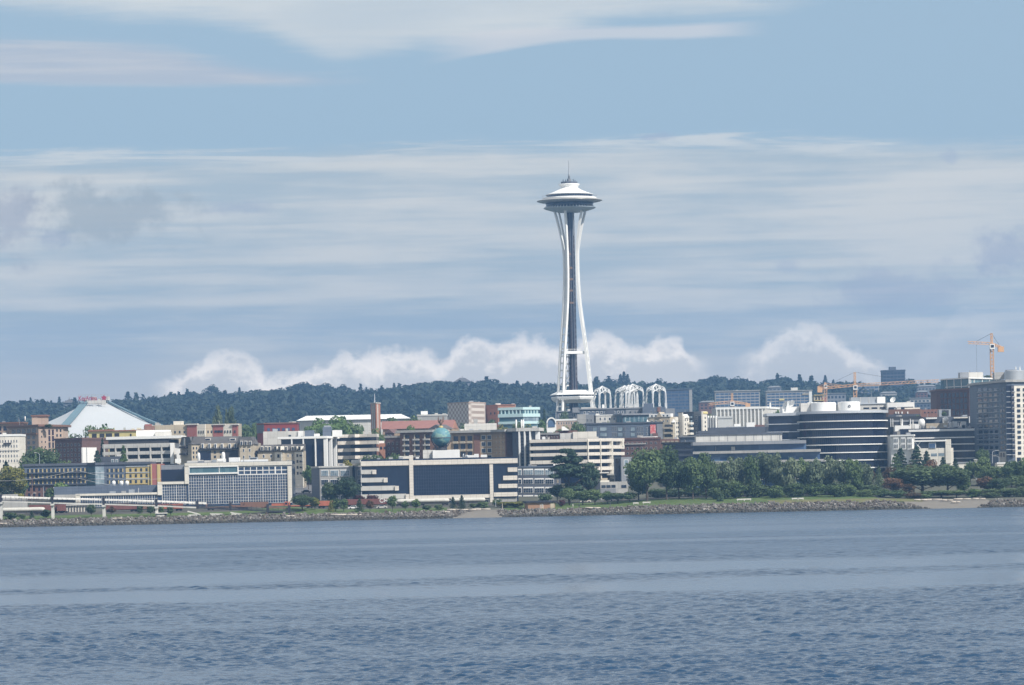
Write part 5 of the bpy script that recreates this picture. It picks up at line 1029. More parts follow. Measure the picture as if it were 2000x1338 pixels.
# ------------------------------------------------------------------ buildings, right part
def b_arches():
    arch = lambda t: (.2 * (t / .6) ** 2.2, .82 * math.sin(t / .6 * math.pi / 2)) if t < .6 else (.2 + .8 * (t - .6) / .4, .82 + .18 * (t - .6) / .4)
    wh = pmat('arch_white', (.80, .80, .79), .5, .04, .2, .05)
    for px, pt, wpx, Y, lab in ((1176, 754, 34, 2270, 'leftmost white lacy vaulted arch, partly behind the right leg of the tower'), (1220, 753, 40, 2300, 'white lacy vaulted arch at the left of the clustered three'), (1228, 752, 36, 2280, 'white lacy vaulted arch in the middle of the clustered three, half hidden'),
                            (1236, 750, 43, 2255, 'tallest white lacy vaulted arch at the right of the clustered three'), (1281, 750, 40, 2250, 'rightmost white lacy vaulted arch standing alone before the slab blocks')):
        k = Y / F; c = P(px, pt, Y); zg = gz(c.x, Y) - 1; T = empty('garden_arch', (c.x, Y, zg), lab, 'arch', 'white lacy arches beside the tower'); w = wpx * k / 2 * .82; top = c.z; hs = top - 38 * k
        rot = R(24); cs = []
        for i in range(4): a = rot + R(45 + 90 * i); cs.append((c.x + w * 1.22 * math.cos(a), Y + w * 1.22 * math.sin(a)))
        for i in range(4):
            m = MB(); q = cs[i]
            ends = [((cs[i][0] + cs[(i + 1) % 4][0]) / 2, (cs[i][1] + cs[(i + 1) % 4][1]) / 2, top - 9 * k), ((cs[i][0] + cs[i - 1][0]) / 2, (cs[i][1] + cs[i - 1][1]) / 2, top - 9 * k), (c.x, Y, top)]
            for e, bulge in zip(ends, (.0, .0, .16)):
                pts = []
                for j in range(9):
                    t = j / 8; s, h = arch(t)
                    pts.append((q[0] + (e[0] - q[0]) * s, q[1] + (e[1] - q[1]) * s, hs + (e[2] - hs) * h))
                for off in (-.28, .28): m.path([(p[0] + off * (1 - j / 12), p[1] - off * .5, p[2]) for j, p in enumerate(pts)], .30, .20, 4)
            for off in ((-.45, 0), (.45, 0), (0, .45)): m.path([(q[0] + off[0] * .6, q[1] + off[1] * .6, zg), (q[0] + off[0], q[1] + off[1], hs + .2)], .34, .3, 4)
            # lacework between the ribs near the crown
            for e in ends[:2]:
                for t in (.45, .65, .85):
                    s, h = arch(t); a = (q[0] + (e[0] - q[0]) * s, q[1] + (e[1] - q[1]) * s, hs + (e[2] - hs) * h); cc = (q[0] + (c.x - q[0]) * s, q[1] + (Y - q[1]) * s, hs + (top - hs) * h); m.tube(a, cc, .16, n=4); m.tube(a, (c.x, Y, top), .12, n=4) if t > .8 else None
            m.build('arch_leg', wh, T)
b_arches()
# apartment blocks under the arches
Y = 2060
b = Bld('apartment_building', 'long low slate grey apartment building directly below the white arches', [(1134, Y + 2), (1262, Y)], 800, 'slate', 16); b.ring(798, 800.5, 'grey', .6, 'parapet'); b.slab(0, 1222, 1260, 800, 812, 'grey', .3, name='grey_bay'); b.wins(0, 1138, 1220, 802, 809, 10, 1, .5, .7, 'glass', 'white'); b.wins(0, 1226, 1256, 802, 808, 3, 1, .3, .6, 'glass', 'white', d=.5); b.slab(0, 1183, 1200, 800, 812, 'dgrey', .4, name='dark_bay'); b.box(1135, 1165, 795.5, 799, 'pale', 'roof_unit', 3, 4); b.box(1176, 1180, 790, 799, 'white', 'roof_unit', 6, 3); b.done()
b = Bld('apartment_building', 'slate stair block with a red chimney box right of the low grey flats', [(1255, Y - 10), (1300, Y - 10)], 796, 'slate', 12); b.box(1257, 1276, 788, 797, 'slate', 'stair_tower', 3, 5); b.box(1284, 1290, 795, 804, 'brick', 'chimney', -.5, 2); b.box(1300, 1318, 797.5, 812, 'grey', 'wing', 0, 8); b.wins(0, 1268, 1299, 800, 808, 4, 1, .3, .6, 'glass', 'pale'); b.done()
Y = 1965
b = Bld('apartment_building', 'pale grey flats with paired windows between the grey block and the green glazed block', [(1157, Y), (1164, Y - 4), (1206, Y - 4)], 811.5, 'pale', 14); b.wins(1, 1168, 1204, 814, 822, 4, 1, .4, .75, 'glass', 'white'); b.ring(810.8, 812.4, 'white', .3, 'parapet'); b.done()
b = Bld('apartment_building', 'dull grey flats with a dark corner stair at the foot of the tower', [(1126, Y - 12), (1160, Y - 14)], 810, 'grey', 12); b.slab(0, 1128, 1144, 809, 828, 'concrete', .4, name='stair_bay'); b.box(1148, 1162, 806, 811, 'slate', 'roof_unit', 3, 5); b.wins(0, 1145, 1158, 816, 826, 2, 1, .4, .6, 'glass', 'pale'); b.done()
b = Bld('apartment_building', 'green tinted glass apartment building with a flat overhanging roof edge', [(1204, Y - 6), (1216, Y - 10), (1270, Y - 8)], 811, 'slate', 16); b.ring(808.5, 811.5, 'tealp' if False else 'grey', 1.2, 'roof_edge'); b.wins(1, 1217, 1269, 812, 826, 6, 1, .9, .9, 'glass_teal'); b.wins(1, 1217, 1269, 812, 826, 6, 1, .3, .6, 'glass_pale', name='blind', d=.2); b.wins(0, 1205, 1215, 812, 826, 2, 1, .6, .8, 'glass_teal'); b.done()
Y = 1790
b = Bld('apartment_building', 'dark slate blue apartment building with wide glazed bays and a hanging red banner', [(1146, Y + 3), (1294, Y - 3)], 829, 'slate', 18); b.ring(826.5, 829.4, 'dgrey', .4, 'parapet')
for p0, p1 in ((1157, 1167), (1171, 1186), (1206, 1217), (1231, 1241)): b.wins(0, p0, p1, 833, 854, 1, 2, .95, .8, 'glass_pale', 'dsteel', name='glazed_bay')
for p0, p1 in ((1194, 1205), (1217, 1222), (1243, 1257)): b.wins(0, p0, p1, 832, 854, 3, 2, .5, .75, 'glass', 'pale')
b.wins(0, 1261, 1266, 833, 852, 1, 2, .4, .7, 'glass', 'white'); b.slab(0, 1283, 1294, 828, 860, 'grey', .4, name='grey_bay')
bn = b.slab(0, 1270.3, 1281, 829.5, 847, pmat('banner_red', (.62, .13, .13), .7, .2, .5, 0, rgb2=(.66, .42, .40)), .7, .35, 'banner')
b.slab(0, 1271, 1275, 847, 856, 'pale', .5, name='vent_panel'); b.box(1275, 1285, 846, 858, 'dbrick', 'chimney', -8, 4); b.box(1263, 1269, 823, 828, 'white', 'roof_hood', 3, 3); b.mast(1264.5, 819.5, 824, .5, 4, 'white', 'roof_finial'); b.done()
Y = 1835
b = Bld('apartment_building', 'cream gabled apartment building with recessed balconies and bright right hand wings', [(1268, Y), (1308, Y - 4), (1318, Y - 2), (1325, Y + 4), (1334, Y + 1), (1345, Y + 10)], 815, 'tan', 16)
b.gable(0, 1282, 1294, 804.5, 815, 'tan', .6, depth=8); b.slab(0, 1268, 1310, 808, 814.5, 'white', .3, -4, 'attic'); b.wins(0, 1270, 1308, 810, 814, 5, 1, .4, .7, 'glass', d=.4); b.wins(0, 1270, 1308, 820, 825, 5, 1, .4, .7, 'glass', 'white'); b.gable(0, 1283, 1296, 818, 826, 'tan', .9, depth=6)
for yt in (829, 839, 849): b.slab(0, 1299, 1314, yt, yt + 5, 'void', .3, name='balcony_opening'); b.slab(0, 1297, 1316, yt + 4.8, yt + 8.5, 'tan', 1.0, name='balcony')
b.wins(2, 1319, 1324.5, 822, 856, 2, 4, .35, .4, 'glass'); b.wins(4, 1335, 1344, 816, 850, 2, 4, .3, .45, 'glass'); b.slab(2, 1318, 1325, 815, 862, 'cream', .3, name='cream_wing'); b.slab(4, 1334, 1345, 812, 850, 'cream', .35, name='cream_wing'); b.wins(2, 1319, 1324.5, 822, 856, 2, 4, .35, .4, 'glass', d=.5, name='wing_window'); b.wins(4, 1335, 1344, 816, 850, 2, 4, .3, .45, 'glass', d=.5, name='wing_window'); b.slab(3, 1326, 1334, 806, 855, 'pale', .3, name='stair_wing')
for px, yt in ((1314, 818), (1340, 809)): b.gable(4 if px > 1330 else 1, px - 3.5, px + 3.5, yt, yt + 7, 'white', .8, 'gable', 3)
for yt in (825, 835, 845): b.slab(4, 1341, 1347, yt, yt + 4, 'cream', 2.2, name='balcony')
b.done()
b = Bld('apartment_building', 'blue grey apartment tower with curved balconies right of the cream gables', [(1330, Y + 30), (1355, Y + 22)], 806, 'slate', 12); b.wins(0, 1340, 1354, 811, 850, 2, 5, .7, .5, 'glass_pale', name='balcony_glass', d=1.2); b.wins(0, 1332, 1354, 808, 850, 3, 5, .5, .5, 'glass'); b.ring(805, 807, 'dgrey', .8, 'roof_edge'); b.mast(1338, 801, 807, .2); b.done()
b = Bld('apartment_building', 'pale grey apartment tower with a pale yellow corner strip', [(1355, Y + 40), (1371, Y + 30), (1381, Y + 38)], 804, 'concrete', 12); b.slab(1, 1371, 1380, 803.5, 846, 'cream', .4, name='yellow_corner'); b.slab(1, 1372, 1380, 804, 808, 'sheath', .7, name='corner_cap'); b.wins(0, 1357, 1370, 810, 848, 2, 5, .55, .55, 'glass_pale', 'white'); b.slab(0, 1366, 1369, 812, 848, 'slate', .5, name='balcony_stack'); b.wins(1, 1373, 1379, 812, 845, 1, 4, .3, .4, 'glass', d=.55); b.done()
b = Bld('apartment_building', 'narrow white finned apartment building between the pale tower and the ribbed hall', [(1380, Y + 60), (1402, Y + 56)], 816, 'pale', 12)
for px in (1384, 1389, 1394, 1399): b.slab(0, px - .9, px + .9, 812, 846, 'white', .8, name='fin')
b.wins(0, 1381, 1401, 818, 846, 4, 5, .5, .5, 'glass'); b.done()
# ribbed hall and white box
Y = 2100
b = Bld('concert_hall', 'large white windowless hall with a vertically ribbed front', [(1398, Y + 2), (1495, Y - 2), (1534, Y + 60)], 796, 'pale', 40)
for i in range(13): b.slab(0, 1399.5 + i * 7.4, 1401.5 + i * 7.4, 799, 835, 'white', 1.1, name='rib')
b.slab(0, 1398, 1495.5, 795, 799, 'white', .9, name='top_band'); b.slab(1, 1496, 1530, 795, 799, 'white', .4, name='top_band'); b.mast(1504, 786, 797, .6, 6, 'white', 'roof_vent'); b.slab(0, 1470, 1496, 830, 836, 'brick', 1.6, name='awning'); b.done()
b = Bld('store_building', 'plain white box building in front of the ribbed hall', [(1397, 1990), (1431, 1986)], 815, 'white', 14, cap='white'); b.done()
b = Bld('office_building', 'grey plant room roof with white tanks in front of the ribbed hall', [(1360, 1890), (1495, 1886)], 836, 'dgrey', 18); b.box(1458, 1474, 825, 837, 'white', 'roof_tank', 4, 5); b.box(1434, 1447, 828, 837, 'white', 'roof_tank', 5, 5); b.box(1420, 1456, 833, 838, 'steel', 'roof_screen', 3, 6); b.mast(1470, 822, 838, .15); b.done()
# grey roofed mid block and stepped blue glass block
Y = 1592
b = Bld('office_building', 'dark charcoal low office between the big round tree and the stepped blue glass block', [(1298, Y + 8), (1352, Y + 2), (1358, Y + 2)], 866, 'dgrey', 16, pbot=945); b.ring(864, 867, 'void', .5, 'parapet')
for yt in (870, 880, 891): b.slab(0, 1300, 1352, yt, yt + 5, 'glass_dark', .15, name='ribbon_window')
b.done()
b = Bld('house', 'small slate blue gabled house with white framed windows above the charcoal office', [(1330, 1665), (1367, 1662)], 854, 'slate', 10); b.gable(0, 1364, 1370, 846, 854, 'slate', .3, depth=9); b.wins(0, 1334, 1362, 858, 863, 4, 1, .35, .8, 'glass', 'white', pick=lambda c, r: c in (0, 3)); b.ring(852, 854.5, 'grey', .6, 'roof_edge'); b.done()
b = Bld('brick_building', 'long dark red brick warehouse behind the big round tree', [(1207, 1668), (1290, 1662)], 857, 'dbrick', 18, cap='dbrick'); b.wins(0, 1212, 1286, 861, 890, 8, 3, .4, .5, 'glass', 'concrete'); b.slab(0, 1207, 1262, 866.5, 868, 'pale', .5, name='string_course'); b.slab(0, 1250, 1278, 852.5, 857, 'white', -1, -6, name='roof_tent'); b.done()
b = Bld('brick_building', 'low red and tan brick shops with parapet panels right of the warehouse', [(1289, 1700), (1328, 1697)], 858, 'brick', 12); b.wins(0, 1292, 1326, 860, 865, 4, 1, .7, .7, 'tan', name='parapet_panel'); b.done()
Y = 1552
b = Bld('office_building', 'long stepped blue glass office with pale grey bands rising behind the waterfront trees', [(1354, Y + 2), (1600, Y - 6)], 880, None, 30, pbot=985)
lv = [(1602, 877.5, 882.5, 890, 0.), (1611, 897, 902, 909, 0.), (1616, 914, 918, 926, 0.), (1620, 931, 935, 943, 0.), (1622, 948, 951, 960, 0.)]
cr = MB(); A = b.pts[0]; cr.prism([(A[0], Y + 2), (GX(1600, Y), Y - 4), (GX(1600, Y), Y + 24), (A[0], Y + 26)], b.z0, P(1354, 884, Y).z); b.wall = cr.build('glass_core', M['glass_blue'], b.T)
for x1, yt, yb, yn, _ in lv: b.slab(0, 1354, x1, yt + 2, yb + 2, 'concrete', 1.2, -4, 'spandrel')
t2 = MB(); t2.prism([(A[0] + .5, Y + 9), (GX(1574, Y + 6), Y + 4), (GX(1574, Y + 6), Y + 24), (A[0] + .5, Y + 25)], P(1360, 890, Y).z, P(1354, 867, Y + 9).z); t2.build('upper_glass', M['glass_blue'], b.T)
def bandY(x0, x1, yt, yb, yy, mat, name, D=18):
    m = MB(); m.box(GX(x0, yy), GX(x1, yy), yy, yy + D, P((x0 + x1) / 2, yb, yy).z, P((x0 + x1) / 2, yt, yy).z); m.build(name, M[mat], b.T)
bandY(1353.5, 1575, 861.5, 868, Y + 3, 'grey', 'upper_band'); bandY(1360, 1528, 847.5, 862, Y + 12, 'pale', 'penthouse', 12); bandY(1360, 1530, 845.5, 848.5, Y + 11.5, 'dgrey', 'penthouse_roof', 13); bandY(1364, 1440, 841, 846, Y + 16, 'dgrey', 'roof_unit', 6)
for px in range(1388, 1528, 17): bandY(px - .3, px + .3, 849, 861.5, Y + 11.85, 'grey', 'panel_joint', .4)
b.done()
b = Bld('office_building', 'low grey concrete park building with square openings behind the small lawn trees', [(1144, 1500), (1173, 1498), (1226, 1499)], 942, 'concrete', 10, pbot=985); b.slab(0, 1145, 1173, 942, 985, 'dgrey', .2, name='dark_grey_bay'); b.slab(0, 1151, 1164, 948, 985, 'void', .3, name='opening'); b.wins(1, 1174, 1203, 947, 953, 3, 1, .85, .9, 'glass'); b.wins(1, 1213, 1224, 947, 953, 1, 1, .9, .9, 'glass'); b.slab(1, 1174, 1203, 954, 966, 'grey', .12, name='panel'); b.box(1171, 1190, 938, 943, 'cream', 'roof_planter', 2, 3); b.done()  # left bay is a dark grey slab over the concrete wall
b = Bld('apartment_building', 'slim grey building with pale blue windows beside the cream terraces', [(1201, 1580), (1213, 1576), (1235, 1577)], 893, 'grey', 10, pbot=960); b.wins(1, 1218, 1228, 896, 930, 1, 2, .9, .8, 'glass_pale', 'white'); b.slab(0, 1202, 1212, 896, 945, 'glass_dark', .2, name='dark_glazing'); b.done()
# dark round glass building
def b_round():
    Y = 1655; cx = GX(1652, Y, 850); rad = (1740 - 1564) / 2 * Y / F; n = 64
    T = empty('office_building', (cx, Y + rad, gz(cx, Y) - 2), 'black glass drum shaped office with thin white floor bands and white roof tanks', 'building'); z = lambda py: P(1652, py, Y).z
    pts = lambda r: [(cx + r * math.cos(2 * math.pi * i / n), Y + rad + r * .8 * math.sin(2 * math.pi * i / n)) for i in range(n)]
    left = lambda e: [(GX(1502, Y + 20) - e, Y + 20 - e), (GX(1540, Y + 18) + 0, Y + 18 - e), (GX(1570, Y + 16), Y + 16 - e), (GX(1600, Y + 30), Y + 45), (GX(1502, Y + 20) - e, Y + 45)]
    m = MB(); m.prism(pts(rad), T.location.z, z(805)); m.build('glass_drum', M['glass_dark'], T)
    w = MB(); w.prism(left(0), T.location.z, z(803) - .3); w.build('glass_wing', M['glass_dark'], T)
    ph = [i for i in range(n) if math.sin(2 * math.pi * i / n) < .15]
    m = MB()
    for i in ph:
        for j in (0, .5): a = 2 * math.pi * (i + j) / n; m.box(cx + (rad + .06) * math.cos(a) - .05, cx + (rad + .06) * math.cos(a) + .05, Y + rad + (rad + .06) * .8 * math.sin(a) - .05, Y + rad + (rad + .06) * .8 * math.sin(a) + .05, z(915), z(808))
    m.build('mullion_grid', pmat('black_mullion', (.03, .035, .05), .4, .1, .3, 0), T)
    ys = [(820.8, 822.6), (836.4, 838.2), (851.8, 853.6), (867.2, 869), (882.8, 884.6), (898, 899.8), (913, 915)]
    for k, (yt, yb) in enumerate(ys): m = MB(); m.prism(pts(rad + .9 + k * .003), z(yb), z(yt)); m.build('floor_band', M['white'], T)
    m = MB(); m.prism(pts(rad + 1.1), z(806.5), z(801.5)); m.build('roof_band', M['silver'], T)
    for yt, yb in ((824, 825.5), (839.5, 841), (855, 856.5)): m = MB(); m.prism(left(.5), z(yb), z(yt)); m.build('floor_band', M['silver'], T)
    m = MB(); m.prism(left(.8), z(808.5), z(803)); m.build('roof_band', M['silver'], T)
    for px, w_, yt, dy in ((1610, 25, 786.5, 14), (1660, 22, 785, 14)):
        c = GX(px, Y + dy, 790); r = w_ * Y / F; m = MB(); m.lathe(c, Y + dy + r * .9, [(r, P(px, 806, Y + dy).z), (r, P(px, yt, Y + dy).z), (r * .9, P(px, yt - .8, Y + dy).z)], 40); m.build('roof_tank', M['white'], T)
    m = MB(); m.box(GX(1566, Y + 19), GX(1600, Y + 19), Y + 19, Y + 30, z(806), P(1580, 787, Y + 19).z); m.build('plant_room', M['pale'], T)
    for px in (1580, 1587, 1594, 1650, 1657): m = MB(); c = GX(px, Y + 22, 785); m.box(c - .5, c + .5, Y + 24, Y + 25, z(788), z(782.5)); m.build('roof_vent', M['white'], T)
    m = MB(); c = P(1659, 793.5, Y + 13.6); r = 2.2 * Y / F
    for i in range(16): a0, a1 = 2 * math.pi * i / 16, 2 * math.pi * (i + 1) / 16; m.beam((c.x + r * math.cos(a0), Y + 13.5, c.z + r * math.sin(a0)), (c.x + r * math.cos(a1), Y + 13.5, c.z + r * math.sin(a1)), .3, .25)
    m.beam((c.x - r * .6, Y + 13.5, c.z + r * .3), (c.x + r * .6, Y + 13.5, c.z + r * .5), .3, .25); m.build('emblem', M['dgrey'], T)
    m = MB(); m.box(GX(1528, Y + 24), GX(1562, Y + 24), Y + 24, Y + 34, z(808), P(1545, 795, Y + 24).z); m.build('roof_unit', M['white'], T)
    return Y
YR = b_round()
def dish(px, py, rpx, Y, aim, label):
    k = Y / F; c = P(px, py, Y); r = rpx * k; a = Vector(aim).normalized(); u = a.orthogonal().normalized(); v = a.cross(u); z0 = c.z - r * 1.5
    T = empty('satellite_dish', (c.x, Y, z0), label, 'satellite dish'); m = MB(); m.sm = True; n = 20; rings = [(0, -.32), (.4, -.26), (.75, -.12), (1, 0)]; i0 = 0
    for q, h in rings:
        for j in range(n): t = 2 * math.pi * j / n; p = Vector(c) + (u * math.cos(t) + v * math.sin(t)) * r * max(q, .01) + a * h * r; m.v.append(tuple(p))
    for i in range(3):
        for j in range(n): A, Bq = i * n + j, i * n + (j + 1) % n; m.f += [(A, Bq, Bq + n, A + n)]; m.mi.append(0); m.smooth.append(True)
    m.build('reflector', M['white'], T); m = MB(); m.tube(tuple(Vector(c) - a * .3 * r), (c.x, Y + .4, z0), r * .14, r * .2); m.tube(tuple(Vector(c) + a * r * .8), tuple(Vector(c) - u * r * .9), .06); m.build('mount', M['steel'], T)
dish(1533, 792, 8, YR + 22, (-.85, -.45, .35), 'nearest white satellite dish, seen from its side at the left of the roof trio'); dish(1540.5, 789, 7.5, YR + 30, (-.6, -.6, .4), 'white satellite dish in the middle of the roof trio'); dish(1546, 788, 7.5, YR + 34, (-.6, -.65, .4), 'white satellite dish at the right of the roof trio'); dish(1744, 780.5, 6, 1806, (-.5, -.7, .45), 'single white satellite dish on the pale terrace roof right of the drum')
# grey roofed office behind the drum
Y = 1800
b = Bld('office_building', 'pale grey office with a panelled plant storey behind the black glass drum', [(1640, Y), (1735, Y), (1745, Y + 6)], 789, 'pale', 18); b.ring(788.5, 790.5, 'silver', .5, 'roof_edge'); b.wins(0, 1684, 1732, 795, 799, 3, 1, .7, .8, 'glass_dark'); b.box(1662, 1729, 775.5, 789, 'steel', 'plant_storey', 3, 10)
for px in (1680, 1697, 1713): b.box(px - .6, px + .6, 776, 789, 'pale', 'plant_joint', 2.8, .5)
b.box(1713, 1729, 775, 789, 'white', 'plant_box', 2, 6); b.mast(1702, 764, 776, .15); b.done()
b = Bld('office_building', 'white terrace building with a dark window strip right of the panelled office', [(1733, Y - 6), (1786, Y - 8)], 786.5, 'white', 16); b.slab(0, 1736, 1784, 795, 800, 'glass_dark', .3, name='ribbon_window'); b.slab(0, 1750, 1752, 795, 800, 'white', .4, name='pier'); b.box(1767, 1797, 796, 800, 'cream', 'awning_row', -4, 3); b.done()
Y = 1775
b = Bld('brown_building', 'brown panelled building with four round white vents on its wall', [(1736, Y), (1797, Y - 3), (1800, Y + 10)], 800, 'brown', 14); b.slab(0, 1736, 1798, 809, 815, 'dgrey', 1.5, name='canopy'); b.done()
for px in (1750, 1755, 1762, 1773): b.slab(0, px - 1.1, px + 1.1, 804, 808, 'white', .8, name='wall_vent')
b = Bld('brick_building', 'low dull red brick block to the right of the brown panelled building', [(1800, Y + 20), (1840, Y + 20)], 800, 'brick', 12); b.wins(0, 1803, 1838, 803, 808, 5, 1, .4, .5, 'glass'); b.done()
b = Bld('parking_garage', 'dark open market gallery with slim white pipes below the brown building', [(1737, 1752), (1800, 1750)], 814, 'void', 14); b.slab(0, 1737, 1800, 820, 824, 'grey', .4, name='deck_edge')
for px in (1740, 1744, 1760, 1763, 1778): b.slab(0, px - .6, px + .6, 818, 834, 'white', 1., name='pipe')
b.slab(0, 1748, 1778, 831, 837, 'white', 3, name='low_roof'); b.done()
b = Bld('market_hall', 'dark grey sloped roof hall with white ducts under the dark brick tower', [(1803, 1752), (1897, 1748)], 815, 'dgrey', 14)
b.slab(0, 1809, 1830, 815.5, 818.5, 'white', 1.5, name='duct'); b.slab(0, 1863, 1890, 814.5, 817, 'cream', 1.4, name='roof_rail'); b.slab(0, 1893, 1897, 813, 826, 'white', 2, name='duct'); b.slab(0, 1842, 1852, 816, 826, 'white', 3, name='roof_unit'); b.wins(0, 1860, 1888, 822, 833, 3, 1, .4, .8, 'glass', 'white'); b.slab(0, 1866, 1897, 819, 836, 'dsteel', .3, name='dark_wall') if False else None; b.done()
b = Bld('stair_tower', 'small bright red stair tower with a dark doorway behind the white banded office', [(1898, 1722), (1907, 1720)], 812, 'redpanel', 5); b.slab(0, 1900, 1905, 822, 838, 'void', .2, name='doorway'); b.done()
# white banded office on the right
Y = 1705
b = Bld('office_building', 'white banded office with navy ribbon windows and a roof crowded with equipment', [(1758, Y + 2), (1911, Y - 4)], 838, 'glass_dark', 26, wallname='glass_core', pbot=925); b.z1 = P(1775, 838, Y).z
for k, (x0, yt, yb) in enumerate(((1775, 838, 842.2), (1783, 853.5, 856), (1783, 866.5, 869), (1783, 880, 882.5), (1783, 894.5, 896.5), (1783, 906, 916))): b.slab(0, x0, 1912 if k < 4 else 1920, yt, yb, 'white', 1.3 + k * .003, -1, 'floor_band')
mull(b, 0, 1776, 1910, 842, 894, 52, 1, 'dsteel', .12, .2)
b.box(1777, 1790, 828, 839, 'pale', 'roof_unit', 4, 5); b.box(1786, 1795, 828.5, 839, 'white', 'roof_unit', 3.5, 5); b.vent(1800, 818, 838, 13, 'white', 'domed_tank', 8, n=20); b.box(1809, 1852, 826.5, 838, 'tan', 'plant_room', 8, 6); b.vent(1847, 815, 828, 10, 'white', 'domed_tank', 14, n=20); b.box(1844, 1849, 830, 835, 'white', 'roof_unit', 5, 3)
for x0, x1, yt in ((1856, 1857, 824), (1859, 1860, 824), (1862, 1870, 823), (1879, 1887, 823), (1877, 1885, 830), (1850, 1876, 834), (1888, 1897, 834)): b.box(x0, x1, yt, 838, 'white', 'roof_unit', 4, 3)
for px in (1778, 1783, 1762): b.mast(px, 820, 838, .3, 3, 'white', 'pipe')
b.box(1748, 1778, 832, 842, 'white', 'roof_unit', 2, 6); b.done()
Y = 1652
b = Bld('apartment_building', 'white ornate old apartment building with bay windows beside the black glass drum', [(1740, Y + 4), (1786, Y)], 850, 'white', 14, pbot=925); b.slab(0, 1740, 1787, 849, 852, 'white', 1.2, name='cornice')
for p0, p1 in ((1746, 1756), (1761, 1770), (1773, 1783)): b.slab(0, p0, p1, 854, 878, 'white', 1.0, name='bay'); b.wins(0, p0 + .6, p1 - .6, 855, 877, 3, 2, .4, .7, 'glass', 'pale', d=1.15)
b.box(1745, 1752, 843.5, 850, 'dsteel', 'roof_unit', 3, 3); b.box(1770, 1778, 845, 850, 'grey', 'roof_unit', 3, 3); b.done()
Y = 1640
b = Bld('office_building', 'beige modern building with a grey glazed upper room and a tall blank pier', [(1786, Y), (1856, Y - 3), (1862, Y + 8)], 876, 'cream', 14, pbot=925); u = MB(); u.obox((GX(1788, Y + .6), Y + .6), (GX(1848, Y + .2), Y + .2), -6, 0, P(1818, 877, Y).z, P(1818, 862, Y).z); u.build('glazed_room', M['slate'], b.T); b.slab(0, 1786, 1848, 859.5, 862.5, 'white', 1., -6, 'roof_slab'); b.slab(0, 1814, 1828, 864.5, 876, 'white', .25, name='window_frame'); b.slab(0, 1815, 1827, 866, 875, 'glass_blue', .4, name='window'); b.slab(0, 1847, 1857, 858, 905, 'cream', .5, -3, 'pier'); b.wins(0, 1817, 1846, 884.5, 891.5, 2, 1, .8, .8, 'glass_pale')
m = MB(); A, Bq, z0, z1 = b.rect(0, 1787, 1798, 863, 876); m.beam((*A, z0), (*Bq, z1), .3, .3, up=(0, 1, 0)); m.beam((*A, z1), (*Bq, z0), .3, .3, up=(0, 1, 0)); m.build('cross_brace', M['white'], b.T); b.done()
b = Bld('retaining_wall', 'pale concrete bank wall below the white banded office among the trees', [(1868, 1600), (1905, 1600)], 903, 'cream', 6, cat='wall', pbot=950); b.slab(0, 1868, 1905, 902, 905, 'grey', .3, name='coping'); b.done()
b = Bld('retaining_wall', 'short pale wall below the residential tower on the far right', [(1948, 1600), (1978, 1600)], 904, 'cream', 6, cat='wall', pbot=945); b.slab(0, 1947, 1978, 903, 905.5, 'white', .3, name='coping'); b.done()
# dark brick tower with glass crown
Y = 1860
b = Bld('apartment_tower', 'dark brown brick tower with a set back grey glass crown and a white roof edge', [(1829, Y + 24), (1893, Y), (1914, Y + 12)], 762, 'dbrick', 24); b.ring(760.5, 764, 'brown', .4, 'cornice')
b.wins(0, 1836, 1890, 766, 812, 7, 4, .66, .8, 'glass_dark'); b.wins(1, 1897, 1908, 765, 812, 1, 4, .95, .66, 'glass_pale', 'pale')
u = MB(); A, C_, E = (GX(1846, Y + 26), Y + 26), (GX(1894, Y + 6), Y + 6), (GX(1958, Y + 40), Y + 40); zt = P(1894, 739, Y + 6).z; u.prism([A, C_, E, (E[0], E[1] + 14), (A[0], A[1] + 14)], b.z1 - .5, zt); u.build('glass_crown', M['glass_teal'], b.T)
u = MB(); o2 = offset([A, C_, E], .8); u.prism(o2 + [(E[0], E[1] + 15), (A[0], A[1] + 15)], zt - .1, P(1894, 737, Y + 6).z); u.build('roof_edge', M['white'], b.T)
u = MB(); S0 = b.pts; b.pts = [A, C_, E]
for i, xs in ((0, (1850, 1864, 1878, 1893)), (1, (1895.5, 1902, 1918, 1932, 1946))):
    for px in xs: Aq, Bq, z0, z1 = b.rect(i, px - .45, px + .45, 740, 761); u.obox(Aq, Bq, -.1, .25, z0, z1)
for i, x0, x1 in ((0, 1847, 1893), (1, 1895, 1956)): Aq, Bq, z0, z1 = b.rect(i, x0, x1, 754.5, 755.6); u.obox(Aq, Bq, -.1, .22, z0, z1)
u.build('crown_mullion', M['white'], b.T); b.pts = S0
b.box(1875, 1920, 727, 739, 'pale', 'lift_house', 16, 8); b.box(1875, 1892, 727.5, 739, 'grey', 'lift_house', 15, 6); b.mast(1894, 723, 729, .2, 18)
b.done()
b = Bld('planter_box', 'pale open roof box holding a small bush below the dark brick tower', [(1834, 1768), (1857, 1768)], 800, 'steel', 5, cat='planter', pbot=815); b.slab(0, 1840, 1853, 801, 812, 'void', .2, name='opening'); b.done()
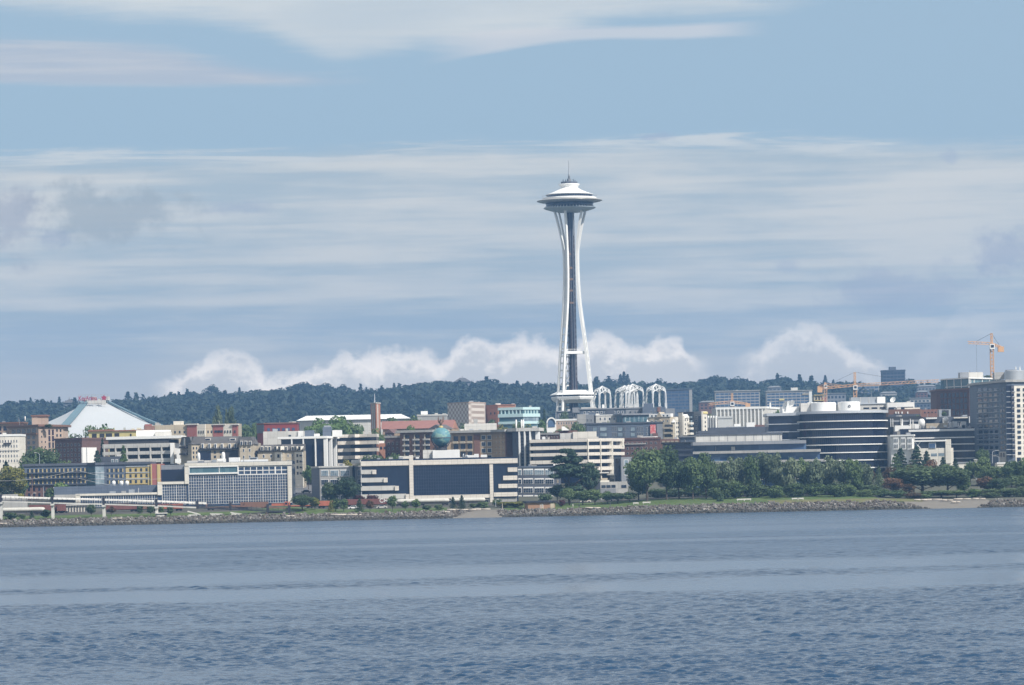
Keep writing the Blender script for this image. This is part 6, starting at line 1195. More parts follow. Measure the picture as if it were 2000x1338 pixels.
# residential tower at the right edge
Y = 1645
b = Bld('apartment_tower', 'tall grey and cream residential tower with a round glazed corner at the right edge', [(1907, Y + 46), (1952, Y + 8), (1966, Y), (1976, Y), (1981, Y + 3), (2060, Y + 10)], 751, 'slate', 24, pbot=930)  # wall colour made darker, so the left face's shade is in the paint
b.ring(747.5, 752, 'concrete', .8, 'roof_slab')
rows = [(754 + i * 10.4, 764.4 + i * 10.4) for i in range(14)]
b.wins(0, 1910, 1931, 756, 890, 2, 13, .7, .62, 'glass'); b.wins(0, 1931, 1951, 756, 890, 2, 13, .55, .62, 'glass'); b.wins(1, 1953, 1965, 756, 890, 2, 13, .6, .62, 'glass')
for i, p0, p1 in ((2, 1966.2, 1976), (3, 1976, 1980.6)): b.slab(i, p0, p1, 753, 893, 'glass_dark', .2, name='corner_glazing')
for i in range(13):
    yy = 764 + i * 10.3
    for f, p0, p1 in ((2, 1965.5, 1976.2), (3, 1975.8, 1981)): b.slab(f, p0, p1, yy, yy + 1, 'silver', .6, name='balcony_edge')
    b.slab(0, 1909, 1951, yy + .3, yy + 1.1, 'steel', .35, name='floor_edge')
b.slab(4, 1981.2, 2058, 753, 905, 'cream', .5, name='cream_front'); b.wins(4, 1983, 2007, 756, 890, 2, 13, .62, .68, 'glass', 'white', d=.75); b.wins(4, 2008, 2056, 756, 890, 4, 13, .62, .68, 'glass', 'white', d=.75, name='side_window'); b.wins(4, 1983, 2007, 893, 902, 2, 1, .6, .9, 'glass_dark', name='door', d=.8)
b.slab(1, 1953, 1966, 882, 905, 'concrete', .4, name='base_wall'); b.wins(1, 1954, 1965, 884, 893, 2, 1, .5, .9, 'glass_dark', name='base_window', d=.6)
b.box(1962, 2060, 741, 752, 'pale', 'upper_storey', 6, 14); b.box(1967, 1990, 743, 749, 'glass_dark', 'ribbon_window', 5.7, 1)
c = GX(1985, Y + 16, 730); r = 19 * Y / F; m = MB(); m.lathe(c, Y + 22, [(r, P(1985, 745, Y + 16).z), (r, P(1985, 724, Y + 16).z), (r * .95, P(1985, 723, Y + 16).z)], 40); m.build('roof_drum', M['steel'], b.T)
b.box(1942, 1962, 727, 741, 'concrete', 'stair_house', 26, 6); b.box(1967, 1986, 722, 738, 'grey', 'lift_house', 22, 6); b.mast(1984, 716, 724, .3, 26, 'white'); b.mast(1992, 716, 724, .3, 26, 'white'); b.done()
# far slab blocks and hillside housing
def slabblock(label, p0, p1, yt, yb, Y, nx, nz, wall='concrete', D=14, glass='glass_blue', end=None):
    b = Bld('apartment_block', label, [(p0, Y), (p1, Y - 6)], yt, wall, D, pbot=yb + 14); b.wins(0, p0 + 1, p1 - (6 if end else 1), yt + 2, yb, nx, nz, .86, .62, glass); b.ring(yt - 1, yt + .8, wall, .6, 'roof_slab')
    if end: b.slab(0, p1 - 5.5, p1, yt, yb + 8, end, .5, name='end_wall')
    return b
b = slabblock('far glazed slab block behind the rightmost white arch', 1297, 1352, 761, 800, 3150, 7, 6, 'slate', end='concrete'); b.done()
b = slabblock('far long pale slab block with many balconies left of the other slab', 1397, 1484, 764.5, 800, 3180, 10, 6, 'concrete'); b.box(1437, 1442, 762, 765, 'pale', 'lift_house', 3, 4); b.done()
b = slabblock('far long grey slab block with a white end wall and rooftop box', 1497, 1586, 764.5, 800, 3150, 10, 6, 'concrete', end='white'); b.box(1545, 1558, 757, 765, 'pale', 'lift_house', 4, 5); b.slab(0, 1567, 1580, 768, 771, 'tan', .6, name='panel'); b.slab(0, 1522, 1532, 779, 782, 'sheath', .6, name='panel'); b.done()
b = slabblock('tall dark grey tower block on the hill crest right of the cranes', 1724, 1768, 724, 772, 4300, 6, 7, 'dgrey', 20, 'glass'); b.box(1737, 1750, 716.5, 725, 'dgrey', 'lift_house', 4, 8); b.box(1750, 1767, 727, 732, 'grey', 'upper_wall', -1, 4); b.done()
b = slabblock('mid height pale block on the hillside behind the orange crane jib', 1674, 1717, 752, 785, 4050, 5, 5, 'concrete', 14); b.done()
for lab, p0, p1, yt, yb, Y, w in (('long grey flats on the hillside behind the crane mast', 1607, 1652, 769, 790, 3600, 'grey'), ('pale hillside flats at the foot of the hill tower block', 1720, 1752, 768, 790, 3900, 'concrete'), ('dull red roofed row on the hillside left of the dark brick tower', 1790, 1812, 766, 778, 3750, 'brick'), ('low pale hillside shed beside the dark brick tower', 1777, 1832, 778, 792, 3600, 'concrete'), ('wide low blue grey warehouse below the hillside left of the dark brick tower', 1768, 1832, 787, 803, 3300, 'slate'), ('hillside house with tan walls and wide glass', 1792, 1828, 755, 768, 4000, 'grey'), ('low house with tan roof on the wooded hill behind the right arch', 1366, 1400, 786, 800, 3300, 'brick'), ('grey villa among trees above the pale slab block', 1500, 1526, 757, 765, 3900, 'grey')):
    b = Bld('hillside_building', lab, [(p0, Y), (p1, Y - 4)], yt, w, 12, pbot=yb + 16); b.wins(0, p0 + 1, p1 - 1, yt + 2, yb, max(3, int((p1 - p0) / 7)), 2, .55, .5, 'glass'); b.hip(yt - 3, 'roof', .6, 3, D=12) if p1 - p0 < 40 else b.ring(yt - 1, yt + 1, 'roof', .6, 'roof_slab'); b.done()
b = Bld('building_under_construction', 'tan concrete frame under construction below the far orange crane', [(1593, 2600), (1611, 2600)], 771, None, 10, pbot=792); m = MB()
for i in range(4):
    for j in range(2): x = GX(1593 + i * 6, 2600); m.box(x - .5, x + .5, 2600 + j * 9, 2601 + j * 9, b.z0, b.z1)
m.build('column', M['tan'], b.T); m = MB()
for h in (0, .5, 1): zz = b.z0 + (b.z1 - b.z0) * h; m.box(GX(1592, 2600), GX(1612, 2600), 2599, 2611, zz - .5 - h * .01, zz)
m.build('deck', M['yellow'], b.T); m = MB(); m.box(GX(1607, 2610), GX(1614, 2610), 2606, 2612, b.z0, b.z1 - 2); m.build('lift_core', M['redpanel'], b.T); b.done()
for lab, p0, p1, yt, Y in (('pale hilltop house roof in front of the crest trees left of centre', 735, 757, 777, 4350), ('dark domed hilltop building on the wooded crest', 888, 918, 742, 4450), ('temple like building on the far left crest', 124, 146, 783, 4300)):
    b = Bld('hilltop_house', lab, [(p0, Y), (p1, Y)], yt + 4, 'grey', 14, pbot=yt + 30); b.hip(yt - 4, 'mansard', 1.5, 6.5, D=14); b.mast((p0 + p1) / 2, yt - 8, yt - 2, .4, 7); b.done()
# ------------------------------------------------------------------ cranes
def lattice(m, p, q, w, n, r=.16, tri=False):
    p, q = Vector(p), Vector(q); d = (q - p).normalized(); a = d.cross(Vector((0, 1, 0)))
    a = a.normalized() if a.length > .01 else Vector((1, 0, 0)); b = d.cross(a).normalized()
    cor = [(-.5, -.5), (.5, -.5), (.5, .5), (-.5, .5)] if not tri else [(-.5, -.5), (-.5, .5), (.5, 0)]
    at = lambda i, t: p + (q - p) * t + a * cor[i][0] * w + b * cor[i][1] * w; k = len(cor)
    for i in range(k):
        m.tube(at(i, 0), at(i, 1), r * 1.3, n=4)
        for j in range(n):
            t0, t1 = j / n, (j + 1) / n; u, v = (i, (i + 1) % k) if j % 2 else ((i + 1) % k, i); m.tube(at(u, t0), at(v, t1), r, n=4)
def crane(px, Y, base_py, slew_py, apex_py, jib_px, jib_py, cj_px, label, w=2.2, apex_px=None, hook=None, jw=1.8):
    k = Y / F; x = GX(px, Y, slew_py); zb = P(px, base_py, Y).z - 6; zs = P(px, slew_py, Y).z; za = P(px, apex_py, Y).z; T = empty('tower_crane', (x, Y, zb), label, 'crane', 'orange tower cranes above the town'); col = M['crane']
    m = MB(); lattice(m, (x, Y, zb), (x, Y, zs), w, max(4, int((zs - zb) / w)), .2); m.build('mast', col, T)
    m = MB(); j = P(jib_px, jib_py, Y); jy = Y - 4; c = P(cj_px, slew_py - (jib_py - slew_py) * .12, Y); z1 = zs + 1.6
    lattice(m, (x, Y, z1), (j.x, jy, j.z), jw, max(6, int(abs(j.x - x) / 2.2)), .13, True); m.build('jib', col, T)
    m = MB(); lattice(m, (x, Y, z1), (c.x, Y + 3, c.z), jw * .8, 5, .18); m.build('counter_jib', col, T)
    m = MB(); m.box(c.x - 1.6, c.x + 1.6, Y + 1.8, Y + 4.4, c.z - 2.6, c.z + .4); m.build('counterweight', M['crane'], T)
    m = MB(); lattice(m, (x, Y, z1), (x, Y, za), w * .55, 5, .18); m.build('tower_head', col, T)
    m = MB(); m.box(x - 1.3, x + 1.4, Y - 2.4, Y - .4, zs - 1.4, zs + 1.4); cb = m.build('cab', M['white'], T); m = MB(); m.box(x - .8, x + .9, Y - 2.5, Y - 2.3, zs - .6, zs + .9); m.build('cab_window', M['glass_dark'], cb)
    m = MB(); m.path([(x, Y, za), (x + (j.x - x) * .66, Y - 2.6, z1 + (j.z - z1) * .66 + .8)], .10, n=4); m.path([(x, Y, za), (c.x, Y + 3, c.z)], .10, n=4); m.build('tie_rod', M['dsteel'], T)
    if hook: h = P(hook[0], hook[1], Y); zj = z1 + (j.z - z1) * (h.x - x) / (j.x - x); m = MB(); m.tube((h.x, Y - 2, zj - .8), (h.x, Y - 2, h.z), .06, n=4); m.box(h.x - .4, h.x + .4, Y - 2.4, Y - 1.6, h.z - .8, h.z); m.build('hook_line', M['dsteel'], T)
crane(1937, 1980, 745, 677, 651, 1889, 669.5, 1956, 'tallest orange tower crane rising behind the brick and cream towers at the right', 1.7, hook=(1907, 727), jw=1.3)
crane(1670, 2350, 778, 757, 727, 1832, 744, 1602, 'wide orange tower crane whose long jib reaches right behind the black glass drum', 2.0, jw=1.7)
crane(1430, 2420, 800, 789, 768, 1384, 790, 1461, 'small low orange tower crane in front of the far slab blocks', 2.0, jw=1.4)
crane(1612, 2900, 770, 755, 747, 1642, 754, 1601, 'half hidden orange tower crane left of the long jibbed crane', 2.2, jw=2.)

# ------------------------------------------------------------------ elevated conveyor
def conveyor():
    Y = 1424; nodes = [(-60, 970.5), (2, 974.5), (103, 977.5), (203, 980), (306, 983), (386, 986.5), (450, 989.5), (523, 993.2), (565, 995.5)]
    T = empty('conveyor_bridge', (GX(200, Y), Y, gz(GX(200, Y), Y)), 'long elevated conveyor bridge with white hooped covers on concrete piers along the shore', 'conveyor'); top = lambda i: P(nodes[i][0], nodes[i][1], Y)
    for i in range(len(nodes) - 1):
        a, bq = top(i), top(i + 1); L = bq.x - a.x; at = lambda t, dz, dy=0: (a.x + L * t, Y + dy, a.z + (bq.z - a.z) * t + dz); sl = 0
        m = MB(); m.beam(at(0, -1.0), at(1, -1.0), 2.6, .5, up=(0, 0, 1)); m.build('girder', M['pale'] if i < 5 else M['dsteel'], T)
        m = MB(); n = max(4, int(L / 1.9))
        for j in range(n + 1): t = j / n; m.tube(at(t, -.75, -1.25), at(t, .75, -1.25), .09, n=4)
        m.beam(at(0, .05, -1.25), at(1, .05, -1.25), .12, .12); m.beam(at(0, -.45, -1.25), at(1, -.45, -1.25), .1, .25); m.build('walkway_rail', M['dsteel'], T)
        if i < 6:
            t1 = 1 if i < 5 else .28; m = MB(); n = max(2, int(L * t1 / 1.75))
            for j in range(n):
                t0, te = (j + .03) / n * t1, (j + .97) / n * t1
                if i == 5 and te > t1: break
                pa, pb = at(t0, .45), at(te, .45); seg = 6
                for s_ in range(seg):
                    q0, q1 = math.pi * s_ / seg, math.pi * (s_ + 1) / seg; f = lambda p, q: (p[0], p[1] - .95 * math.cos(q), p[2] + .78 * math.sin(q)); m.face([f(pa, q0), f(pb, q0), f(pb, q1), f(pa, q1)])
                m.face([(pa[0], pa[1] - 0.95 * math.cos(math.pi * s_ / seg), pa[2] + 0.78 * math.sin(math.pi * s_ / seg)) for s_ in range(seg + 1)]); m.face([(pb[0], pb[1] - 0.95 * math.cos(math.pi * s_ / seg), pb[2] + 0.78 * math.sin(math.pi * s_ / seg)) for s_ in range(seg + 1)])
            m.build('conveyor_cover', M['pale'], T)
        else: m = MB(); m.beam(at(0, .5), at(1, .5), 1.0, .5); m.build('belt_frame', M['brown'], T)
        m = MB(); m.box(bq.x - .45, bq.x + .45, Y - 1.35, Y + 1.35, bq.z - 1.5, bq.z + 1.75); m.build('joint_frame', M['dsteel'], T)
    for i in (1, 2, 3, 4):
        a = top(i); m = MB(); m.box(a.x - .55, a.x + .55, Y - .7, Y + .7, gz(a.x, Y) - 1, a.z - 1.6); m.box(a.x - .75, a.x + .75, Y - 1.4, Y + 1.4, a.z - 2.0, a.z - 1.26); m.build('pier', M['pale'], T)
conveyor()
# ------------------------------------------------------------------ rolling stock
def railcar(kind, p0, p1, pyt, Y, mat, label, cat='rail car', group='rail cars on the shore tracks', logo=None):
    x0, x1 = GX(p0, Y, pyt), GX(p1, Y, pyt); zg = gz((x0 + x1) / 2, Y); zt = max(P((p0 + p1) / 2, pyt, Y).z, zg + 3.0); T = empty({'tank': 'hopper_car', 'box': 'boxcar', 'loco': 'locomotive', 'flat': 'flat_car'}[kind], ((x0 + x1) / 2, Y, zg), label, cat, group); m = MB(); L = x1 - x0; mt = M[mat] if isinstance(mat, str) else mat
    if kind == 'tank':
        n = 12; zc = (zt + zg + 1.1) / 2; rz = (zt - zg - 1.1) / 2; m.sm = True; i0 = len(m.v); xs = [(x0, .1), (x0 + .25, .75), (x0 + .9, .95), (x0 + 1.8, 1), (x1 - 1.8, 1), (x1 - .9, .95), (x1 - .25, .75), (x1, .1)]
        for x, s in xs:
            for j in range(n): t = 2 * math.pi * j / n; m.v.append((x, Y + 1.5 * s * math.cos(t), zc + rz * s * math.sin(t)))
        for i in range(len(xs) - 1):
            for j in range(n): a, b = i * n + j, i * n + (j + 1) % n; m.f.append((a, b, b + n, a + n)); m.mi.append(0); m.smooth.append(True)
    elif kind == 'box':
        m.box(x0, x1, Y - 1.5, Y + 1.5, zg + 1.0, zt); nr = int(L / 1.3)
        for j in range(nr): xx = x0 + L * (j + .5) / nr; m.box(xx - .08, xx + .08, Y - 1.56, Y - 1.45, zg + 1.1, zt - .15)
    elif kind == 'loco': m.box(x0 + 1, x1 - L * .25, Y - 1.1, Y + 1.1, zg + 1.3, zt - .7); m.box(x1 - L * .25, x1 - L * .08, Y - 1.5, Y + 1.5, zg + 1.3, zt); m.box(x1 - L * .08, x1, Y - 1.0, Y + 1.0, zg + 1.3, zt - 1.4)
    else: m.box(x0, x1, Y - 1.4, Y + 1.4, zg + 1.0, zg + 1.4); m.box(x0 + .5, x0 + .9, Y - 1.4, Y + 1.4, zg + 1.4, zt); m.box(x1 - .9, x1 - .5, Y - 1.4, Y + 1.4, zg + 1.4, zt)
    m.build('body', mt, T)
    if kind == 'loco': m = MB(); m.box(x1 - L * .22, x1 - L * .11, Y - 1.56, Y - 1.4, zt - 1.2, zt - .4); m.build('cab_window', M['glass_dark'], T)
    m = MB(); m.box(x0 + .3, x1 - .3, Y - 1.0, Y + 1.0, zg + .75, zg + 1.02); m.build('underframe', M['dsteel'], T)
    for xx in (x0 + L * .14, x1 - L * .14):
        m = MB(); m.box(xx - 1.2, xx + 1.2, Y - .62, Y + .62, zg + .35, zg + .74); bo = m.build('bogie', M['dsteel'], T)
        for dx in (-.85, .85): m = MB(); m.tube((xx + dx, Y - .8, zg + .45), (xx + dx, Y + .8, zg + .45), .45, n=12); m.build('wheelset', M['dsteel'], bo)
    if logo:
        m = MB(); lx_, lz = x1 - L * logo, zg + 1.0 + (zt - zg - 1) * .66; r = .75
        for i in range(12): a0, a1 = R(40 + 280 * i / 12), R(40 + 280 * (i + 1) / 12); m.beam((lx_ - 1 + r * math.cos(a0), Y - 1.6, lz + r * math.sin(a0)), (lx_ - 1 + r * math.cos(a1), Y - 1.6, lz + r * math.sin(a1)), .28, .1, up=(0, 1, 0))
        m.beam((lx_ + .0, Y - 1.6, lz - .7), (lx_ + .0, Y - 1.6, lz + .7), .28, .1, up=(0, 1, 0)); m.beam((lx_, Y - 1.6, lz + .65), (lx_ + 1.1, Y - 1.6, lz - .65), .28, .1, up=(0, 1, 0)); m.beam((lx_ + 1.1, Y - 1.6, lz - .7), (lx_ + 1.1, Y - 1.6, lz + .7), .28, .1, up=(0, 1, 0)); m.build('emblem', M['white'], T)
ocr = pmat('oxide_red', (.17, .070, .060), .75, .2, .4, .25); oc2 = pmat('faded_orange_red', (.38, .12, .07), .7, .15, .4, .2); hop = pmat('hopper_beige', (.50, .48, .43), .7, .08, .4, .25)
Yt = 1472
railcar('tank', 2, 88, 993, Yt - 6, hop, 'long pale beige rounded hopper car behind the shore bushes at far left')
railcar('box', 57, 112, 986, Yt + 4, ocr, 'dark red boxcar behind the first concrete pier'); railcar('box', 112, 128, 985, Yt + 2, ocr, 'short red car end between the pier and the beige loading frame')
railcar('box', 205, 270, 984, Yt + 4, ocr, 'dark red boxcar behind the second concrete pier'); railcar('box', 268, 304, 988, Yt + 4, M['brown'], 'brown boxcar under the conveyor right of the second pier'); railcar('box', 304, 357, 989, Yt + 2, oc2, 'bright orange red boxcar under the white conveyor')
railcar('flat', 400, 482, 985, Yt + 2, M['brown'], 'dark brown flat car with end boards under the end of the conveyor'); railcar('box', 470, 524, 984, Yt + 4, M['brown'], 'dark brown boxcar in front of the grid glass front')
railcar('loco', 526, 566, 981, Yt, oc2, 'bright orange red locomotive at the corner of the cream framed office', 'locomotive'); railcar('flat', 562, 612, 986, Yt, oc2, 'orange red flat car coupled behind the dark lawn tree')
railcar('box', 623, 658, 979, Yt - 2, oc2, 'short bright red boxcar left of the small lawn trees'); railcar('box', 676, 758, 974.5, Yt + 6, ocr, 'long dark red boxcar carrying white letters near its right end', logo=.09)
railcar('tank', 774, 812, 976, Yt + 4, hop, 'pale beige hopper car left of the round lawn tree gap'); railcar('tank', 814, 878, 975, Yt + 4, hop, 'long pale beige hopper car below the navy glass block'); railcar('tank', 880, 948, 974, Yt + 4, hop, 'pale beige hopper car behind the twin dark conifers')
b = Bld('loading_shed', 'beige loading shed with dark steel bracing behind the conveyor piers', [(128, Yt + 14), (172, Yt + 14)], 986, 'cream', 5, cat='shed', pbot=1003)
for i in range(8): b.slab(0, 129 + i * 5.6, 129.8 + i * 5.6, 987, 1002, 'dsteel', .5, name='brace_post')
b.slab(0, 127, 173, 985, 987, 'pale', .7, name='roof_edge'); b.done()
b = Bld('warehouse', 'low pale roofed warehouse at the far left behind the hopper car', [(-40, 1500), (46, 1500)], 976, 'concrete', 10, cat='shed', pbot=1000); b.slab(0, -40, 30, 966, 977, 'concrete', -2, -8, name='roof'); b.done()
# brown hut on the shore
b = Bld('hut', 'low brown brick hut with a flat black roof and a small white arch mark', [(1026, 1428), (1031, 1425), (1074, 1425), (1083, 1432)], 980.5, pmat('hut_brick', (.34, .20, .13), .85, .12, .4, .1), 6, cat='hut', pbot=996); b.ring(979, 982, 'dsteel', .7, 'roof', D=7)
m = MB(); A, Bq, z0, z1 = b.rect(1, 1056, 1061, 984.5, 993); cx = (A[0] + Bq[0]) / 2; rr = (Bq[0] - A[0]) / 2 - .12
for i in range(10): a0, a1 = math.pi * i / 10, math.pi * (i + 1) / 10; m.beam((cx + rr * math.cos(a0), A[1] - .06, z1 - rr + rr * math.sin(a0)), (cx + rr * math.cos(a1), A[1] - .06, z1 - rr + rr * math.sin(a1)), .24, .1, up=(0, 1, 0))
for s in (-1, 1): m.beam((cx + s * rr, A[1] - .06, z0), (cx + s * rr, A[1] - .06, z1 - rr), .24, .1, up=(0, 1, 0))
m.build('arch_mark', M['white'], b.T); b.slab(2, 1074.5, 1082, 981.5, 995, 'tan', .2, name='end_wall'); b.done()
# ------------------------------------------------------------------ poles, lamps, wires
def lamp(px, Y, pyt, pyb, arm, label, group=None, r=.10):
    t, q = P(px, pyt, Y), P(px, pyb, Y); T = empty('street_lamp', (t.x, Y, q.z), label, 'street lamp', group); m = MB(); m.path([(t.x, Y, q.z), (t.x, Y, t.z - .8), (t.x + arm * .25, Y, t.z - .25), (t.x + arm, Y, t.z)], r, r * .6, 6); m.build('pole', M['silver'], T); m = MB(); m.box(t.x + arm - .1 if arm > 0 else t.x + arm - .9, t.x + arm + .9 if arm > 0 else t.x + arm + .1, Y - .25, Y + .25, t.z - .12, t.z + .1); m.build('lamp_head', M['pale'], T)
lamp(77, 1600, 884, 912, -1.4, 'single armed street lamp in front of the dark green trees at the left'); lamp(1938, 1592, 880, 905, 2.2, 'taller street lamp in front of the residential tower', r=.13); lamp(1951, 1592, 890, 905, -1.6, 'shorter street lamp in front of the residential tower', r=.1)
lamp(590, 1560, 947, 968, -1., 'slim pale street lamp in the side street between the offices'); lamp(62, 1530, 963, 985, 1., 'small street lamp below the brick end of the dark flats'); lamp(968, 1440, 975, 990, .6, 'short pale lamp post by the beach')
def utility():
    Y = 1540; x = GX(150, Y, 930); T = empty('utility_pole', (x, Y, gz(x, Y)), 'wooden utility pole with crossarms carrying sagging pale wires at the left', 'utility pole'); zt = P(150, 918, Y).z; m = MB(); m.tube((x, Y, gz(x, Y)), (x, Y, zt), .2, .13); m.build('pole', M['bark'], T); m = MB()
    for d in (.5, 3.7): m.box(x - 1.1, x + 1.1, Y - .1, Y + .1, zt - d - .18, zt - d)
    m.build('crossarm', M['bark'], T)
    for dz, lab in ((.3, 0), (3.6, 1)):
        for sgn, e in ((-1, (-60, 936.5 + lab * 3)), (1, (330, 933.5 + lab * 13))):
            q = P(e[0], e[1], Y); a = Vector((x + sgn * .9, Y, zt - dz)); m = MB()
            if lab and sgn < 0: continue
            pts = [a.lerp(q, t / 14) - Vector((0, 0, 2.1 * math.sin(math.pi * t / 14))) for t in range(15)]; m.path(pts, .07, .07, 4); m.build('wire', M['pale'], T)
utility()
def pole(px, Y, pyt, pyb, r, mat, label, name='pole_mast', cat='pole'):
    t, q = P(px, pyt, Y), P(px, pyb, Y); m = MB(); m.path([(t.x, Y, q.z), (t.x, Y, t.z)], r, r * .6, 6); return tag(m.build(name, M[mat], None, (t.x, Y, q.z)), label, cat)
pole(62.5, 1526, 926, 972, .18, 'brown', 'tall thin dark red pole in front of the dark slate flats'); pole(85, 1526, 950, 972, .12, 'silver', 'thin pale pole beside the brick end of the dark flats')
def totem():
    Y = 1560; t, q = P(1906, 896, Y), P(1905, 946, Y); T = empty('sign_tower', (t.x, Y, q.z), 'slender vertical tower of pale slats among the trees left of the lamps', 'sign'); m = MB(); m.tube((t.x, Y, q.z), (t.x, Y, t.z), .18); m.build('post', M['steel'], T); m = MB()
    for i in range(14): z = q.z + (t.z - q.z) * (.32 + .68 * i / 14); w = .7 + .35 * math.sin(i * 2.1); m.box(t.x - w, t.x + w * .8, Y - .25, Y - .15, z, z + .28)
    m.build('slat_panel', M['pale'], T)
totem()
# ------------------------------------------------------------------ shore furniture, driftwood, people, cars
def log(px, py, wpx, Y, r, ang, label, group='driftwood logs on the shore'):
    c = P(px, py, Y); L = wpx * Y / F / 2; z = gz(c.x, Y) + r * .8 + .45; m = MB(); m.sm = True; d = Vector((math.cos(R(ang)), math.sin(R(ang)), random.uniform(-.03, .03))); m.path([Vector((c.x, Y, z)) - d * L, Vector((c.x, Y, z + .05)), Vector((c.x, Y, z + .02)) + d * L], r, r * .65, 8)
    return tag(m.build('driftwood_log', M['drift'], None, (c.x, Y, z)), label, 'log', group)
for a in ((6, 1025, 16, 1406, .28, 3, 'short bleached log on the rocks at the left edge'), (676, 1008, 60, 1409, .38, 2, 'very long bleached log lying along the rocks below the lawn'), (567, 1011, 17, 1409, .3, -3, 'short pale log on the rocks below the dark lawn tree'),
          (890, 999, 34, 1416, .35, 4, 'long pale log at the back of the sandy gap left of the hut'), (915, 1001, 30, 1414, .34, -6, 'second pale log crossing the back of the sandy gap'), (940, 1000, 36, 1415, .36, 2, 'pale log nearest the lamp post in the sandy gap'), (872, 1003, 14, 1411, .3, 12, 'short log at the left end of the sandy gap'),
          (1820, 985, 40, 1416, .35, 3, 'long bleached log at the back of the right hand beach'), (1850, 987, 24, 1413, .34, -5, 'bleached log in the middle of the right hand beach'), (1880, 984, 34, 1416, .34, 4, 'bleached log before the bushes at the right of the beach'), (1798, 985, 26, 1415, .33, 6, 'bleached log left of the right hand beach on the rocks'), (1158, 998, 30, 1413, .3, 1, 'brown log along the top of the rocks right of the hut'), (1867, 990, 18, 1410, .3, 9, 'short low log near the waterline of the right hand beach'), (228, 1014, 22, 1411, .3, -4, 'pale log on the rocks below the second pier'), (1912, 982, 26, 1416, .33, 2, 'pale log at the right end of the beach by the white rocks')): log(*a)
def bench(px, py, Y, w, label):
    x = GX(px, Y, py); z = gz(x, Y) + .05; T = empty('park_bench', (x, Y, z), label, 'bench', 'pale benches on the park lawn')
    for nm, bx in (('seat', (x - w, x + w, Y - .3, Y + .2, z + .42, z + .5)), ('backrest', (x - w, x + w, Y + .2, Y + .28, z + .55, z + .95))): m = MB(); m.box(*bx); m.build(nm, M['pale'], T)
    for s in (-1, 1): m = MB(); m.box(x + s * w * .8 - .08, x + s * w * .8 + .08, Y - .28, Y + .26, z, z + .42); m.build('leg', M['pale'], T)
for a in ((1242, 986, 1428, 1.1, 'pale bench on the lawn, left of a pair in front of the biggest tree'), (1263, 986, 1428, 1.6, 'wider pale bench on the lawn in front of the biggest tree'), (1447, 977, 1430, 1.6, 'pale bench on the green lawn below the middle of the tree row'), (1460, 977, 1431, 1.5, 'pale bench right beside another on the green lawn below the tree row'), (1553, 976, 1428, 1.3, 'pale bench on the dry turf, left of a pair'), (1564, 976, 1428, 1.2, 'pale bench on the dry turf, right of a pair')): bench(*a)
def ramp_block(px0, px1, pyt, Y, slope, label, mat='pale'):
    x0, x1 = GX(px0, Y, pyt), GX(px1, Y, pyt); z0 = gz((x0 + x1) / 2, Y) + .1; z1 = max(z0 + .8, P((px0 + px1) / 2, pyt, Y).z); T = empty('concrete_shelter', ((x0 + x1) / 2, Y, z0), label, 'shelter'); m = MB(); m.solid([(x0, Y, z1 - .35 + slope), (x1, Y, z1 - .35 - slope), (x1, Y + 3.5, z1 - .35 - slope), (x0, Y + 3.5, z1 - .35 + slope), (x0, Y, z1 + slope), (x1, Y, z1 - slope), (x1, Y + 3.5, z1 - slope), (x0, Y + 3.5, z1 + slope)], [(3, 2, 1, 0), (4, 5, 6, 7), (0, 1, 5, 4), (1, 2, 6, 5), (2, 3, 7, 6), (3, 0, 4, 7)]); m.build('roof_slab', M[mat], T)
    m = MB(); m.box(x0 + .2, x1 - .3, Y + 1.2, Y + 3.2, z0 - .4, z1 - .36 - abs(slope)); m.build('back_wall', M['dgrey'], T); m = MB(); m.box(x0 + (x1 - x0) * .1, x0 + (x1 - x0) * .8, Y - .8, Y - .3, z0 - .3, z0 + .75); m.build('low_wall', M[mat], T)
for a in ((303, 326, 1001.5, 1420, .0, 'small open concrete shelter by the promenade near the third pier'), (366, 390, 1001, 1420, .7, 'concrete shelter with a sloping roof slab on the promenade'), (410, 434, 1005, 1421, .1, 'low pale concrete seat block on the promenade'), (450, 472, 1003, 1421, .4, 'tilted concrete block at the right end of the promenade')): ramp_block(*a)
def person(px, Y, h, shirt, label, step=.15):
    x = GX(px, Y, 985); z = gz(x, Y) + .05; T = empty('person', (x, Y, z), label, 'person'); me = bpy.data.meshes.new('body'); s = h / 1.75
    vs = [(0, 0, .95), (0, 0, 1.2), (0, 0, 1.42), (0, 0, 1.52), (0, 0, 1.62), (0, 0, 1.72), (.1, 0, .88), (.12, -step, .48), (.13, -step * .6, .06), (.13, -step * .6 - .16, .03), (-.1, 0, .88), (-.12, step, .48), (-.13, step * 1.3, .06), (-.13, step * 1.3 - .16, .03), (.2, 0, 1.4), (.26, .06, 1.12), (.25, -.08, .88), (-.2, 0, 1.4), (-.26, -.04, 1.12), (-.25, -.14, .9)]
    es = [(0, 1), (1, 2), (2, 3), (3, 4), (4, 5), (0, 6), (6, 7), (7, 8), (8, 9), (0, 10), (10, 11), (11, 12), (12, 13), (2, 14), (14, 15), (15, 16), (2, 17), (17, 18), (18, 19)]; rr = [.13, .12, .13, .055, .10, .085, .09, .06, .045, .035, .09, .06, .045, .035, .06, .045, .035, .06, .045, .035]
    me.from_pydata([(a * s, b * s, c * s) for a, b, c in vs], es, []); o = link('body', me, (0, 0, 0), T); md = o.modifiers.new('skin', 'SKIN'); me.skin_vertices.new() if not me.skin_vertices else None
    for v, r in zip(me.skin_vertices[0].data, rr): v.radius = (r * s, r * s)
    me.skin_vertices[0].data[0].use_root = True; o.modifiers.new('sub', 'SUBSURF').render_levels = 1; me.materials.append(shirt); o.rotation_euler.z = px
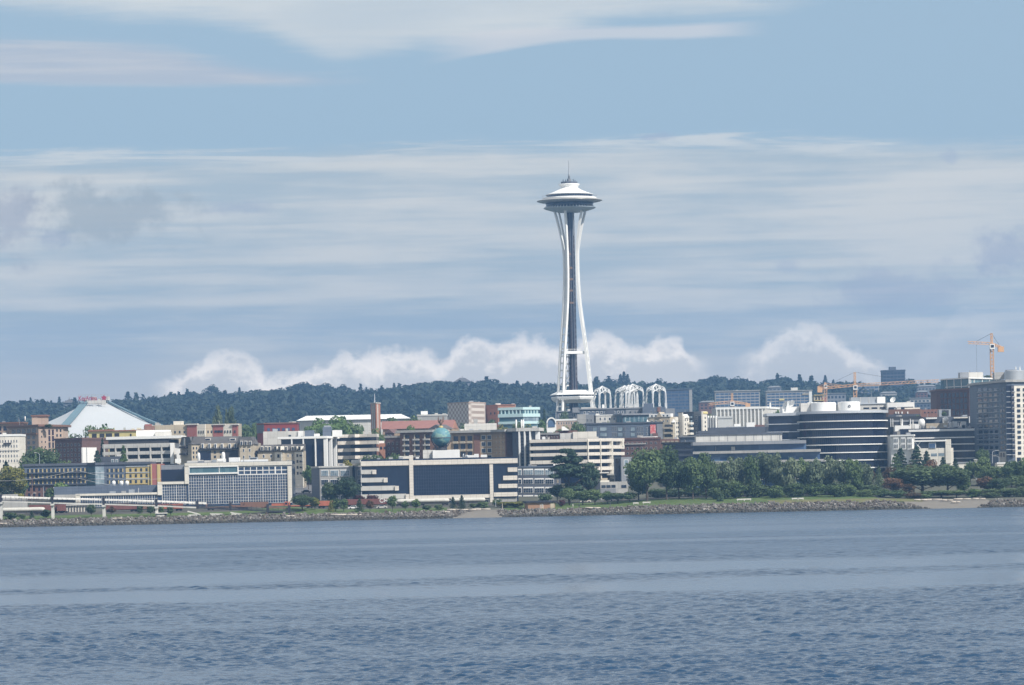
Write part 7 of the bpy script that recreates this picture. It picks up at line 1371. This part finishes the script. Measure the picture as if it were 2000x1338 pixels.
person(1131, 1424, 1.75, M['dsteel'], 'person in dark clothes walking on the lawn right of the hut'); person(1192, 1426, 1.7, M['dgrey'], 'person in grey standing under the small lawn trees'); person(1119, 1426, 1.7, M['pale'], 'person in pale clothes on the lawn just right of the hut')
def car(px, Y, mat, label, z=None, L=4.4, head=0.):
    x = GX(px, Y, 940); z = gz(x, Y) + .08 if z is None else z; T = empty('parked_car', (x, Y, z), label, 'car', 'cars parked between the buildings'); T.rotation_euler.z = 0
    side = [(-.5, .28), (-.5, .75), (-.36, .82), (-.22, 1.36), (.16, 1.40), (.30, .92), (.49, .80), (.5, .3)]; m = MB(); A = [(x + a * L, Y - .85, z + b) for a, b in side]; Bq = [(x + a * L, Y + .85, z + b) for a, b in side]; n = len(side); m.solid(A + Bq, [tuple(range(n)), tuple(range(n, 2 * n))[::-1]] + [(i, i + n, (i + 1) % n + n, (i + 1) % n) for i in range(n)]); m.build('body', M[mat], T)
    m = MB(); w = [(-.33, .86), (-.205, 1.30), (.15, 1.33), (.26, .9)]; m.solid([(x + a * L, Y - .88, z + b) for a, b in w] + [(x + a * L, Y + .88, z + b) for a, b in w], [(0, 1, 2, 3), (7, 6, 5, 4), (0, 4, 5, 1), (1, 5, 6, 2), (2, 6, 7, 3), (3, 7, 4, 0)]); m.build('side_window', M['glass_dark'], T)
    for a in (-.31, .31):
        for dy in (-.86, .86): m = MB(); m.tube((x + a * L, Y + dy - .1, z + .33), (x + a * L, Y + dy + .1, z + .33), .33, n=14); m.build('wheel', M['dsteel'], T)
for a in ((576, 1555, 'white', 'white car in the side street left of the slim lamp'), (598, 1575, 'dsteel', 'black car higher up the side street'), (1176, 1560, 'white', 'white car parked on the terrace below the cream banded office'), (1197, 1560, 'silver', 'silver car parked at the right end of the cream terraces'), (1185, 1558, 'yellow', 'yellow car parked between two pale cars below the cream terraces'), (690, 1456, 'white', 'white car on the shore track among the small lawn trees'), (745, 1456, 'pale', 'pale car on the shore track left of the round tree'), (1143, 1475, 'cream', 'cream car under the small trees right of the hut'), (1200, 1475, 'white', 'white car under the dark low tree on the lawn')): car(*a)
pole(1054, 1424, 986, 998, .05, 'pale', 'thin pale post on the rocks beside the hut', 'marker_post'); pole(981, 1420, 983, 995, .16, 'drift', 'leaning pale post at the beach edge', 'leaning_post')
# ------------------------------------------------------------------ trees near the shore (things)
G1 = 'tall broad trees on the waterfront lawn'
for px, Y, yt, w, leaf, lab in ((1262, 1452, 868, 76, 'mid', 'biggest round green tree on the waterfront lawn, tallest of the row'), (1300, 1458, 870, 66, 'dark', 'broad dark tree right behind the biggest lawn tree'), (1246, 1468, 893, 50, 'dark', 'tree filling the left shoulder of the biggest lawn tree'), (1325, 1462, 892, 50, 'dark', 'dark tree on the right shoulder of the biggest lawn tree'),
                               (1352, 1455, 886, 54, 'mid', 'tall dark green tree just left of the grey-green row'), (1378, 1458, 884, 46, 'mid', 'narrow tall tree beginning the long grey-green row'), (1398, 1464, 894, 44, 'grey', 'grey-green tree with thin top right of the narrow tall tree')):
    tree('round' if w > 60 else 'oval', px, Y, yt, w, lab, leaf, 'big', G1)
G2 = 'long row of airy grey-green waterfront trees'
row = [(1420, 886, 40), (1445, 884, 42), (1470, 880, 42), (1495, 880, 40), (1518, 884, 38), (1545, 884, 40), (1568, 888, 38), (1592, 888, 40), (1618, 890, 42), (1644, 890, 44), (1668, 888, 46), (1690, 897, 36)]
names = ['first', 'second', 'third', 'fourth', 'fifth', 'sixth', 'seventh', 'eighth', 'ninth', 'tenth', 'eleventh', 'last']
for i, (px, yt, w) in enumerate(row): tree('oval' if i % 3 else 'round', px, 1462 + (i * 37 % 23), yt, w, f'airy grey-green waterfront tree, {names[i]} from the left in the long row' if i < 11 else 'airy grey-green waterfront tree, last on the right in the long row', 'grey' if i % 4 != 2 else 'mid', 'mid', G2)
for i, (px, yt, w) in enumerate([(1408, 930, 34), (1436, 934, 36), (1482, 938, 36), (1512, 942, 30), (1550, 940, 34), (1590, 940, 34), (1630, 936, 34), (1662, 940, 30), (1700, 944, 34)]): tree('bush', px, 1452 + i % 3 * 5, yt, w * 1.35, f'leafy undergrowth shrub beneath the grey-green row, {names[i]} from the left', 'mid' if i % 2 else 'dark', 'mid', 'undergrowth shrubs beneath the tree row', name='shrub')
for i, (px, yt, w) in enumerate([(1285, 952, 40), (1318, 950, 44), (1350, 948, 42), (1385, 946, 44), (1422, 944, 46), (1460, 942, 48), (1498, 942, 46), (1532, 942, 46), (1570, 940, 48), (1610, 940, 48), (1648, 938, 46), (1680, 938, 44)]): tree('bush', px, 1484 + i % 3 * 3, yt, w * 1.3, f'dark thicket shrub at the back of the waterfront lawn, {names[i]} from the left' if i < 11 else 'dark thicket shrub at the back of the waterfront lawn, last on the right', 'dark', 'mid', 'thicket behind the waterfront lawn', name='shrub')
tree('bush', 1405, 1432, 953, 16, 'upright dark green bush on the lawn edge left of the long row', 'dark', 'small', pyb=989)
L3 = [('cedar', 1110, 1470, 876, 78, 'conifer', 'big', 'huge dark cedar in front of the cream banded office'), ('round', 1150, 1476, 900, 42, 'conifer', 'mid', 'dark round tree on the right flank of the huge cedar'), ('round', 1088, 1480, 945, 30, 'dark', 'small', 'dark small tree below the slate office corner'),
      ('round', 1112, 1452, 950, 40, 'mid', 'mid', 'bright small lawn tree left of the low grey park building'), ('round', 1138, 1450, 954, 34, 'mid', 'mid', 'small lawn tree in front of the park building, left one'), ('round', 1162, 1450, 954, 36, 'mid', 'mid', 'small lawn tree in front of the park building, middle one'), ('round', 1186, 1452, 957, 32, 'light', 'mid', 'light green small lawn tree in front of the park building'), ('wide', 1206, 1448, 960, 40, 'dark', 'mid', 'dark flat topped small tree just left of the biggest lawn tree'), ('round', 1230, 1452, 960, 30, 'dark', 'small', 'small dark tree under the left side of the biggest tree'), ('bush', 1097, 1440, 973, 16, 'maroon', 'small', 'small dark red bush right of the hut'), ('bush', 1063, 1465, 960, 30, 'dark', 'small', 'dark shrub behind the hut in front of the slate office'),
      ('bush', 1008, 1440, 976, 44, 'yellow', 'small', 'wide yellowish shrub left of the hut'), ('bush', 985, 1444, 978, 30, 'yellow', 'small', 'yellowish low shrub nearer the beach'), ('bush', 972, 1450, 972, 22, 'mid', 'small', 'green shrub under the right pillar of the navy office'), ('bush', 945, 1440, 978, 24, 'mid', 'small', 'green shrub at the back of the sandy gap'), ('bush', 925, 1442, 981, 22, 'dark', 'small', 'low green shrub right of the twin conifers'), ('conifer', 885, 1436, 969, 15, 'conifer', 'mid', 'left of the twin small dark conifers by the beach'), ('conifer', 902, 1436, 966, 17, 'conifer', 'mid', 'right of the twin small dark conifers by the beach'),
      ('round', 766, 1430, 967, 22, 'mid', 'small', 'small round bright tree on the lawn at the boxcar end'), ('round', 792, 1432, 978, 16, 'mid', 'small', 'little tree right of the small round bright tree'), ('round', 812, 1432, 974, 18, 'mid', 'small', 'little tree before the pale hopper cars'), ('bush', 835, 1434, 985, 20, 'dark', 'small', 'low shrub before the long pale hopper car'), ('bush', 858, 1434, 984, 20, 'dark', 'small', 'low shrub at the left of the twin conifers'),
      ('conifer', 702, 1430, 972, 19, 'dark', 'mid', 'dark pointed small tree before the long red boxcar'), ('round', 723, 1430, 976, 16, 'rust', 'small', 'small olive tree left of the white boxcar letters'), ('oval', 671, 1432, 973, 22, 'mid', 'small', 'small grey-green tree between the red boxcars'), ('oval', 655, 1434, 972, 24, 'mid', 'small', 'small green tree right of the short red boxcar'), ('conifer', 646, 1430, 978, 14, 'yellow', 'small', 'thin yellowish tree before the short red boxcar'),
      ('wide', 590, 1428, 963, 48, 'dark', 'big', 'dark spreading low tree on the lawn mound'), ('round', 615, 1434, 970, 22, 'yellow', 'small', 'olive small tree on the right of the dark spreading tree'), ('round', 648, 1490, 938, 40, 'dark', 'mid', 'dark tree in front of the grey concrete office'), ('round', 676, 1488, 926, 50, 'conifer', 'big', 'tall dark tree at the left corner of the navy office'), ('bush', 727, 1488, 962, 26, 'maroon', 'small', 'dark maroon shrub below the stepped balconies'), ('bush', 700, 1490, 963, 24, 'maroon', 'small', 'maroon shrub at the foot of the tall dark tree'),
      ('round', 178, 1434, 984, 20, 'dark', 'small', 'small dark tree between the two concrete piers'), ('oval', 273, 1434, 982, 14, 'dark', 'small', 'slim dark tree under the conveyor, left one of three'), ('oval', 294, 1434, 984, 16, 'dark', 'small', 'slim dark tree under the conveyor, middle one of three'), ('oval', 333, 1430, 984, 17, 'dark', 'small', 'slim dark tree under the conveyor, right one of three'), ('oval', 315, 1434, 986, 12, 'mid', 'small', 'thin small tree by the open concrete shelter'), ('round', 218, 1440, 988, 18, 'rust', 'small', 'brownish shrub right of the second pier'),
      ('bush', 20, 1424, 998, 28, 'dark', 'small', 'dark wide shrub before the beige hopper car'), ('bush', 42, 1424, 1002, 14, 'dark', 'small', 'small dark shrub before the middle of the beige hopper car'), ('conifer', 62, 1424, 997, 12, 'conifer', 'small', 'small pointed conifer before the beige hopper car'), ('bush', 90, 1430, 990, 20, 'dark', 'small', 'dark shrub left of the first concrete pier'), ('bush', 390, 1416, 1009, 14, 'mid', 'tiny', 'small green bush on the promenade edge'),
      ('round', 25, 1545, 908, 52, 'yellow', 'mid', 'yellow green tree at the left edge'), ('round', -5, 1550, 912, 40, 'mid', 'mid', 'green tree cut by the left edge'), ('round', 42, 1552, 930, 26, 'mid', 'mid', 'green tree beside the dark slate flats'), ('bush', 36, 1530, 958, 28, 'yellow', 'small', 'bright yellow shrub above the white conveyor'), ('oval', 118, 1540, 940, 42, 'light', 'small', 'light green tree before the dark slate flats'), ('oval', 98, 1538, 950, 24, 'mid', 'small', 'dark green small tree at the brick end of the flats'),
      ('round', 72, 1622, 866, 62, 'mid', 'big', 'large green tree right of the cream ornate flats'), ('round', 98, 1616, 876, 56, 'dark', 'big', 'large dark green tree before the dark red brick flats'), ('round', 55, 1606, 890, 40, 'dark', 'mid', 'dark tree at the foot of the cream ornate flats'), ('conifer', 12, 1604, 898, 34, 'conifer', 'mid', 'dark conifer at the left edge below the cream flats'), ('round', 128, 1600, 893, 44, 'mid', 'mid', 'green tree below the brick flats'), ('conifer', 241, 1610, 866, 26, 'light', 'mid', 'pointed light green tree before the parking garage'), ('conifer', 190, 1622, 876, 34, 'conifer', 'mid', 'dark conifer left of the parking garage'), ('conifer', 200, 1655, 852, 20, 'conifer', 'mid', 'dark narrow conifer before the yellow construction'),
      ('round', 145, 1752, 838, 40, 'dark', 'mid', 'dark round tree below the teal roof ridge'), ('round', 205, 1830, 820, 52, 'light', 'mid', 'bright green tree before the middle of the arena roof'), ('round', 180, 1836, 828, 40, 'mid', 'mid', 'green tree left of the bright green arena tree'), ('oval', 130, 1840, 836, 26, 'light', 'mid', 'small light tree at the arena corner'), ('bush', 95, 1748, 826, 16, 'dark', 'small', 'roof garden shrub on the pinkish flats')]
for kind, px, Y, yt, w, leaf, size, lab in L3:
    tree(kind, px, Y, yt, w, lab, leaf, size, pyb=836 if 'roof garden' in lab else None)
for px, yt, w, lab in ((425, 797, 26, 'left of the two tall poplars before the wooded hill'), (452, 796, 24, 'right of the two tall poplars before the wooded hill'), (442, 804, 14, 'slim poplar tucked between the two tall poplars')): tree('poplar', px, 1950, yt, w, lab, 'grey', 'mid', 'poplars before the wooded hill')
for i, (px, yt, w) in enumerate([(392, 826, 26), (410, 824, 26), (480, 826, 30), (500, 820, 36), (525, 818, 40), (548, 820, 34), (570, 820, 30)]): tree('round', px, 1935 + i * 4, yt, w, f'green tree in the row behind the coral flats, {names[i]} from the left', 'light' if i > 3 else 'mid', 'mid', 'green trees behind the coral flats')
for px, Y, yt, w, leaf, lab in ((620, 1965, 810, 62, 'light', 'broad light green tree left in the clump before the white roofed hall'), (655, 1960, 803, 70, 'light', 'tallest light green tree of the clump before the white roofed hall'), (690, 1966, 814, 52, 'mid', 'green tree right in the clump before the white roofed hall'), (640, 1940, 826, 60, 'light', 'low light green tree in front of the clump'), (735, 1930, 832, 44, 'mid', 'green tree at the foot of the brick bell tower'), (770, 2040, 807, 46, 'mid', 'green tree right of the brick bell tower'), (800, 2046, 806, 50, 'mid', 'green tree left of the plain grey box building'), (803, 1960, 828, 26, 'light', 'small light tree before the red tiled hall'), (905, 2060, 822, 34, 'mid', 'small green tree at the foot of the checker block'), (957, 2062, 812, 32, 'dark', 'dark tree at the corner of the coral block'), (985, 2030, 824, 36, 'yellow', 'yellowish tree below the teal block'), (1010, 2028, 822, 34, 'mid', 'green tree below the middle of the teal block'), (1030, 2024, 824, 34, 'yellow', 'olive tree below the right end of the teal block'), (1060, 2030, 812, 26, 'light', 'light green tree left of the white arched pavilion'), (1096, 1900, 826, 44, 'mid', 'green tree below the pink house'), (1130, 1895, 822, 40, 'mid', 'green tree at the right of the pink house'), (1065, 1905, 834, 36, 'dark', 'dark green tree below the white arched pavilion'), (1100, 2240, 797, 28, 'dark', 'dark tree between the tower legs'), (1190, 1945, 816, 14, 'light', 'small light tree before the pale grey flats')):
    tree('round', px, Y, yt, w, lab, leaf, 'mid')
tree('conifer', 1063, 2045, 795, 16, 'narrow dark conifer left of the tower foot', 'conifer', 'mid')
for i, (px, yt, w) in enumerate([(712, 884, 36), (738, 882, 40), (762, 880, 38), (782, 886, 32), (680, 893, 28)]): tree('round', px, 1585 + i * 3, yt, w, f'green tree behind the navy office roof, {names[i]} from the left' if i < 4 else 'olive tree at the left end behind the navy office roof', 'mid' if i < 4 else 'yellow', 'mid', 'green trees behind the navy office roof')
tree('round', 602, 1600, 909, 24, 'small green tree in the side street below the white fins', 'light', 'small'); tree('round', 1390, 2050, 802, 26, 'light tree above the pale yellow corner tower', 'light', 'mid'); tree('oval', 1508, 1990, 800, 22, 'green tree at the left edge of the black glass drum', 'mid', 'mid'); tree('round', 1518, 2000, 798, 16, 'light green bush on the roof edge left of the dishes', 'light', 'small'); tree('round', 1756, 1830, 774, 22, 'pale round tree behind the single satellite dish', 'grey', 'mid'); tree('bush', 1844, 1764, 803, 10, 'bush growing in the pale roof box', 'mid', 'tiny', pyb=812); tree('round', 1796, 1765, 808, 20, 'small green tree beside the dark market gallery', 'dark', 'mid')
for px, w, lab in ((1928, 14, 'left'), (1948, 12, 'middle'), (1955, 12, 'right')): tree('bush', px, 1890, 732, w, f'{lab} of the roof garden bushes under the tallest crane', 'dark', 'tiny', 'roof garden bushes under the crane', pyb=738)
# dense mixed trees on the right bank
G4 = 'mixed bank trees at the right'
for kind, px, Y, yt, w, leaf, size, lab in (('wide', 1800, 1470, 905, 120, 'dark', 'big', 'broad dark tree dominating the right bank'), ('round', 1850, 1466, 904, 90, 'dark', 'big', 'large dark tree right of the broad dark tree'), ('round', 1765, 1476, 915, 60, 'dark', 'big', 'dark tree on the left flank of the broad dark tree'),
    ('conifer', 1759, 1560, 872, 40, 'conifer', 'mid', 'dark conifer in front of the white ornate flats'), ('conifer', 1790, 1556, 868, 44, 'conifer', 'mid', 'tall dark conifer at the right of the white ornate flats'), ('conifer', 1810, 1550, 878, 34, 'conifer', 'mid', 'dark conifer before the beige modern building'), ('conifer', 1750, 1530, 882, 36, 'mid', 'mid', 'green pointed tree at the drum edge'), ('conifer', 1842, 1545, 890, 30, 'conifer', 'mid', 'low conifer below the beige pier'), ('conifer', 1866, 1540, 893, 26, 'conifer', 'mid', 'small conifer left of the pale bank wall'), ('conifer', 1716, 1500, 908, 24, 'dark', 'mid', 'pointed green tree right of the long tree row'),
    ('round', 1738, 1505, 908, 30, 'rust', 'mid', 'reddish brown tree below the black glass drum'), ('round', 1776, 1510, 902, 26, 'rust', 'mid', 'brownish tree above the broad dark tree'), ('round', 1745, 1462, 932, 42, 'rust', 'mid', 'orange autumn tree on the right bank'), ('round', 1775, 1456, 944, 26, 'rust', 'small', 'small orange autumn bush right of the orange tree'), ('round', 1702, 1540, 917, 22, 'rust', 'small', 'reddish bush under the drum'), ('round', 1818, 1525, 896, 30, 'rust', 'small', 'brown tinged tree before the beige wall'),
    ('oval', 1895, 1540, 896, 30, 'mid', 'mid', 'green tree left of the slat sign tower'), ('oval', 1920, 1535, 886, 44, 'mid', 'big', 'tall green tree right of the slat sign tower'), ('round', 1945, 1530, 906, 40, 'mid', 'mid', 'green tree below the street lamps'), ('round', 1918, 1580, 870, 34, 'dark', 'mid', 'dark tree at the foot of the residential tower'), ('round', 1975, 1520, 900, 50, 'mid', 'big', 'green tree below the cream front of the residential tower'), ('round', 2005, 1518, 890, 44, 'mid', 'mid', 'green tree cut by the right edge'), ('round', 1990, 1490, 925, 50, 'dark', 'mid', 'dark tree at the right edge above the rocks'), ('round', 1925, 1470, 928, 44, 'rust', 'mid', 'olive brown tree below the slat sign tower'), ('round', 1952, 1464, 932, 44, 'dark', 'mid', 'dark tree left of the right edge above the rocks'), ('oval', 1882, 1468, 925, 34, 'mid', 'mid', 'green tree at the right of the large dark tree'),
    ('wide', 1838, 1444, 956, 74, 'mid', 'mid', 'wide low tree with trunks above the right hand beach'), ('wide', 1868, 1440, 956, 50, 'mid', 'mid', 'low green tree right behind the beach'), ('bush', 1905, 1440, 950, 38, 'light', 'mid', 'olive bush at the right end of the beach'), ('bush', 1935, 1438, 952, 50, 'dark', 'mid', 'dark bush above the pale rocks'), ('bush', 1970, 1440, 950, 46, 'dark', 'mid', 'dark wide bush right above the pale rocks'), ('bush', 2000, 1440, 946, 44, 'dark', 'mid', 'dark bush at the right edge'), ('bush', 1720, 1446, 952, 44, 'mid', 'mid', 'green bush left of the orange autumn tree'), ('bush', 1690, 1448, 955, 36, 'mid', 'mid', 'green bush at the right end of the tree row'), ('bush', 1750, 1440, 955, 44, 'mid', 'mid', 'green bush below the orange autumn tree'), ('bush', 1782, 1438, 960, 40, 'rust', 'mid', 'brownish bush left of the wide low beach tree'), ('bush', 1808, 1436, 962, 30, 'mid', 'small', 'small bush at the left end of the beach')):
    tree(kind, px, Y, yt, w, lab, leaf, size, G4)
# ------------------------------------------------------------------ the wooded hill
def wood():
    r = np.random.default_rng(11); Vs, n0 = [], 0; N = 3300
    X = r.uniform(-760, 800, N); Y = 3060 + (YC + 10 - 3060) * r.random(N) ** .8; px = 1000 + X * F / Y
    keep = (r.random(N) < np.interp(px, [1560, 1700, 2000], [1., .72, .72])); X, Y = X[keep], Y[keep]; N = len(X); Z = ground(X, Y)
    K = 80; d = r.normal(size=(N, K, 3)); d /= np.linalg.norm(d, axis=2, keepdims=True); con = r.random(N) < .05
    w = r.uniform(7., 15., N); h = r.uniform(11, 20, N) * np.where(con, 1.35, 1.); w = np.where(con, w * .62, w)
    q = r.uniform(.75, 1.08, (N, K, 1)); p = d * q * np.stack([w, w, h * .5], 1)[:, None, :]
    t = (p[..., 2] / (h * .5)[:, None] + 1) / 2; taper = np.where(con[:, None], 1.25 * (1 - np.clip(t, 0, 1)) + .08, 1.)
    p[..., 0] *= taper; p[..., 1] *= taper; c = np.stack([X, Y, Z + h * .5], 1); pts = (p + c[:, None]).reshape(-1, 3); nm = (d + r.normal(size=d.shape) * .35).reshape(-1, 3)
    V, Fq = cards(pts, nm, 2.8, r); return V, Fq
V, Fq = wood(); tag(link('hillside_wood', np_mesh('hillside_wood', V, Fq, LM['far'])), kind='stuff')
sky_r = random.Random(5); spikes = {60: 773, 116: 771, 100: 778, 250: 761, 468: 753, 530: 757, 716: 752, 770: 744, 912: 740, 1052: 742, 1212: 727, 1226: 727, 1219: 722, 1628: 738, 1712: 746, 1612: 729, 1388: 732, 1240: 741, 1008: 745, 620: 749, 180: 771, 85: 776}
xs = []; x = 4
while x < 1990: xs.append(x); x += sky_r.uniform(15, 25)
LF = {'round': 'broad leafy tree on the skyline of the far wooded hill', 'oval': 'tall leafy tree on the skyline of the far wooded hill'}
for x in xs:
    if any(abs(x - s) < 9 for s in spikes): continue
    py = float(np.interp(x, [a for a, _ in HS], [b for _, b in HS])) + sky_r.uniform(-11, 6)
    kd = sky_r.choice(['round', 'round', 'oval']); tree(kd, x, YC - sky_r.uniform(10, 70), py, sky_r.uniform(24, 60), LF[kd], 'far', 'mid', 'leafy skyline trees on the far hill', pyb=py + sky_r.uniform(34, 50), parts=False)
for s, py in spikes.items(): tree('conifer', s, YC - 30, py + 2, 27 if s == 250 else 20 if s > 1200 and s < 1230 else 18, 'broad dark conifer standing out on the far crest right of the arena roof' if s == 250 else 'dark pointed conifer standing above the far hill crest', 'far', 'small', 'pointed conifers on the far hill crest', pyb=py + 48, parts=False)
